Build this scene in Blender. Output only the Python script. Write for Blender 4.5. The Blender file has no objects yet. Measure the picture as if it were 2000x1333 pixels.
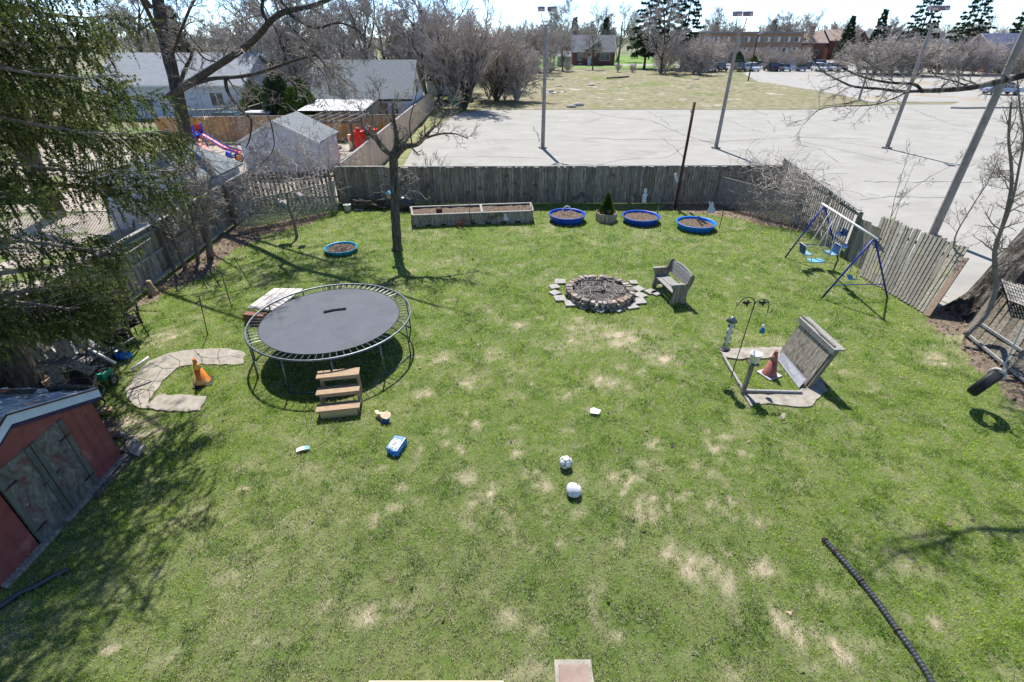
import bpy, math, random
import numpy as np
from mathutils import Vector, Matrix
D = bpy.data
scene = bpy.context.scene
COL = scene.collection
R = math.radians

# ------------------------------------------------------------------ camera, sky, sun, exposure
F, TH, H, CX, CY = 971., R(31.55), 6.8, 1004., 666.5
cd = D.cameras.new('camera'); cam = D.objects.new('camera', cd); COL.objects.link(cam)
cam.location = (0, 0, H); cam.rotation_euler = (R(90) - TH, 0, 0)
cd.sensor_width = 36; cd.lens = F * 36 / 2000; cd.shift_x = -.002
cd.clip_start = .1; cd.clip_end = 3000
scene.camera = cam
SUN_EL, SUN_AZ = R(56.5), R(-8.8)          # azimuth from +Y, negative = left
w = D.worlds.new('World'); scene.world = w; w.use_nodes = True
nt = w.node_tree; nt.nodes.clear()
sky = nt.nodes.new('ShaderNodeTexSky'); sky.sky_type = 'NISHITA'; sky.sun_disc = False
sky.sun_elevation = SUN_EL; sky.sun_rotation = SUN_AZ; sky.air_density = .5; sky.dust_density = 0; sky.ozone_density = 4
bg = nt.nodes.new('ShaderNodeBackground'); bg.inputs[1].default_value = .15; scene.cycles.sample_clamp_indirect = 10
wo = nt.nodes.new('ShaderNodeOutputWorld')
tint = nt.nodes.new('ShaderNodeVectorMath'); tint.operation = 'MULTIPLY'; tint.inputs[1].default_value = (1, 1, 1)
nt.links.new(sky.outputs[0], tint.inputs[0]); nt.links.new(tint.outputs[0], bg.inputs[0]); nt.links.new(bg.outputs[0], wo.inputs[0])
sl = D.lights.new('sun', 'SUN'); sl.energy = 4.8; sl.angle = R(.5); sl.color = (1, .96, .9)
so = D.objects.new('sun', sl); COL.objects.link(so)
sd = Vector((math.sin(SUN_AZ) * math.cos(SUN_EL), math.cos(SUN_AZ) * math.cos(SUN_EL), math.sin(SUN_EL)))
so.rotation_euler = sd.to_track_quat('Z', 'Y').to_euler(); so.location = (0, 0, 30)
scene.view_settings.view_transform = 'Standard'; scene.view_settings.look = 'None'
scene.view_settings.exposure = .7; scene.view_settings.gamma = 1
scene.cycles.max_bounces = 5; scene.cycles.diffuse_bounces = 3; scene.cycles.transparent_max_bounces = 6

# ------------------------------------------------------------------ helpers
def ray(px, py):
    x = (px - CX) / F; y = (CY - py) / F; c, s = math.cos(TH), math.sin(TH)
    return Vector((x, c + y * s, -s + y * c))
def G(px, py, z=0.):                       # the point of height z seen there
    d = ray(px, py); t = (z - H) / d.z; return Vector((d.x * t, d.y * t, z))
def V(px, py, Y):                          # the point at distance Y seen there
    d = ray(px, py); t = Y / d.y; return Vector((d.x * t, Y, H + d.z * t))
def proj(p):
    c, s = math.cos(TH), math.sin(TH); z = p[2] - H
    d = p[1] * c - z * s; u = p[1] * s + z * c
    return (CX + F * p[0] / d, CY - F * u / d) if d > .1 else (-9e9, -9e9)

def tag(o, label=None, cat=None, group=None, kind=None):
    if label: o['label'] = label
    if cat: o['category'] = cat
    if group: o['group'] = group
    if kind: o['kind'] = kind
    return o
def T(name, label, cat, loc=(0, 0, 0), group=None):
    o = D.objects.new(name, None); COL.objects.link(o); o.location = loc; o.empty_display_size = .1
    return tag(o, label, cat, group)
def wloc(o):
    v = Vector((0, 0, 0))
    while o is not None:
        v += o.location; o = o.parent
    return v
def copy_tree(o, parent=None, memo=None):
    c = o.copy(); COL.objects.link(c); c.parent = parent
    for ch in list(o.children): copy_tree(ch, c)
    return c

class MB:
    def __init__(s): s.v = []; s.f = []
    def add(s, vs, fs):
        n = len(s.v); s.v.extend([tuple(p) for p in vs]); s.f.extend([tuple(i + n for i in f) for f in fs]); return s
    def box(s, c, d, M=None):
        x, y, z = d[0] / 2, d[1] / 2, d[2] / 2; c = Vector(c)
        P = [Vector((i, j, k)) for i in (-x, x) for j in (-y, y) for k in (-z, z)]
        if M is not None: P = [M @ p for p in P]
        return s.add([p + c for p in P], [(0, 1, 3, 2), (4, 6, 7, 5), (0, 4, 5, 1), (2, 3, 7, 6), (0, 2, 6, 4), (1, 5, 7, 3)])
    def bar(s, a, b, w_, h_, up=(0, 0, 1)):
        a, b, up = Vector(a), Vector(b), Vector(up); d = b - a
        if d.length < 1e-6: return s
        z = d.normalized(); x = up.cross(z)
        if x.length < 1e-4: x = Vector((1, 0, 0)).cross(z)
        if x.length < 1e-4: x = Vector((0, 1, 0)).cross(z)
        x.normalize(); y = z.cross(x)
        M = Matrix((x, y, z)).transposed()
        return s.box((a + b) / 2, (w_, h_, d.length), M)
    def tube(s, P, rad, n=6, cap=True):
        P = [Vector(p) for p in P]; k = len(P)
        if not hasattr(rad, '__len__'): rad = [rad] * k
        vs = []; X = None
        for i, p in enumerate(P):
            t = (P[min(i + 1, k - 1)] - P[max(i - 1, 0)])
            if t.length < 1e-9: t = Vector((0, 0, 1))
            t.normalize()
            if X is None: X = t.orthogonal().normalized()
            else:
                X = X - t * X.dot(t)
                X = X.normalized() if X.length > 1e-6 else t.orthogonal().normalized()
            Y_ = t.cross(X)
            for j in range(n):
                a = 2 * math.pi * j / n
                vs.append(p + (X * math.cos(a) + Y_ * math.sin(a)) * rad[i])
        fs = [(i * n + j, i * n + (j + 1) % n, (i + 1) * n + (j + 1) % n, (i + 1) * n + j) for i in range(k - 1) for j in range(n)]
        if cap: fs += [tuple(range(n))[::-1], tuple(range((k - 1) * n, k * n))]
        return s.add(vs, fs)
    def ring(s, c, r, t, n=48, m=6, M=None, a0=0, a1=2 * math.pi):       # torus (or arc)
        c = Vector(c); full = abs(a1 - a0 - 2 * math.pi) < 1e-6; vs = []
        N = n if full else n + 1
        for i in range(N):
            a = a0 + (a1 - a0) * i / n
            for j in range(m):
                b = 2 * math.pi * j / m
                p = Vector(((r + t * math.cos(b)) * math.cos(a), (r + t * math.cos(b)) * math.sin(a), t * math.sin(b)))
                vs.append(c + (M @ p if M is not None else p))
        fs = [(i * m + j, ((i + 1) % N) * m + j, ((i + 1) % N) * m + (j + 1) % m, i * m + (j + 1) % m) for i in range(n) for j in range(m)]
        return s.add(vs, fs)
    def lathe(s, prof, c, n=24, M=None, sx=1, sy=1, cap=True):
        c = Vector(c); vs = []
        for r, z in prof:
            for j in range(n):
                a = 2 * math.pi * j / n; p = Vector((r * sx * math.cos(a), r * sy * math.sin(a), z))
                vs.append(c + (M @ p if M is not None else p))
        k = len(prof)
        fs = [(i * n + j, i * n + (j + 1) % n, (i + 1) * n + (j + 1) % n, (i + 1) * n + j) for i in range(k - 1) for j in range(n)]
        if cap and prof[0][0] > 1e-5: fs.append(tuple(range(n))[::-1])
        if cap and prof[-1][0] > 1e-5: fs.append(tuple(range((k - 1) * n, k * n)))
        return s.add(vs, fs)
    def prism(s, poly, ext):                 # poly: 3D points, ext: extrusion vector
        ext = Vector(ext); P = [Vector(p) for p in poly]; n = len(P)
        return s.add(P + [p + ext for p in P], [tuple(range(n))[::-1], tuple(range(n, 2 * n))] + [(i, (i + 1) % n, (i + 1) % n + n, i + n) for i in range(n)])
    def face(s, P): return s.add(P, [tuple(range(len(P)))])
    def build(s, name, m, parent=None, smooth=False, bev=0):
        me = D.meshes.new(name); off = wloc(parent)
        V_ = np.array(s.v, dtype=np.float32).reshape(-1, 3) - np.array(off, dtype=np.float32)
        me.from_pydata(V_.tolist(), [], s.f); me.update()
        if smooth: me.polygons.foreach_set('use_smooth', [True] * len(me.polygons))
        me.materials.append(m)
        o = D.objects.new(name, me); COL.objects.link(o); o.parent = parent
        if bev:
            b = o.modifiers.new('b', 'BEVEL'); b.width = bev; b.segments = 2; b.limit_method = 'ANGLE'; b.angle_limit = R(40)
        return o
def rz(a): return Matrix.Rotation(R(a), 3, 'Z')
def rx(a): return Matrix.Rotation(R(a), 3, 'X')
def ry(a): return Matrix.Rotation(R(a), 3, 'Y')

# ------------------------------------------------------------------ procedural materials
def node(nt, t, **k):
    n = nt.nodes.new(t)
    for a, b in k.items(): setattr(n, a, b)
    return n
def mat(name, cols, scale=6., st=(1, 1, 1), rough=.8, bump=.15, isl=0., metal=0., detail=6., lo=.32, hi=.68, trans=0., spec=.3, spots=None, coord='Object', dist=0.):
    m = D.materials.new(name); m.use_nodes = True; nt = m.node_tree; nt.nodes.clear(); L = nt.links.new
    out = node(nt, 'ShaderNodeOutputMaterial'); b = node(nt, 'ShaderNodeBsdfPrincipled')
    b.inputs['Roughness'].default_value = rough; b.inputs['Metallic'].default_value = metal
    b.inputs['Specular IOR Level'].default_value = spec
    tc = node(nt, 'ShaderNodeTexCoord'); mp = node(nt, 'ShaderNodeMapping'); mp.inputs['Scale'].default_value = [scale * q for q in st]
    L(tc.outputs[coord], mp.inputs[0])
    nz = node(nt, 'ShaderNodeTexNoise'); nz.inputs['Scale'].default_value = 1; nz.inputs['Detail'].default_value = detail
    nz.inputs['Roughness'].default_value = .62; nz.inputs['Distortion'].default_value = dist
    L(mp.outputs[0], nz.inputs['Vector'])
    cr = node(nt, 'ShaderNodeValToRGB'); e = cr.color_ramp.elements
    while len(e) < len(cols): e.new(.5)
    for i, c in enumerate(cols):
        e[i].position = lo + (hi - lo) * i / max(1, len(cols) - 1); e[i].color = (*c, 1)
    L(nz.outputs['Fac'], cr.inputs[0]); last = cr.outputs[0]
    if isl:
        ge = node(nt, 'ShaderNodeNewGeometry'); hs = node(nt, 'ShaderNodeHueSaturation')
        mr = node(nt, 'ShaderNodeMapRange'); mr.inputs[3].default_value = 1 - isl; mr.inputs[4].default_value = 1 + isl
        L(ge.outputs['Random Per Island'], mr.inputs[0]); L(mr.outputs[0], hs.inputs['Value'])
        ml = node(nt, 'ShaderNodeMath', operation='MULTIPLY_ADD'); ml.inputs[1].default_value = isl * 1.6; ml.inputs[2].default_value = 1 - isl * .8
        fr = node(nt, 'ShaderNodeMath', operation='FRACT'); m7 = node(nt, 'ShaderNodeMath', operation='MULTIPLY'); m7.inputs[1].default_value = 7.31
        L(ge.outputs['Random Per Island'], m7.inputs[0]); L(m7.outputs[0], fr.inputs[0]); L(fr.outputs[0], ml.inputs[0]); L(ml.outputs[0], hs.inputs['Saturation'])
        L(last, hs.inputs['Color']); last = hs.outputs[0]
    if spots:                                # (colour, scale, threshold): stains and wear with edges of their own
        for sc_, (c, s_, th) in enumerate(spots):
            n2 = node(nt, 'ShaderNodeTexNoise'); n2.inputs['Scale'].default_value = s_; n2.inputs['Detail'].default_value = 5; n2.inputs['Roughness'].default_value = .6
            mp2 = node(nt, 'ShaderNodeMapping'); mp2.inputs['Location'].default_value = (3.1 + 9 * sc_, 7.7, 1.3); L(tc.outputs[coord], mp2.inputs[0]); L(mp2.outputs[0], n2.inputs['Vector'])
            r2 = node(nt, 'ShaderNodeMapRange'); r2.inputs[1].default_value = th - .03; r2.inputs[2].default_value = th + .05; L(n2.outputs['Fac'], r2.inputs[0])
            mx = node(nt, 'ShaderNodeMix', data_type='RGBA'); L(r2.outputs[0], mx.inputs[0]); L(last, mx.inputs[6]); mx.inputs[7].default_value = (*c, 1); last = mx.outputs[2]
    L(last, b.inputs['Base Color'])
    if bump:
        bp = node(nt, 'ShaderNodeBump'); bp.inputs['Strength'].default_value = min(1, bump * 3); bp.inputs['Distance'].default_value = bump * .06
        L(nz.outputs['Fac'], bp.inputs['Height']); L(bp.outputs[0], b.inputs['Normal'])
    if trans:
        tr = node(nt, 'ShaderNodeBsdfTranslucent'); L(last, tr.inputs[0]); ms = node(nt, 'ShaderNodeMixShader'); ms.inputs[0].default_value = trans
        L(b.outputs[0], ms.inputs[1]); L(tr.outputs[0], ms.inputs[2]); L(ms.outputs[0], out.inputs[0])
    else: L(b.outputs[0], out.inputs[0])
    return m
def gr(v, t=(1, 1, 1)): return tuple(v * q for q in t)
MT = {}
MT['wood'] = mat('weathered_wood', [gr(.13, (1, .80, .56)), gr(.26, (1, .86, .66)), gr(.42, (1, .91, .76))], 3, (7, 7, .9), .9, .3, isl=.30, spots=[((.12, .10, .07), 2.2, .62), ((.17, .2, .12), 1.1, .64)])
MT['wood_sun'] = mat('silvered_wood', [gr(.17, (1, .96, .87)), gr(.29, (1, .97, .9)), gr(.4, (1, .97, .91))], 4, (6, 6, 6), .9, .25, isl=.16, spots=[((.2, .17, .13), 3, .66)])
MT['wood_lean'] = mat('grey_green_boards', [(.16, .145, .11), (.25, .235, .19), (.34, .32, .27)], 3, (8, 8, 1), .9, .3, isl=.25, spots=[((.3, .3, .17), 1.2, .6), ((.12, .11, .09), 5, .68)])
MT['wood_dark'] = mat('dark_brown_wood', [(.045, .036, .026), (.11, .09, .068), (.2, .17, .13)], 6, (4, 4, 2), .9, .3, isl=.2)  # dark brown timber, tone varied at random per board
MT['cedar'] = mat('orange_cedar_boards', [(.36, .19, .08), (.5, .28, .13), (.58, .36, .18)], 3, (9, 9, .8), .8, .2, isl=.2)
MT['cedar_pale'] = mat('pale_cedar_boards', [(.42, .27, .17), (.56, .40, .28), (.62, .48, .36)], 3, (9, 9, .8), .8, .2, isl=.17)
MT['tread'] = mat('step_timber', [(.26, .17, .09), (.36, .25, .145), (.44, .32, .2)], 5, (1.5, 9, 9), .75, .2, isl=.1)
MT['tread_front'] = mat('yellow_pine', [(.42, .31, .13), (.52, .4, .19)], 5, (1.5, 9, 9), .75, .15)
MT['post'] = mat('post_wood', [(.14, .12, .09), (.25, .22, .17)], 6, (4, 4, 1), .9, .3)
MT['bark'] = mat('grey_bark', [(.04, .032, .026), (.10, .085, .068), (.2, .175, .14)], 5, (3, 3, .7), .95, .8)
MT['bark_big'] = mat('deep_ridged_bark', [(.025, .02, .016), (.075, .062, .05), (.22, .19, .155)], 4.5, (1.6, 1.6, .35), .95, 1.6, lo=.38, hi=.62)
MT['bark_pale'] = mat('pale_bark', [(.16, .13, .11), (.27, .23, .19)], 8, (3, 3, 1), .9, .4)
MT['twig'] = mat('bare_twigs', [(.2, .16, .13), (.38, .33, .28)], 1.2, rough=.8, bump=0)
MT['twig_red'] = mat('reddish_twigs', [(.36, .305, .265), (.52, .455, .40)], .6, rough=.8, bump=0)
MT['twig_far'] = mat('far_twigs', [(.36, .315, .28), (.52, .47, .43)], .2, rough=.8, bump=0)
MT['spruce'] = mat('spruce_needles', [(.04, .065, .016), (.11, .145, .03), (.27, .28, .07)], 1.7, rough=.5, bump=0, isl=.35, trans=.35)
MT['spruce_far'] = mat('conifer_foliage', [(.018, .04, .016), (.045, .08, .03), (.08, .12, .05)], .8, rough=.6, bump=0, trans=.15)
MT['cedar_leaf'] = mat('cedar_foliage', [(.02, .045, .012), (.07, .13, .02), (.16, .22, .05)], 1.6, rough=.6, bump=0, isl=.3, trans=.2)
MT['concrete'] = mat('path_concrete', [(.21, .19, .155), (.31, .28, .235), (.38, .35, .295)], 5, rough=.9, bump=.2, spots=[((.25, .22, .17), 2.3, .63)])
MT['leafl'] = mat('fallen_leaves', [(.16, .08, .05), (.33, .2, .14), (.5, .36, .28)], 30, rough=.8, bump=0, isl=.4, trans=.15)
MT['litter'] = mat('leaf_litter_soil', [(.10, .07, .045), (.25, .17, .12), (.42, .31, .24)], 14, rough=.95, bump=.5, detail=9, spots=[((.07, .05, .035), 3, .6)])
MT['soil'] = mat('potting_soil', [(.045, .032, .022), (.14, .10, .07), (.36, .28, .2)], 16, rough=.95, bump=.8, detail=9, lo=.35, hi=.72)
MT['metal_dark'] = mat('dark_steel', [(.03, .03, .035), (.06, .06, .065)], 10, rough=.5, bump=.05, metal=.4)
MT['metal_grey'] = mat('galvanised_steel', [(.11, .12, .13), (.2, .22, .24)], 8, rough=.42, bump=.05, metal=.55, spots=[((.25, .12, .06), 4, .68)])
MT['rust'] = mat('rusty_steel', [(.06, .025, .018), (.13, .05, .035)], 12, rough=.85, bump=.2)
MT['lamp_pole'] = mat('lamp_post_concrete', [(.2, .185, .17), (.32, .3, .27)], 4, rough=.85, bump=.1)
MT['lamp_head'] = mat('lamp_housing', [(.22, .15, .17), (.33, .24, .27)], 3, rough=.5, bump=0)
MT['lamp_glass'] = mat('lamp_lens', [(.5, .42, .3), (.6, .52, .4)], 3, rough=.3, bump=0)
MT['blue_plastic'] = mat('blue_pool_plastic', [(.012, .06, .42), (.025, .11, .55)], 3, rough=.4, bump=.03)
MT['sky_plastic'] = mat('bright_blue_pool_plastic', [(.015, .16, .6), (.03, .24, .7)], 3, rough=.4, bump=.03)
MT['teal_plastic'] = mat('turquoise_pool_plastic', [(.02, .28, .42), (.05, .38, .5)], 4, rough=.4, bump=.03, spots=[((.3, .5, .55), 9, .64)])
MT['blue_paint'] = mat('blue_swing_paint', [(.012, .025, .22), (.02, .045, .32)], 6, rough=.4, bump=.02)
MT['white_pipe'] = mat('white_worn_paint', [(.55, .52, .48), (.75, .73, .7)], 6, rough=.5, bump=.03, spots=[((.45, .33, .22), 5, .66)])
MT['seat_blue'] = mat('light_blue_plastic', [(.1, .3, .45), (.17, .42, .56)], 5, rough=.5, bump=.03)
MT['seat_navy'] = mat('dark_blue_plastic', [(.02, .06, .16), (.04, .1, .22)], 5, rough=.5, bump=.03)
MT['rubber'] = mat('black_rubber', [(.012, .012, .013), (.03, .03, .032)], 9, rough=.6, bump=.1)
MT['orange'] = mat('orange_cone', [(.75, .16, .015), (.85, .28, .05)], 3, rough=.5, bump=.02, spots=[((.85, .5, .18), 3.5, .55)])
MT['orange_band'] = mat('sunbleached_orange', [(.85, .38, .08), (.88, .5, .16)], 4, rough=.5, bump=.02)
MT['faded_red'] = mat('faded_red_cone', [(.33, .095, .075), (.4, .15, .12)], 4, rough=.6, bump=.04, spots=[((.3, .14, .11), 6, .6)])
MT['white'] = mat('white_plastic', [(.68, .68, .68), (.8, .8, .8)], 5, rough=.6, bump=.03)
MT['white_wall'] = mat('white_siding', [(.52, .54, .6), (.6, .61, .66)], 1.5, (6, 6, .5), .8, .05)
MT['cream'] = mat('cream_siding', [(.62, .53, .36), (.7, .6, .42)], 2, rough=.8, bump=.05)
MT['red_plastic'] = mat('red_plastic', [(.6, .02, .015), (.75, .04, .03)], 3, rough=.4, bump=0)
MT['red_shed'] = mat('red_steel_siding', [(.19, .052, .046), (.24, .068, .06), (.27, .09, .08)], 3, rough=.55, bump=.08, spots=[((.33, .13, .11), 1.5, .62)])
MT['green_ply'] = mat('worn_green_plywood', [(.07, .065, .055), (.15, .135, .11), (.25, .23, .195)], 3.2, (1, 1, .6), .85, .25, dist=3.5, spots=[((.15, .06, .05), 2.1, .6), ((.3, .27, .26), 8, .67)])
MT['green_trim'] = mat('green_trim_board', [(.075, .08, .065), (.14, .145, .12)], 5, (1, 1, .4), .8, .15, spots=[((.16, .05, .04), 3, .62)])
MT['pale_fascia'] = mat('pale_blue_fascia', [(.5, .56, .62), (.62, .67, .72)], 3, rough=.6, bump=.04)
MT['purple'] = mat('dark_purple_trim', [(.035, .025, .07), (.06, .04, .1)], 4, rough=.7, bump=.05)
MT['tin_roof'] = mat('painted_tin_roof', [(.36, .42, .5), (.52, .58, .64), (.7, .72, .73)], 2.2, (1, 3, 1), .5, .15, metal=.2, spots=[((.2, .14, .1), 3, .62)])
MT['shingle'] = mat('grey_shingles', [(.13, .148, .155), (.18, .2, .208), (.23, .25, .258)], 3, (1.2, 6, 6), .9, .2)
MT['shingle_far'] = mat('far_grey_roof', [(.12, .13, .15), (.18, .19, .21)], 1, rough=.9, bump=.05)
MT['tan_roof'] = mat('tan_roof', [(.36, .27, .22), (.45, .35, .29)], 1, rough=.9, bump=.05)
MT['brick_red'] = mat('dark_red_brick', [(.09, .04, .035), (.2, .09, .075), (.28, .15, .12)], 6, (1, 1, 3), .9, .1)
MT['brick_tan'] = mat('tan_brick', [(.3, .2, .13), (.38, .26, .18)], 3, (1, 1, 3), .9, .05)
MT['glass'] = mat('window_glass', [(.03, .045, .06), (.08, .11, .14)], 1, rough=.12, bump=0, spec=.8)
MT['trim_white'] = mat('white_trim', [(.66, .66, .64), (.75, .75, .73)], 2, rough=.6, bump=0)
MT['wire'] = mat('wire', [(.14, .14, .13), (.25, .25, .24)], 4, rough=.5, bump=0, metal=.3)
MT['lattice'] = mat('lattice_wood', [(.24, .23, .2), (.38, .36, .32)], 6, rough=.9, bump=.1, isl=.15)
MT['stone'] = mat('fire_pit_stone', [(.13, .1, .075), (.26, .21, .17), (.38, .33, .28)], 7, rough=.9, bump=.3, isl=.45)
MT['flag'] = mat('patio_stone', [(.3, .28, .26), (.4, .375, .35)], 7, rough=.9, bump=.2, isl=.12)
MT['ash'] = mat('ash_and_charcoal', [(.03, .028, .026), (.10, .09, .08), (.3, .28, .26)], 18, rough=.95, bump=.8, detail=9, lo=.35, hi=.7)
MT['vine'] = mat('dry_vine', [(.3, .26, .22), (.55, .5, .44)], 3, rough=.85, bump=0)
MT['rope'] = mat('rope', [(.4, .38, .34), (.62, .6, .56)], 30, rough=.9, bump=.2)
MT['tarp'] = mat('grey_tarp', [(.42, .43, .45), (.6, .61, .63)], 3, rough=.5, bump=.5)
MT['gravel'] = mat('pea_gravel', [(.3, .25, .2), (.45, .39, .33), (.55, .5, .44)], 9, rough=.95, bump=.3, detail=9)
MT['mat'] = mat('trampoline_mesh', [(.054, .063, .082), (.072, .082, .104)], 2.0, rough=.72, bump=.03, spots=[((.05, .058, .078), .9, .56)], spec=.5)
MT['green_plastic'] = mat('green_plastic', [(.01, .2, .11), (.02, .3, .17)], 5, rough=.45, bump=.02)
MT['car_blue'] = mat('silver_blue_car', [(.24, .32, .45), (.3, .38, .5)], 1, rough=.3, bump=0, metal=.4)
MT['card'] = mat('torn_cardboard', [(.62, .46, .3), (.75, .6, .42)], 7, rough=.9, bump=.1)
MT['pink_slab'] = mat('pinkish_paver', [(.25, .18, .15), (.33, .25, .21)], 7, rough=.9, bump=.15)
GRASS_D = 1.15
# ------------------------------------------------------------------ ground surfaces
def vnoise(x, y, seed=0):                    # smooth value noise, 0..1
    xi = np.floor(x).astype(np.int64); yi = np.floor(y).astype(np.int64); fx = x - xi; fy = y - yi
    fx = fx * fx * (3 - 2 * fx); fy = fy * fy * (3 - 2 * fy)
    def h(a, b):
        n = (a * 374761393 + b * 668265263 + seed * 974711) & 0x7fffffff
        n = ((n ^ (n >> 13)) * 1274126177) & 0x7fffffff
        return ((n ^ (n >> 16)) & 0xffff) / 65535.
    return (h(xi, yi) * (1 - fx) + h(xi + 1, yi) * fx) * (1 - fy) + (h(xi, yi + 1) * (1 - fx) + h(xi + 1, yi + 1) * fx) * fy
def fbm(x, y, seed=0, o=4):
    a = .5; t = 0; s = 0
    for i in range(o):
        t = t + a * vnoise(x * 2 ** i + 17.3 * i, y * 2 ** i - 9.1 * i, seed + i); s += a; a *= .55
    return t / s
# worn spots of the lawn: (pixel x, pixel y, radius in metres)
BARE = [(960, 692, .3), (1010, 635, .3), (862, 700, .35), (1140, 640, .6), (1200, 655, .7), (1290, 700, .4), (1180, 745, .45), (1230, 760, .35), (1362, 915, .2), (1255, 1002, .28), (1060, 947, .28), (905, 930, .22), (1190, 932, .22),
        (1300, 1075, .24), (1350, 1110, .3), (1400, 1135, .27), (1575, 1255, .26), (1640, 1275, .18), (1540, 1235, .2), (930, 830, .22), (1000, 865, .16), (835, 770, .2), (1270, 860, .15), (1250, 930, .15), (1490, 1110, .3),
        (640, 650, .4), (330, 660, .5), (1830, 700, .5), (1860, 655, .6), (1900, 700, .5), (290, 850, .45), (260, 830, .5), (480, 905, .25), (1010, 775, .25), (1110, 770, .2), (1400, 880, .2), (1060, 1290, .15), (1255, 895, .2), (1130, 1000, .18)]
_r = random.Random(4); BARE += [(_r.uniform(780, 1480), _r.uniform(630, 1020), _r.uniform(.06, .14)) for _ in range(80)] + [(_r.uniform(200, 1950), _r.uniform(480, 1300), _r.uniform(.05, .12)) for _ in range(70)]
BARE = [(G(a, b).x, G(a, b).y, r) for a, b, r in BARE]
def bare(x, y):
    wx = x + .5 * (fbm(x * 2.2, y * 2.2, 5) - .5); wy = y + .5 * (fbm(x * 2.2, y * 2.2, 9) - .5)
    b = np.zeros_like(x)
    for cx, cy, r in BARE: b = np.maximum(b, np.exp(-((wx - cx) ** 2 + (wy - cy) ** 2) / (r * r * .62)))
    n = fbm(x * .55, y * .55, 1, 3); m = fbm(x * 2.6, y * 2.6, 2, 4)
    d = np.clip((n - .42) * 2.2, 0, 1) * np.clip((m - .36) * 3.2, 0, 1)
    d = np.maximum(d, np.clip((m - .60) * 5, 0, 1) * .8)
    near = np.clip((6.5 - y) / 3.5, 0, 1) * np.clip((2.5 - np.abs(x + 1.5)) / 2.5 + .4, 0, 1)
    hf = fbm(x * 8.5, y * 8.5, 21, 3)
    return np.clip((.72 * b * (.5 + .9 * m) + .42 * d + .1 * near * (m + .1)) * np.clip(.15 + (hf - .25) * 2.2, 0, 1.25), 0, 1)
def in_poly(x, y, P):
    c = np.zeros(x.shape, bool); n = len(P)
    for i in range(n):
        x1, y1 = P[i][0], P[i][1]; x2, y2 = P[(i + 1) % n][0], P[(i + 1) % n][1]
        if y1 == y2: continue
        c ^= ((y1 > y) != (y2 > y)) & (x < (x2 - x1) * (y - y1) / (y2 - y1) + x1)
    return c
def attr_mat(name, rough, trans, bump=0.):
    m = D.materials.new(name); m.use_nodes = True; nt = m.node_tree; nt.nodes.clear(); L = nt.links.new
    out = node(nt, 'ShaderNodeOutputMaterial'); b = node(nt, 'ShaderNodeBsdfPrincipled'); b.inputs['Roughness'].default_value = rough; b.inputs['Specular IOR Level'].default_value = .2
    a = node(nt, 'ShaderNodeAttribute'); a.attribute_name = 'col'
    if bump:
        g = node(nt, 'ShaderNodeNewGeometry'); n = node(nt, 'ShaderNodeTexNoise'); n.inputs['Scale'].default_value = 28; n.inputs['Detail'].default_value = 8; n.inputs['Roughness'].default_value = .75
        L(g.outputs['Position'], n.inputs['Vector']); bp = node(nt, 'ShaderNodeBump'); bp.inputs['Strength'].default_value = bump; bp.inputs['Distance'].default_value = .03
        L(n.outputs['Fac'], bp.inputs['Height']); L(bp.outputs[0], b.inputs['Normal'])
        mr = node(nt, 'ShaderNodeMapRange'); mr.inputs[1].default_value = .3; mr.inputs[2].default_value = .7; mr.inputs[3].default_value = .6; mr.inputs[4].default_value = 1.35; L(n.outputs['Fac'], mr.inputs[0])
        mu = node(nt, 'ShaderNodeVectorMath', operation='SCALE'); L(a.outputs['Color'], mu.inputs[0]); L(mr.outputs[0], mu.inputs['Scale']); L(mu.outputs[0], b.inputs['Base Color'])
    else: L(a.outputs['Color'], b.inputs['Base Color'])
    if trans:
        tr = node(nt, 'ShaderNodeBsdfTranslucent'); L(a.outputs['Color'], tr.inputs[0]); ms = node(nt, 'ShaderNodeMixShader'); ms.inputs[0].default_value = trans
        L(b.outputs[0], ms.inputs[1]); L(tr.outputs[0], ms.inputs[2]); L(ms.outputs[0], out.inputs[0])
    else: L(b.outputs[0], out.inputs[0])
    return m
def sheet(name, pts, z, m, parent=None, kind='structure'):
    o = MB().face([(p[0], p[1], z) for p in pts]).build(name, m, parent)
    if parent is None: o['kind'] = kind
    return o
MT['ground'] = mat('rough_ground', [(.13, .12, .07), (.2, .18, .11), (.28, .24, .17)], .35, rough=.95, bump=.3, detail=9, spots=[((.10, .15, .04), .12, .52)])
MT['lot'] = mat('pale_lot_concrete', [(.3, .29, .26), (.33, .32, .29), (.36, .35, .32)], .35, (1, 1.4, 1), .95, .03, detail=10, spots=[((.29, .28, .255), .3, .62), ((.375, .365, .34), .5, .64), ((.25, .24, .215), 1.3, .72)], spec=.1)
MT['asphalt_far'] = mat('old_grey_asphalt', [(.25, .24, .225), (.33, .32, .3), (.4, .385, .365)], .5, (1, 2, 1), .9, .1, detail=9, spots=[((.32, .27, .19), .16, .58)])
MT['field'] = mat('dry_field', [(.13, .12, .055), (.22, .2, .11), (.3, .265, .175)], 1.1, rough=.95, bump=.6, detail=10, spots=[((.15, .18, .05), .13, .58), ((.4, .37, .32), .35, .63), ((.11, .09, .06), 1.6, .62)])
MT['lawn_far'] = mat('far_lawn', [(.10, .2, .03), (.19, .3, .06)], .4, rough=.95, bump=.2)
MT['crack'] = mat('crack_fill', [(.07, .07, .055), (.13, .13, .10)], 6, rough=.95, bump=0)
S = 2500
sheet('ground', [(-S, -60), (S, -60), (S, S), (-S, S)], -.03, MT['ground'])
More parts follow.
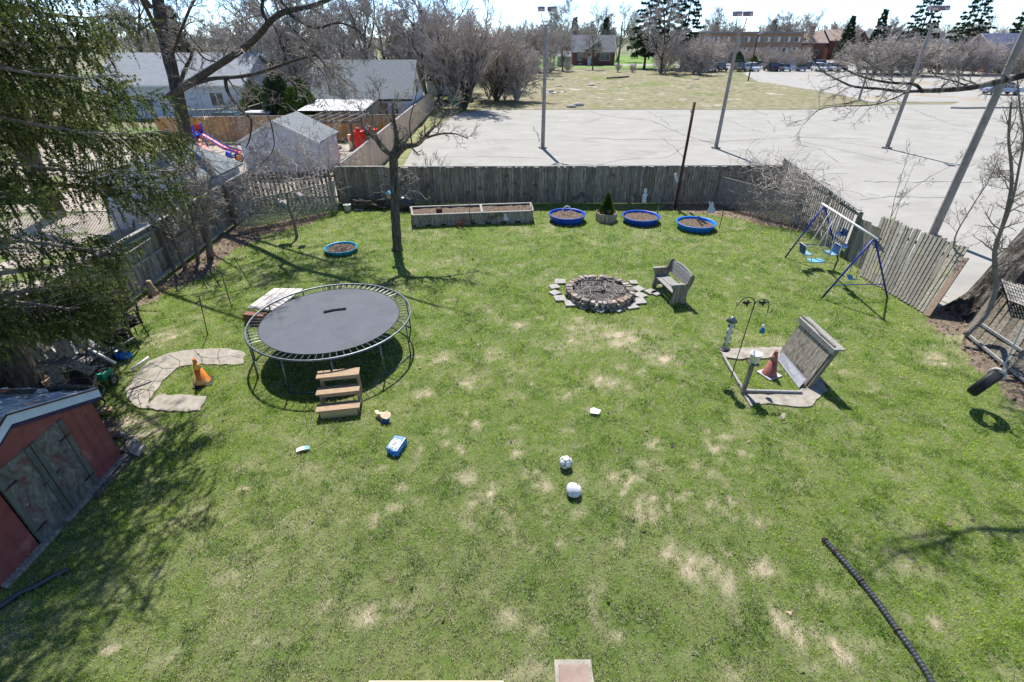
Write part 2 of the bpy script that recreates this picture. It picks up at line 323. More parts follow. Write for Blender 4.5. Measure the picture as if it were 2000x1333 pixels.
# the concrete lot beyond the fence
lotp = [(-7.0, 23.75), (-7.4, 35), (-7.0, 47), (-6.2, 55.5), (-3.5, 59.1), (33.1, 59.1), (34.5, 60.5), (37, 62.5), (44, 63.5), (150, 66), (150, 2), (15.0, 2), (12.95, 10.5), (12.3, 14), (12.4, 17), (12.9, 23.75)]
lot = sheet('parking_lot', lotp, -.012, MT['lot'])
far = [G(a, b) for a, b in ((1480, 137), (1450, 143), (1480, 160), (1560, 172), (1640, 185), (1672, 193), (1700, 199))] + [Vector((150, 66, 0)), Vector((150, 118, 0)), G(1800, 136), G(1640, 134)]
sheet('gravel_lot', far, -.016, MT['asphalt_far'])
fld = [(-6.5, 59.0), (33.1, 59.0)] + [tuple(G(a, b))[:2] for a, b in ((1612, 207), (1665, 203), (1680, 196), (1640, 186), (1560, 173), (1480, 161), (1445, 148), (1400, 140), (1340, 137), (1000, 137))] + [(-12, 100)]
fb = MB(); rng = random.Random(5); X0, X1, Y0, Y1 = -14, 46, 59, 122
# gently lumpy field surface
gx = np.linspace(-14, 52, 100); gy = np.linspace(59.05, 122, 90); XX, YY = np.meshgrid(gx, gy, indexing='ij')
ZZ = .02 + .32 * np.clip((YY - 60) / 6, 0, 1) * np.clip((fbm(XX * .35, YY * .25, 31) - .38), 0, 1) * 2
vs = np.stack([XX, YY, ZZ], -1).reshape(-1, 3); ins = in_poly(vs[:, 0], vs[:, 1], fld)
fs = []
for i in range(99):
    for j in range(89):
        q = (i * 90 + j, (i + 1) * 90 + j, (i + 1) * 90 + j + 1, i * 90 + j + 1)
        if ins[q[0]] and ins[q[2]]: fs.append(q)
fb.v = [tuple(p) for p in vs.tolist()]; fb.f = fs
o = fb.build('field', MT['field'], None, True); o['kind'] = 'structure'
sheet('field_base', fld, -.008, MT['field'])
sheet('far_lawn', [G(1000, 133), G(1320, 133), G(1500, 118), G(1500, 108), G(1000, 108)], -.02, MT['lawn_far'])
sheet('driveway', [G(1095, 129.5), G(1290, 129), G(1330, 125), G(1180, 126), G(1095, 126)], -.012, MT['lot'])
sheet('car_park', [G(1320, 134), G(1800, 134), G(1800, 118), G(1320, 118)], -.018, MT['lot'])
# grassy verge by the neighbour's fence
sheet('verge', [(-8.0, 23.75), (-7.05, 23.75), (-6.7, 30), (-7.2, 38), (-6.8, 47), (-6.0, 55.5), (-3.4, 59.05), (-9, 62), (-8.6, 40)], -.006, mat('verge_grass', [(.09, .17, .03), (.2, .2, .08), (.3, .25, .16)], 1.6, rough=.95, bump=.4, detail=9))
sheet('gravel_yard', [(-30, 13), (-11.9, 13), (-11.9, 23.2), (-8.1, 23.6), (-8.6, 39), (-34, 39)], -.008, mat('neighbour_yard', [(.22, .18, .14), (.36, .31, .26), (.46, .41, .36)], 1.5, rough=.95, bump=.3, detail=9, spots=[((.12, .16, .04), .4, .55)]))
# cracks: parts of the lot
cb = MB()
def crack(pts, wd=.05, seed=1, z=-.006):
    rg = random.Random(seed); P = [G(a, b) for a, b in pts]; Q = []
    for a, b in zip(P, P[1:]):
        n = max(2, int((b - a).length / .5)); nr = Vector((-(b - a).y, (b - a).x, 0)).normalized()
        for i in range(n): Q.append(a.lerp(b, i / n) + nr * rg.uniform(-.12, .12))
    Q.append(P[-1])
    for a, b in zip(Q, Q[1:]):
        nr = Vector((-(b - a).y, (b - a).x, 0)).normalized(); w1 = wd * rg.uniform(.4, 1.2)
        cb.face([(a + nr * w1).to_tuple()[:2] + (z,), (a - nr * w1).to_tuple()[:2] + (z,), (b - nr * w1 * .7).to_tuple()[:2] + (z,), (b + nr * w1 * .7).to_tuple()[:2] + (z,)])
CR = [[(1150, 217), (1180, 226), (1270, 236), (1300, 248), (1330, 262), (1396, 282)], [(1262, 216), (1290, 231), (1310, 247)], [(1135, 243), (1178, 230)], [(1138, 273), (1160, 270), (1200, 272), (1290, 273), (1400, 277), (1560, 268), (1700, 272)],
      [(1165, 322), (1210, 312), (1300, 308), (1322, 296), (1340, 286)], [(1285, 265), (1310, 283), (1330, 300), (1335, 310)], [(1040, 248), (1050, 262), (1053, 278)], [(960, 273), (1050, 272)], [(850, 307), (960, 306), (1060, 309)], [(1090, 322), (1180, 322)],
      [(1415, 232), (1460, 250), (1500, 262), (1560, 268), (1640, 274)], [(1495, 234), (1515, 250), (1510, 259)], [(1470, 215), (1500, 225)], [(1600, 232), (1680, 245), (1850, 250), (1990, 280)], [(1720, 222), (1820, 236), (1900, 250)],
      [(1690, 355), (1900, 356)], [(1680, 390), (1690, 389), (1740, 384), (1850, 386)], [(1560, 265), (1560, 275), (1630, 290), (1760, 320)], [(1560, 332), (1615, 330), (1620, 325)], [(1555, 283), (1600, 290), (1640, 318)], [(1050, 228), (1110, 229)], [(1780, 213), (1850, 240)], [(1730, 300), (1730, 291), (1640, 277)], [(900, 240), (1000, 229)]]
for i, c in enumerate(CR): crack(c, .03 if i % 3 else .055, i)
cb.build('pavement_crack', MT['crack'], lot)
# raised kerb island and kerb line of the lot
P = [G(1856 + 44 * (1 - math.cos(t)), 212 - 12 * math.sin(t)) for t in (0, .4, .8, 1.2, 1.57)] + [G(2060, 200), G(2060, 212), G(1935, 212), G(1880, 213)]
o = MB().prism([(p.x, p.y, -.01) for p in P][::-1], (0, 0, .16)).build('kerb_island', MT['lot']); tag(o, kind='structure')
# ------------------------------------------------------------------ the lawn
PATH = [(250, 782), (246, 765), (262, 738), (290, 708), (330, 692), (380, 684), (440, 682), (478, 690), (476, 712), (430, 715), (395, 712), (350, 718), (318, 745), (300, 770), (285, 800), (265, 795)]
SLAB = [(285, 800), (312, 772), (405, 776), (392, 804), (330, 806)]
CON1 = [(1405, 688), (1420, 682), (1528, 680), (1524, 700), (1440, 703), (1416, 700)]
CON2 = [(1458, 772), (1500, 774), (1560, 765), (1575, 740), (1590, 725), (1610, 748), (1616, 765), (1585, 795), (1560, 797), (1500, 790), (1468, 790)]
LITR = [(1330, 385), (1390, 385), (1480, 410), (1560, 440), (1570, 452), (1500, 442), (1430, 425), (1360, 418), (1290, 410)]
LITL = [(455, 440), (500, 440), (650, 415), (600, 440), (520, 460), (460, 490), (400, 540), (290, 590), (230, 620), (330, 540), (420, 480)]
LITT = [(1800, 620), (1840, 600), (1930, 640), (2010, 700), (2010, 800), (1900, 715), (1880, 665), (1830, 645)]
def rough(P, z=0, j=.035, seed=3):
    rg = random.Random(seed); Q = []
    for i in range(len(P)):
        a, b = P[i], P[(i + 1) % len(P)]; n = max(1, int((b - a).length / .12)); nr = Vector((-(b - a).y, (b - a).x, 0)).normalized()
        for k in range(n): Q.append(a.lerp(b, k / n) + nr * rg.uniform(-j, j) * (k > 0))
    return [Vector((p.x, p.y, z)) for p in Q]
EXCL = [[G(a, b) for a, b in P] for P in (PATH, SLAB, CON1, CON2)]
LITTER = [[G(a, b) for a, b in P] for P in (LITR, LITL, LITT)]
def lit_mask(x, y):
    m = np.zeros(x.shape)
    wx = x + .7 * (fbm(x * 1.5, y * 1.5, 71) - .5); wy = y + .7 * (fbm(x * 1.5, y * 1.5, 77) - .5)
    for P in LITTER: m = np.maximum(m, in_poly(wx, wy, P))
    for (cx, cy, r) in ((-9.6, 6.6, .9), (-10.6, 9.3, 1.1), (-8.6, 7.4, .6)): m = np.maximum(m, ((wx - cx) ** 2 + (wy - cy) ** 2 < r * r))
    return m
def lz(x, y): return .05 * (fbm(x * .35, y * .35, 55, 2) - .5)
gx = np.arange(-16.5, 17.01, .1); gy = np.arange(-2., 24.0, .1); XX, YY = np.meshgrid(gx, gy, indexing='ij'); x = XX.ravel(); y = YY.ravel()
b = bare(x, y); lm = lit_mask(x, y); n = fbm(x * 7, y * 7, 3, 3)
green = np.stack([.085 + 0 * x, .14 + 0 * x, .022 + 0 * x], 1); straw = np.stack([.45 + 0 * x, .375 + 0 * x, .265 + 0 * x], 1); lit = np.array([.2, .15, .115])
k = np.clip(.08 + b * 1.1 + (n - .5) * .35, 0, 1)[:, None]
c = green * (1 - k) + straw * k; c = c * (1 - lm[:, None]) + lit * (.5 + n[:, None]) * lm[:, None]
me = D.meshes.new('lawn'); nx, ny = len(gx), len(gy)
I = (np.arange(nx - 1)[:, None] * ny + np.arange(ny - 1)[None]).ravel(); I = I[~(((x[I] > 12.15) & (y[I] > 12.9)) | (x[I] > 15) | ((x[I] < -12.0) & (y[I] > 10)))]; quads = np.stack([I, I + ny, I + ny + 1, I + 1], 1)
me.vertices.add(len(x)); me.vertices.foreach_set('co', np.stack([x, y, lz(x, y)], 1).astype(np.float32).ravel())
me.loops.add(quads.size); me.loops.foreach_set('vertex_index', quads.ravel().astype(np.int32)); me.polygons.add(len(quads)); me.polygons.foreach_set('loop_start', np.arange(0, quads.size, 4, dtype=np.int32))
me.update(); at = me.attributes.new('col', 'FLOAT_COLOR', 'POINT'); at.data.foreach_set('color', np.concatenate([c, np.ones((len(x), 1))], 1).astype(np.float32).ravel())
me.materials.append(attr_mat('lawn_soil_and_thatch', .95, 0, .8)); o = D.objects.new('lawn', me); COL.objects.link(o); o['kind'] = 'structure'

def tri_cloud(name, P, hgt, wid, lean, colr, m, seed):
    r = np.random.default_rng(seed); N = len(P); a = r.uniform(0, 6.283, N); la = r.uniform(0, 6.283, N); ln = lean * r.uniform(.2, 1, N)
    dx = np.cos(a) * wid / 2; dy = np.sin(a) * wid / 2; z0 = P[:, 2]
    A = np.stack([P[:, 0] - dx, P[:, 1] - dy, z0], 1); B = np.stack([P[:, 0] + dx, P[:, 1] + dy, z0], 1)
    C = np.stack([P[:, 0] + np.cos(la) * ln * hgt, P[:, 1] + np.sin(la) * ln * hgt, z0 + hgt * np.sqrt(np.clip(1 - ln ** 2 * .8, .1, 1))], 1)
    co = np.stack([A, B, C], 1).reshape(-1, 3).astype(np.float32)
    me = D.meshes.new(name); me.vertices.add(3 * N); me.vertices.foreach_set('co', co.ravel()); me.loops.add(3 * N); me.loops.foreach_set('vertex_index', np.arange(3 * N, dtype=np.int32))
    me.polygons.add(N); me.polygons.foreach_set('loop_start', np.arange(0, 3 * N, 3, dtype=np.int32)); me.update()
    at = me.attributes.new('col', 'FLOAT_COLOR', 'POINT'); cc = np.repeat(np.concatenate([colr, np.ones((N, 1))], 1), 3, 0).astype(np.float32); at.data.foreach_set('color', cc.ravel())
    me.materials.append(m); o = D.objects.new(name, me); COL.objects.link(o); return o
GRASS_M = attr_mat('grass_blades', .65, .55)
rs = np.random.default_rng(11); PP = []; HH = []; WW = []
for (y0, y1, dens, hw) in ((2.4, 6, 4200, 1.), (6, 10, 2800, 1.15), (10, 15, 1500, 1.5), (15, 23.6, 800, 1.9)):
    xr = min(14.2, y1 * 1.25 + 3.5); N = int(2 * xr * (y1 - y0) * dens * GRASS_D)
    x = rs.uniform(-xr, xr, N); y = rs.uniform(y0, y1, N)
    PP.append(np.stack([x, y], 1)); HH.append(np.full(N, hw))
P = np.concatenate(PP); hw = np.concatenate(HH); x, y = P[:, 0], P[:, 1]
b = bare(x, y); lm = lit_mask(x, y); t = fbm(x * 3.3, y * 3.3, 41, 3); t2 = fbm(x * 1.3, y * 1.3, 43, 4); cl = fbm(x * 13, y * 13, 47, 2)
keep = rs.uniform(0, 1, len(x)) < np.clip(1.05 - .95 * b, .12, 1) * (1 - .85 * lm) * np.clip((cl - .24) * 4.5, .2, 1)
keep &= ~((x < -11.6) | (x > 12.8) | ((x > 12.0) & (y > 12.3)))
for E_ in EXCL: keep &= ~in_poly(x, y, E_)
P = P[keep]; hw = hw[keep]; b = b[keep]; t = t[keep]; t2 = t2[keep]; cl = cl[keep]; x, y = P[:, 0], P[:, 1]; N = len(x)
hgt = (.022 + .03 * rs.uniform(0, 1, N) + .035 * np.clip(t - .45, 0, 1) * 2.5) * (.62 + 1.1 * np.clip(cl - .3, 0, .6)) * (1.15 - .5 * b) * (.8 + .2 * hw); wid = .008 * hw * rs.uniform(.7, 1.5, N)
u = rs.uniform(0, 1, N)
g1 = np.array([.24, .43, .035]); g2 = np.array([.53, .66, .10]); g3 = np.array([.07, .21, .015]); st = np.array([.68, .60, .45])
k = np.clip((t2 - .3) * 1.6 + rs.normal(0, .22, N), 0, 1)[:, None]; cg = g1 * k + g2 * (1 - k); nf = (np.clip((8.5 - y) / 5, 0, 1) * np.clip(1.15 - np.abs(x + 1.) / 6., 0, 1) * .8)[:, None]; cg = cg * (1 - nf) + np.array([.42, .48, .22]) * nf; kd = (np.clip((t - .5) * 6, 0, 1) * .6)[:, None]; cg = cg * (1 - kd) + g3 * kd
ks = (rs.uniform(0, 1, N) < np.clip(.17 + .28 * nf[:, 0] + .2 * np.clip((.5 - t) * 5, 0, 1) + .85 * b, 0, .93))[:, None]
colr = np.where(ks, st * (.35 + 1.0 * u[:, None]), cg * (.35 + 1.15 * u[:, None]))
o = tri_cloud('grass', np.stack([x, y, lz(x, y)], 1), hgt, wid, .85, colr, GRASS_M, 3)
tag(o, 'short patchy spring grass of the back lawn', 'grass', kind='stuff')
# fallen leaves in the litter corners and loose on the lawn
N = 26000; x = rs.uniform(-12.6, 14, N); y = rs.uniform(6, 24, N); lm = lit_mask(x, y); keep = lm > .5
x, y = x[keep], y[keep]; n2 = 240; x = np.concatenate([x, rs.uniform(-9, 9, n2)]); y = np.concatenate([y, rs.uniform(3, 22, n2)]); N = len(x)
lc = np.array([.33, .235, .185]) * rs.uniform(.35, 1.7, (N, 1)) * (1 + rs.uniform(-.12, .12, (N, 3)))
o = tri_cloud('leaf_litter', np.stack([x, y, lz(x, y) + .012], 1), rs.uniform(.05, .10, N), rs.uniform(.05, .1, N), 1.15, lc, attr_mat('dead_leaves', .8, .2), 8)
tag(o, 'brown fallen leaves gathered in the fence corners', 'fallen leaves', kind='stuff')

rs2 = random.Random(44); tw = MB()
for i in range(170):
    x, y = rs2.uniform(-9, 10), rs2.uniform(3.2, 20); a = rs2.uniform(0, 6.28); l = rs2.uniform(.05, .22); p = Vector((x, y, .03)); d = Vector((math.cos(a), math.sin(a), rs2.uniform(-.05, .15))) * l
    tw.tube([p, p + d * .5 + Vector((-d.y, d.x, 0)) * .15, p + d], [.006, .005, .003], 4)
tag(tw.build('fallen_twigs', MT['twig']), 'small fallen twigs scattered over the lawn', 'twigs', kind='stuff')
# ------------------------------------------------------------------ fences
def fence(name, label, a, b, ht, bw=.14, gap=.01, m='wood', rails=(.35, 1.3), side=1, cap=True, lean=0, post_every=2.4, two_sided=False, seed=1, ht2=None, jag=.03, rail_m=None, posts=True, board_t=.02, z0=0.03):
    rg = random.Random(seed); a, b = Vector((a[0], a[1], 0)), Vector((b[0], b[1], 0)); d = (b - a); L = d.length; u = d.normalized(); nrm = Vector((-u.y, u.x, 0)) * side
    ht2 = ht2 or ht; root = T(name, label, 'fence', (a + b) / 2)
    m1 = MB(); n = int(L / (bw + gap)); lv = nrm * math.tan(R(lean))
    for i in range(n):
        s = (i + .5) * (bw + gap); f = s / L; h = ht * (1 - f) + ht2 * f + rg.uniform(-jag, jag); w_ = bw * rg.uniform(.9, 1.02)
        p = a + u * s + nrm * (.03 + rg.uniform(0, .006)); t = u * rg.uniform(-.012, .012)
        m1.bar(p + Vector((0, 0, z0)), p + lv * h + t + Vector((0, 0, h)), w_, board_t, nrm)
        if two_sided:
            p2 = a + u * (s + (bw + gap) / 2) - nrm * .06; m1.bar(p2 + Vector((0, 0, z0)), p2 + lv * h + Vector((0, 0, h - .02)), w_ * .9, board_t, nrm)
    m1.build('board', MT[m], root)
    for r in rails:
        MB().bar(a + lv * r + Vector((0, 0, r)) - nrm * .012, b + lv * r + Vector((0, 0, r + (0))) - nrm * .012, .085, .04, nrm).build('rail', MT[rail_m or m], root)
    if posts:
        k = max(1, round(L / post_every))
        for i in range(k + 1):
            p = a + u * (L * i / k) - nrm * .075; h = ht + (ht2 - ht) * i / k
            MB().bar(p, p + lv * h + Vector((0, 0, h - .03)), .09, .09, nrm).build('post', MT['post'], root)
    if cap:
        MB().bar(a + lv * ht + Vector((0, 0, ht + .03)), b + lv * ht2 + Vector((0, 0, ht2 + .03)), .03, .14, nrm).build('cap_rail', MT['wood_sun'], root)
    return root
fence('back_fence', 'long weathered board fence between the lawn and the pale lot', (-8.2, 23.5), (12.3, 23.62), 1.68, .125, .014, side=-1, two_sided=True, seed=3, ht2=1.72)
fence('corner_fence', 'dark gappy fence overgrown by vines in front of the white shed', (-11.75, 22.9), (-8.25, 23.45), 1.6, .1, .09, 'wood_dark', side=-1, seed=4, cap=False)
fence('side_fence', 'long weathered fence with rails running along the left of the yard', (-11.9, 22.8), (-11.25, 8.4), 1.65, .135, .012, 'wood', rails=(.12, .85, 1.5), side=-1, seed=5, rail_m='wood_sun')
fence('slatted_fence', 'tall gappy fence with thin capped boards behind the swing set', (12.45, 23.9), (11.75, 16.7), 2.0, .09, .075, 'wood', rails=(.45, 1.6), side=-1, seed=6, ht2=1.72, jag=.04, rail_m='wood_sun')
fence('short_fence_section', 'short green stained fence section between gappy fence and leaning boards', (11.9, 16.9), (11.85, 15.4), 1.5, .13, .01, 'wood_lean', rails=(.5, 1.2), side=-1, seed=7, cap=False, posts=False)
# leaning panel of tall boards
root = T('leaning_fence_panel', 'sagging fence panel of grey green boards leaning beside the big tree', 'fence panel', (12.1, 13.8, 0))
rg = random.Random(8); m1 = MB(); nb = 22
TL = [G(1722, 420, 1.75), G(1893, 486, 1.72)]; BL = [G(1678, 540, .0), G(1808, 617, .0)]
for i in range(nb):
    f = (i + .5) / nb; b0 = BL[0].lerp(BL[1], f); t0 = TL[0].lerp(TL[1], f); d = t0 - b0
    t0 = b0 + d * (1 + rg.uniform(-.03, .02)); wv = (BL[1] - BL[0]).normalized() * rg.uniform(-.035, .035)
    m1.bar(b0 + Vector((0, 0, .03)), t0 + wv, .142, .02, (-1, 0, .3))
m1.build('board', MT['wood_lean'], root)
m1 = MB(); a, b = BL[1] + Vector((-.03, -.06, .03)), TL[1].lerp(BL[1], .12) + Vector((-.03, -.1, 0)); m1.bar(a, b, .2, .03, (-1, 0, .3)); m1.build('loose_brown_board', mat('brown_board', [(.2, .14, .1), (.3, .22, .17)], 5, (4, 4, 1), .9, .2), root)
for r in (.3, .8):
    MB().bar(BL[0].lerp(TL[0], r) + Vector((.07, 0, 0)), BL[1].lerp(TL[1], r) + Vector((.07, 0, 0)), .09, .04, (-1, 0, 0)).build('rail', MT['wood'], root)
# collapsed fence section right of the tree
root = T('collapsed_fence_panel', 'dark collapsed fence panel lying tilted under the big tree beside the tyre swing', 'fence panel', (12.6, 10.3, 0))
m1 = MB(); b0, b1 = G(1885, 655, .05), G(2060, 800, .05); t0, t1 = G(1950, 568, .95), G(2140, 640, .95)
for i in range(14):
    f = (i + .5) / 14; q0 = t0.lerp(t1, f) - b0.lerp(b1, f); m1.bar(b0.lerp(b1, f) + q0 * rg.uniform(-.04, .04) + Vector((0, 0, rg.uniform(0, .04))), t0.lerp(t1, f) + q0 * rg.uniform(-.06, .1) + Vector((0, 0, rg.uniform(-.04, .04))), (b1 - b0).length / 14 * rg.uniform(.68, .86), .022, (b1 - b0).cross(q0))
m1.build('board', MT.setdefault('wood_fallen', mat('fallen_grey_boards', [(.06, .052, .038), (.125, .11, .085), (.2, .18, .145)], 4, (5, 5, 5), .9, .3, isl=.4)), root)
up = Vector((-.05, -.03, .06))
for f, mm in ((0.02, 'wood_sun'), (.3, 'wood_sun')): MB().bar(b0.lerp(t0, f) + up, b1.lerp(t1, f) + up, .05, .06).build('rail', MT[mm], root)
MB().bar(b0 + up, t0 + up + Vector((0, 0, .05)), .08, .09).build('frame_post', MT['post'], root)
MB().bar(G(1955, 735, .05) + up, G(2040, 650, 1.) + up, .07, .08).build('frame_post', MT['post'], root)
# white garden lattice lying on it
root = T('lattice_sheet', 'pale lattice sheet propped behind the collapsed fence panel', 'lattice', G(1965, 600, .9))
m1 = MB(); A, B_, C_ = G(1957, 545, 1.2), G(2060, 580, 1.2), G(1972, 588, 1.0)
for i in range(18): m1.bar(A.lerp(B_, i / 17), A.lerp(B_, i / 17) + (C_ - A), .035, .01)
for i in range(7): m1.bar(A.lerp(C_, i / 6) + Vector((0, 0, .012)), A.lerp(C_, i / 6) + (B_ - A) + Vector((0, 0, .012)), .035, .01)
m1.build('slat', MT['lattice'], root)

def lattice(label, a, b, h0, h1, post_at, sp=.085):
    a, b = Vector((*a, 0)), Vector((*b, 0)); root = T('lattice_screen', label, 'lattice', (a + b) / 2); u = (b - a).normalized(); L = (b - a).length; nr = Vector((-u.y, u.x, 0)); m1 = MB()
    n = int((L + h0) / sp)
    for s in (1, -1):
        for i in range(-n, n):
            x0 = i * sp * 1.414; t0, t1 = None, None
            # clip the diagonal x = x0 + s*z against the panel
            xa, za = x0, 0.; xb, zb = x0 + s * 1.5, 1.5
            pts = []
            for q in range(61):
                z = 1.5 * q / 60; x = x0 + s * z
                if 0 <= x <= L and z <= h0 + (h1 - h0) * x / L: pts.append((x, z))
            if len(pts) > 1:
                p, q = pts[0], pts[-1]; o_ = nr * (.006 * s)
                m1.bar(a + u * p[0] + o_ + Vector((0, 0, p[1] + .05)), a + u * q[0] + o_ + Vector((0, 0, q[1] + .05)), .028, .008, nr)
    m1.build('slat', MT['lattice'], root)
    MB().bar(a + Vector((0, 0, h0 + .05)), b + Vector((0, 0, h1 + .05)), .04, .03, nr).build('top_rail', MT['lattice'], root)
    p = b if post_at else a; h = h1 if post_at else h0
    for q, hh in ((p, h),):
        m2 = MB()
        for i in range(9): m2.bar(q + nr * .02 + u * (.035 * i) + Vector((0, 0, .03)), q + nr * .02 + u * (.035 * i) + Vector((0, 0, hh + .12)), .02, .02, nr)
        for i in range(12): m2.bar(q + nr * .035 + Vector((0, 0, .1 + hh * i / 11)), q + nr * .035 + u * .3 + Vector((0, 0, .1 + hh * i / 11)), .02, .01, nr)
        m2.build('end_post', MT['lattice'], root)
    return root
lattice('grey diagonal lattice screen across the left back corner over brown leaves', (-11.2, 19.8), (-8.2, 22.25), 1.02, 1.22, True)
lattice('grey diagonal lattice screen across the right back corner tangled in vines', (9.5, 23.35), (11.65, 20.45), 1.25, 1.12, True)

# ------------------------------------------------------------------ trampoline
TC = Vector((-4.5, 10.72, 0)); TR, TZ = 1.92, .9
root = T('trampoline', 'large round black trampoline with bare steel rim and springs', 'trampoline', TC)
MB().ring(TC + Vector((0, 0, TZ)), TR, .026, 72, 8).build('rim', MT['metal_grey'], root, True)
mb = MB(); N = 72; vs = [TC + Vector((0, 0, TZ - .035))]; fs = []
for k in range(1, 13):
    r = (TR - .27) * k / 12
    for j in range(N): a = 2 * math.pi * j / N; sc = 1 + (.006 if j % 2 else 0) * (k == 12); vs.append(TC + Vector((r * sc * math.cos(a), r * sc * math.sin(a), TZ - .012 - .03 * (1 - (k / 12) ** 2))))
for j in range(N): fs.append((0, 1 + j, 1 + (j + 1) % N))
for k in range(11):
    for j in range(N): fs.append((1 + k * N + j, 1 + (k + 1) * N + j, 1 + (k + 1) * N + (j + 1) % N, 1 + k * N + (j + 1) % N))
mb.add(vs, fs); jm = mb.build('jumping_mat', MT['mat'], root, True)
MB().ring(TC + Vector((0, 0, TZ - .012)), TR - .272, .009, 72, 5).build('mat_edge', MT['rubber'], jm, True)
rgm = random.Random(17); mb2 = MB()
for i in range(130):
    a = rgm.uniform(0, 6.28); r = (TR - .35) * math.sqrt(rgm.random()); t = rgm.gauss(.35, .5); l = rgm.uniform(.03, .11); p = TC + Vector((r * math.cos(a), r * math.sin(a), TZ - .008 - .03 * (1 - (r / (TR - .27)) ** 2))); d = Vector((math.cos(t), math.sin(t), 0)) * l
    mb2.tube([p, p + d], [.002, .001], 3)
tag(mb2.build('scuff_dash', MT['lamp_pole'], jm), kind='stuff')  # thin pale tubes added to stand for scuff marks on the mat
for j in range(76):
    a = 2 * math.pi * (j + .5) / 76; c, s = math.cos(a), math.sin(a)
    MB().tube([TC + Vector((c * (TR - .27), s * (TR - .27), TZ - .01)), TC + Vector((c * (TR - .15), s * (TR - .15), TZ - .006)), TC + Vector((c * (TR - .02), s * (TR - .02), TZ))], [.006, .011, .006], 5).build('spring', MT['metal_grey'], root)
legs = [G(*p) for p in ((493, 738), (533, 776), (619, 782), (708, 766), (777, 750), (808, 690))]
angs = []
for j, a in enumerate([195, 222, 255, 287, 320, 350, 30, 60, 95, 130, 160]):
    t = R(a); p = TC + Vector((TR * math.cos(t), TR * math.sin(t), TZ)); q = TC + Vector((TR * 1.02 * math.cos(t), TR * 1.02 * math.sin(t), 0))
    MB().tube([p, q], .019, 8).build('leg', MT['metal_grey'], root, True)
for a0, a1 in ((195, 222), (255, 287), (320, 350), (30, 60), (130, 160)):
    q = [TC + Vector((TR * 1.02 * math.cos(R(a)), TR * 1.02 * math.sin(R(a)), .03)) for a in (a0, a1)]
    MB().tube(q, .018, 6).build('foot_bar', MT['metal_grey'], root, True)
lg = MB(); lg.tube([G(632, 609, .892), G(655, 604, .892), G(676, 602, .894)], [.032, .036, .03], 8); tag(lg.build('log', MT['bark_pale'], None, True), 'short brown stick lying on the trampoline mat', 'stick')
# steps up to the trampoline
sx0, sx1 = -4.05, -3.17
root = T('wooden_steps', 'three tan timber steps in front of the trampoline', 'steps', (-3.65, 8.3, 0)); ang = rz(10)
PV = Vector((-3.64, 8.0, 0))
def sp(x, y, z): return PV + ang @ Vector((x, y, 0)) + Vector((0, 0, z))
for i, (y, z) in enumerate(((.12, .22), (.42, .43), (.72, .64))):
    MB().box(sp(0, y, z), (.88, .27, .035), ang).build('tread', MT['tread'], root, bev=.004)
    for sgn in (-1, 1): MB().box(sp(sgn * .38, y + .06, z / 2 - .01), (.035, .2, z - .03), ang).build('side_board', MT['tread'], root)
MB().box(sp(0, .03, .1), (.74, .03, .19), ang).build('riser', MT['tread_front'], root)
for i, (y, z) in enumerate(((.34, .37), (.64, .58))): MB().box(sp(0, y, z), (.74, .03, .08), ang).build('riser', MT['tread'], root)
# pale ramp boards behind the trampoline
root = T('plank_ramp', 'whitewashed planks with a brown block lying behind the trampoline', 'planks', G(530, 600))
A, B_, C_ = G(483, 603, .35), G(520, 608, .33), G(536, 565, .2); D_ = G(594, 566, .2)
for i in range(4):
    f0, f1 = i / 4, (i + .92) / 4; a, b = A.lerp(B_ + Vector((.25, 0, 0)), f0), A.lerp(B_ + Vector((.25, 0, 0)), f1); c, d = C_.lerp(D_, f0), C_.lerp(D_, f1)
    MB().prism([a, b, d, c], (0, 0, .035)).build('plank', MT.setdefault('lattice_w', mat('peeling_white_planks', [(.3, .27, .24), (.5, .46, .42), (.6, .57, .53)], 4, (8, 1, 1), .85, .2, isl=.08)), root)
MB().box(G(500, 622, .15) , (.6, .22, .3), rz(-12)).build('brown_block', mat('red_brown_wood', [(.16, .07, .05), (.25, .12, .09)], 5, rough=.8), root)
# ------------------------------------------------------------------ raised planter
root = T('raised_planter', 'long raised wooden garden box full of soil by the back fence', 'planter box', (-1.75, 20.6, 0))
q = [G(808, 424, .5), G(1037, 412, .5), G(1034, 399, .5), G(806, 405, .5)]
q = [Vector((-4.2, 20.15, 0)), Vector((.78, 20.75, 0)), Vector((.74, 21.9, 0)), Vector((-4.45, 21.3, 0))]
for i in range(4):
    a, b = q[i], q[(i + 1) % 4]; MB().bar(a + Vector((0, 0, .29)), b + Vector((0, 0, .29)), .40, .04, (b - a).cross(Vector((0, 0, 1)))).build('side_board' if i % 2 == 0 else 'end_board', MT['wood'], root)
for i in range(4):
    a, b = q[i], q[(i + 1) % 4]; MB().bar(a + Vector((0, 0, .51 + .003 * (i % 2))), b + Vector((0, 0, .51 + .003 * (i % 2))), .10, .03, (0, 0, 1)).build('top_trim', MT['wood_sun'], root)
mid0, mid1 = q[0].lerp(q[1], .575), q[3].lerp(q[2], .575)
MB().bar(mid0 + Vector((0, 0, .52)), mid1 + Vector((0, 0, .52)), .1, .04, (0, 0, 1)).build('cross_board', MT['wood_sun'], root)
m1 = MB(); n1, n2 = 40, 10; rg = random.Random(2)
vs = [(q[0].lerp(q[1], i / n1)).lerp(q[3].lerp(q[2], i / n1), j / n2) + Vector((0, 0, .44 + rg.uniform(-.02, .03))) for i in range(n1 + 1) for j in range(n2 + 1)]
m1.add(vs, [(i * (n2 + 1) + j, (i + 1) * (n2 + 1) + j, (i + 1) * (n2 + 1) + j + 1, i * (n2 + 1) + j + 1) for i in range(n1) for j in range(n2)]); m1.build('soil', MT['soil'], root, True)
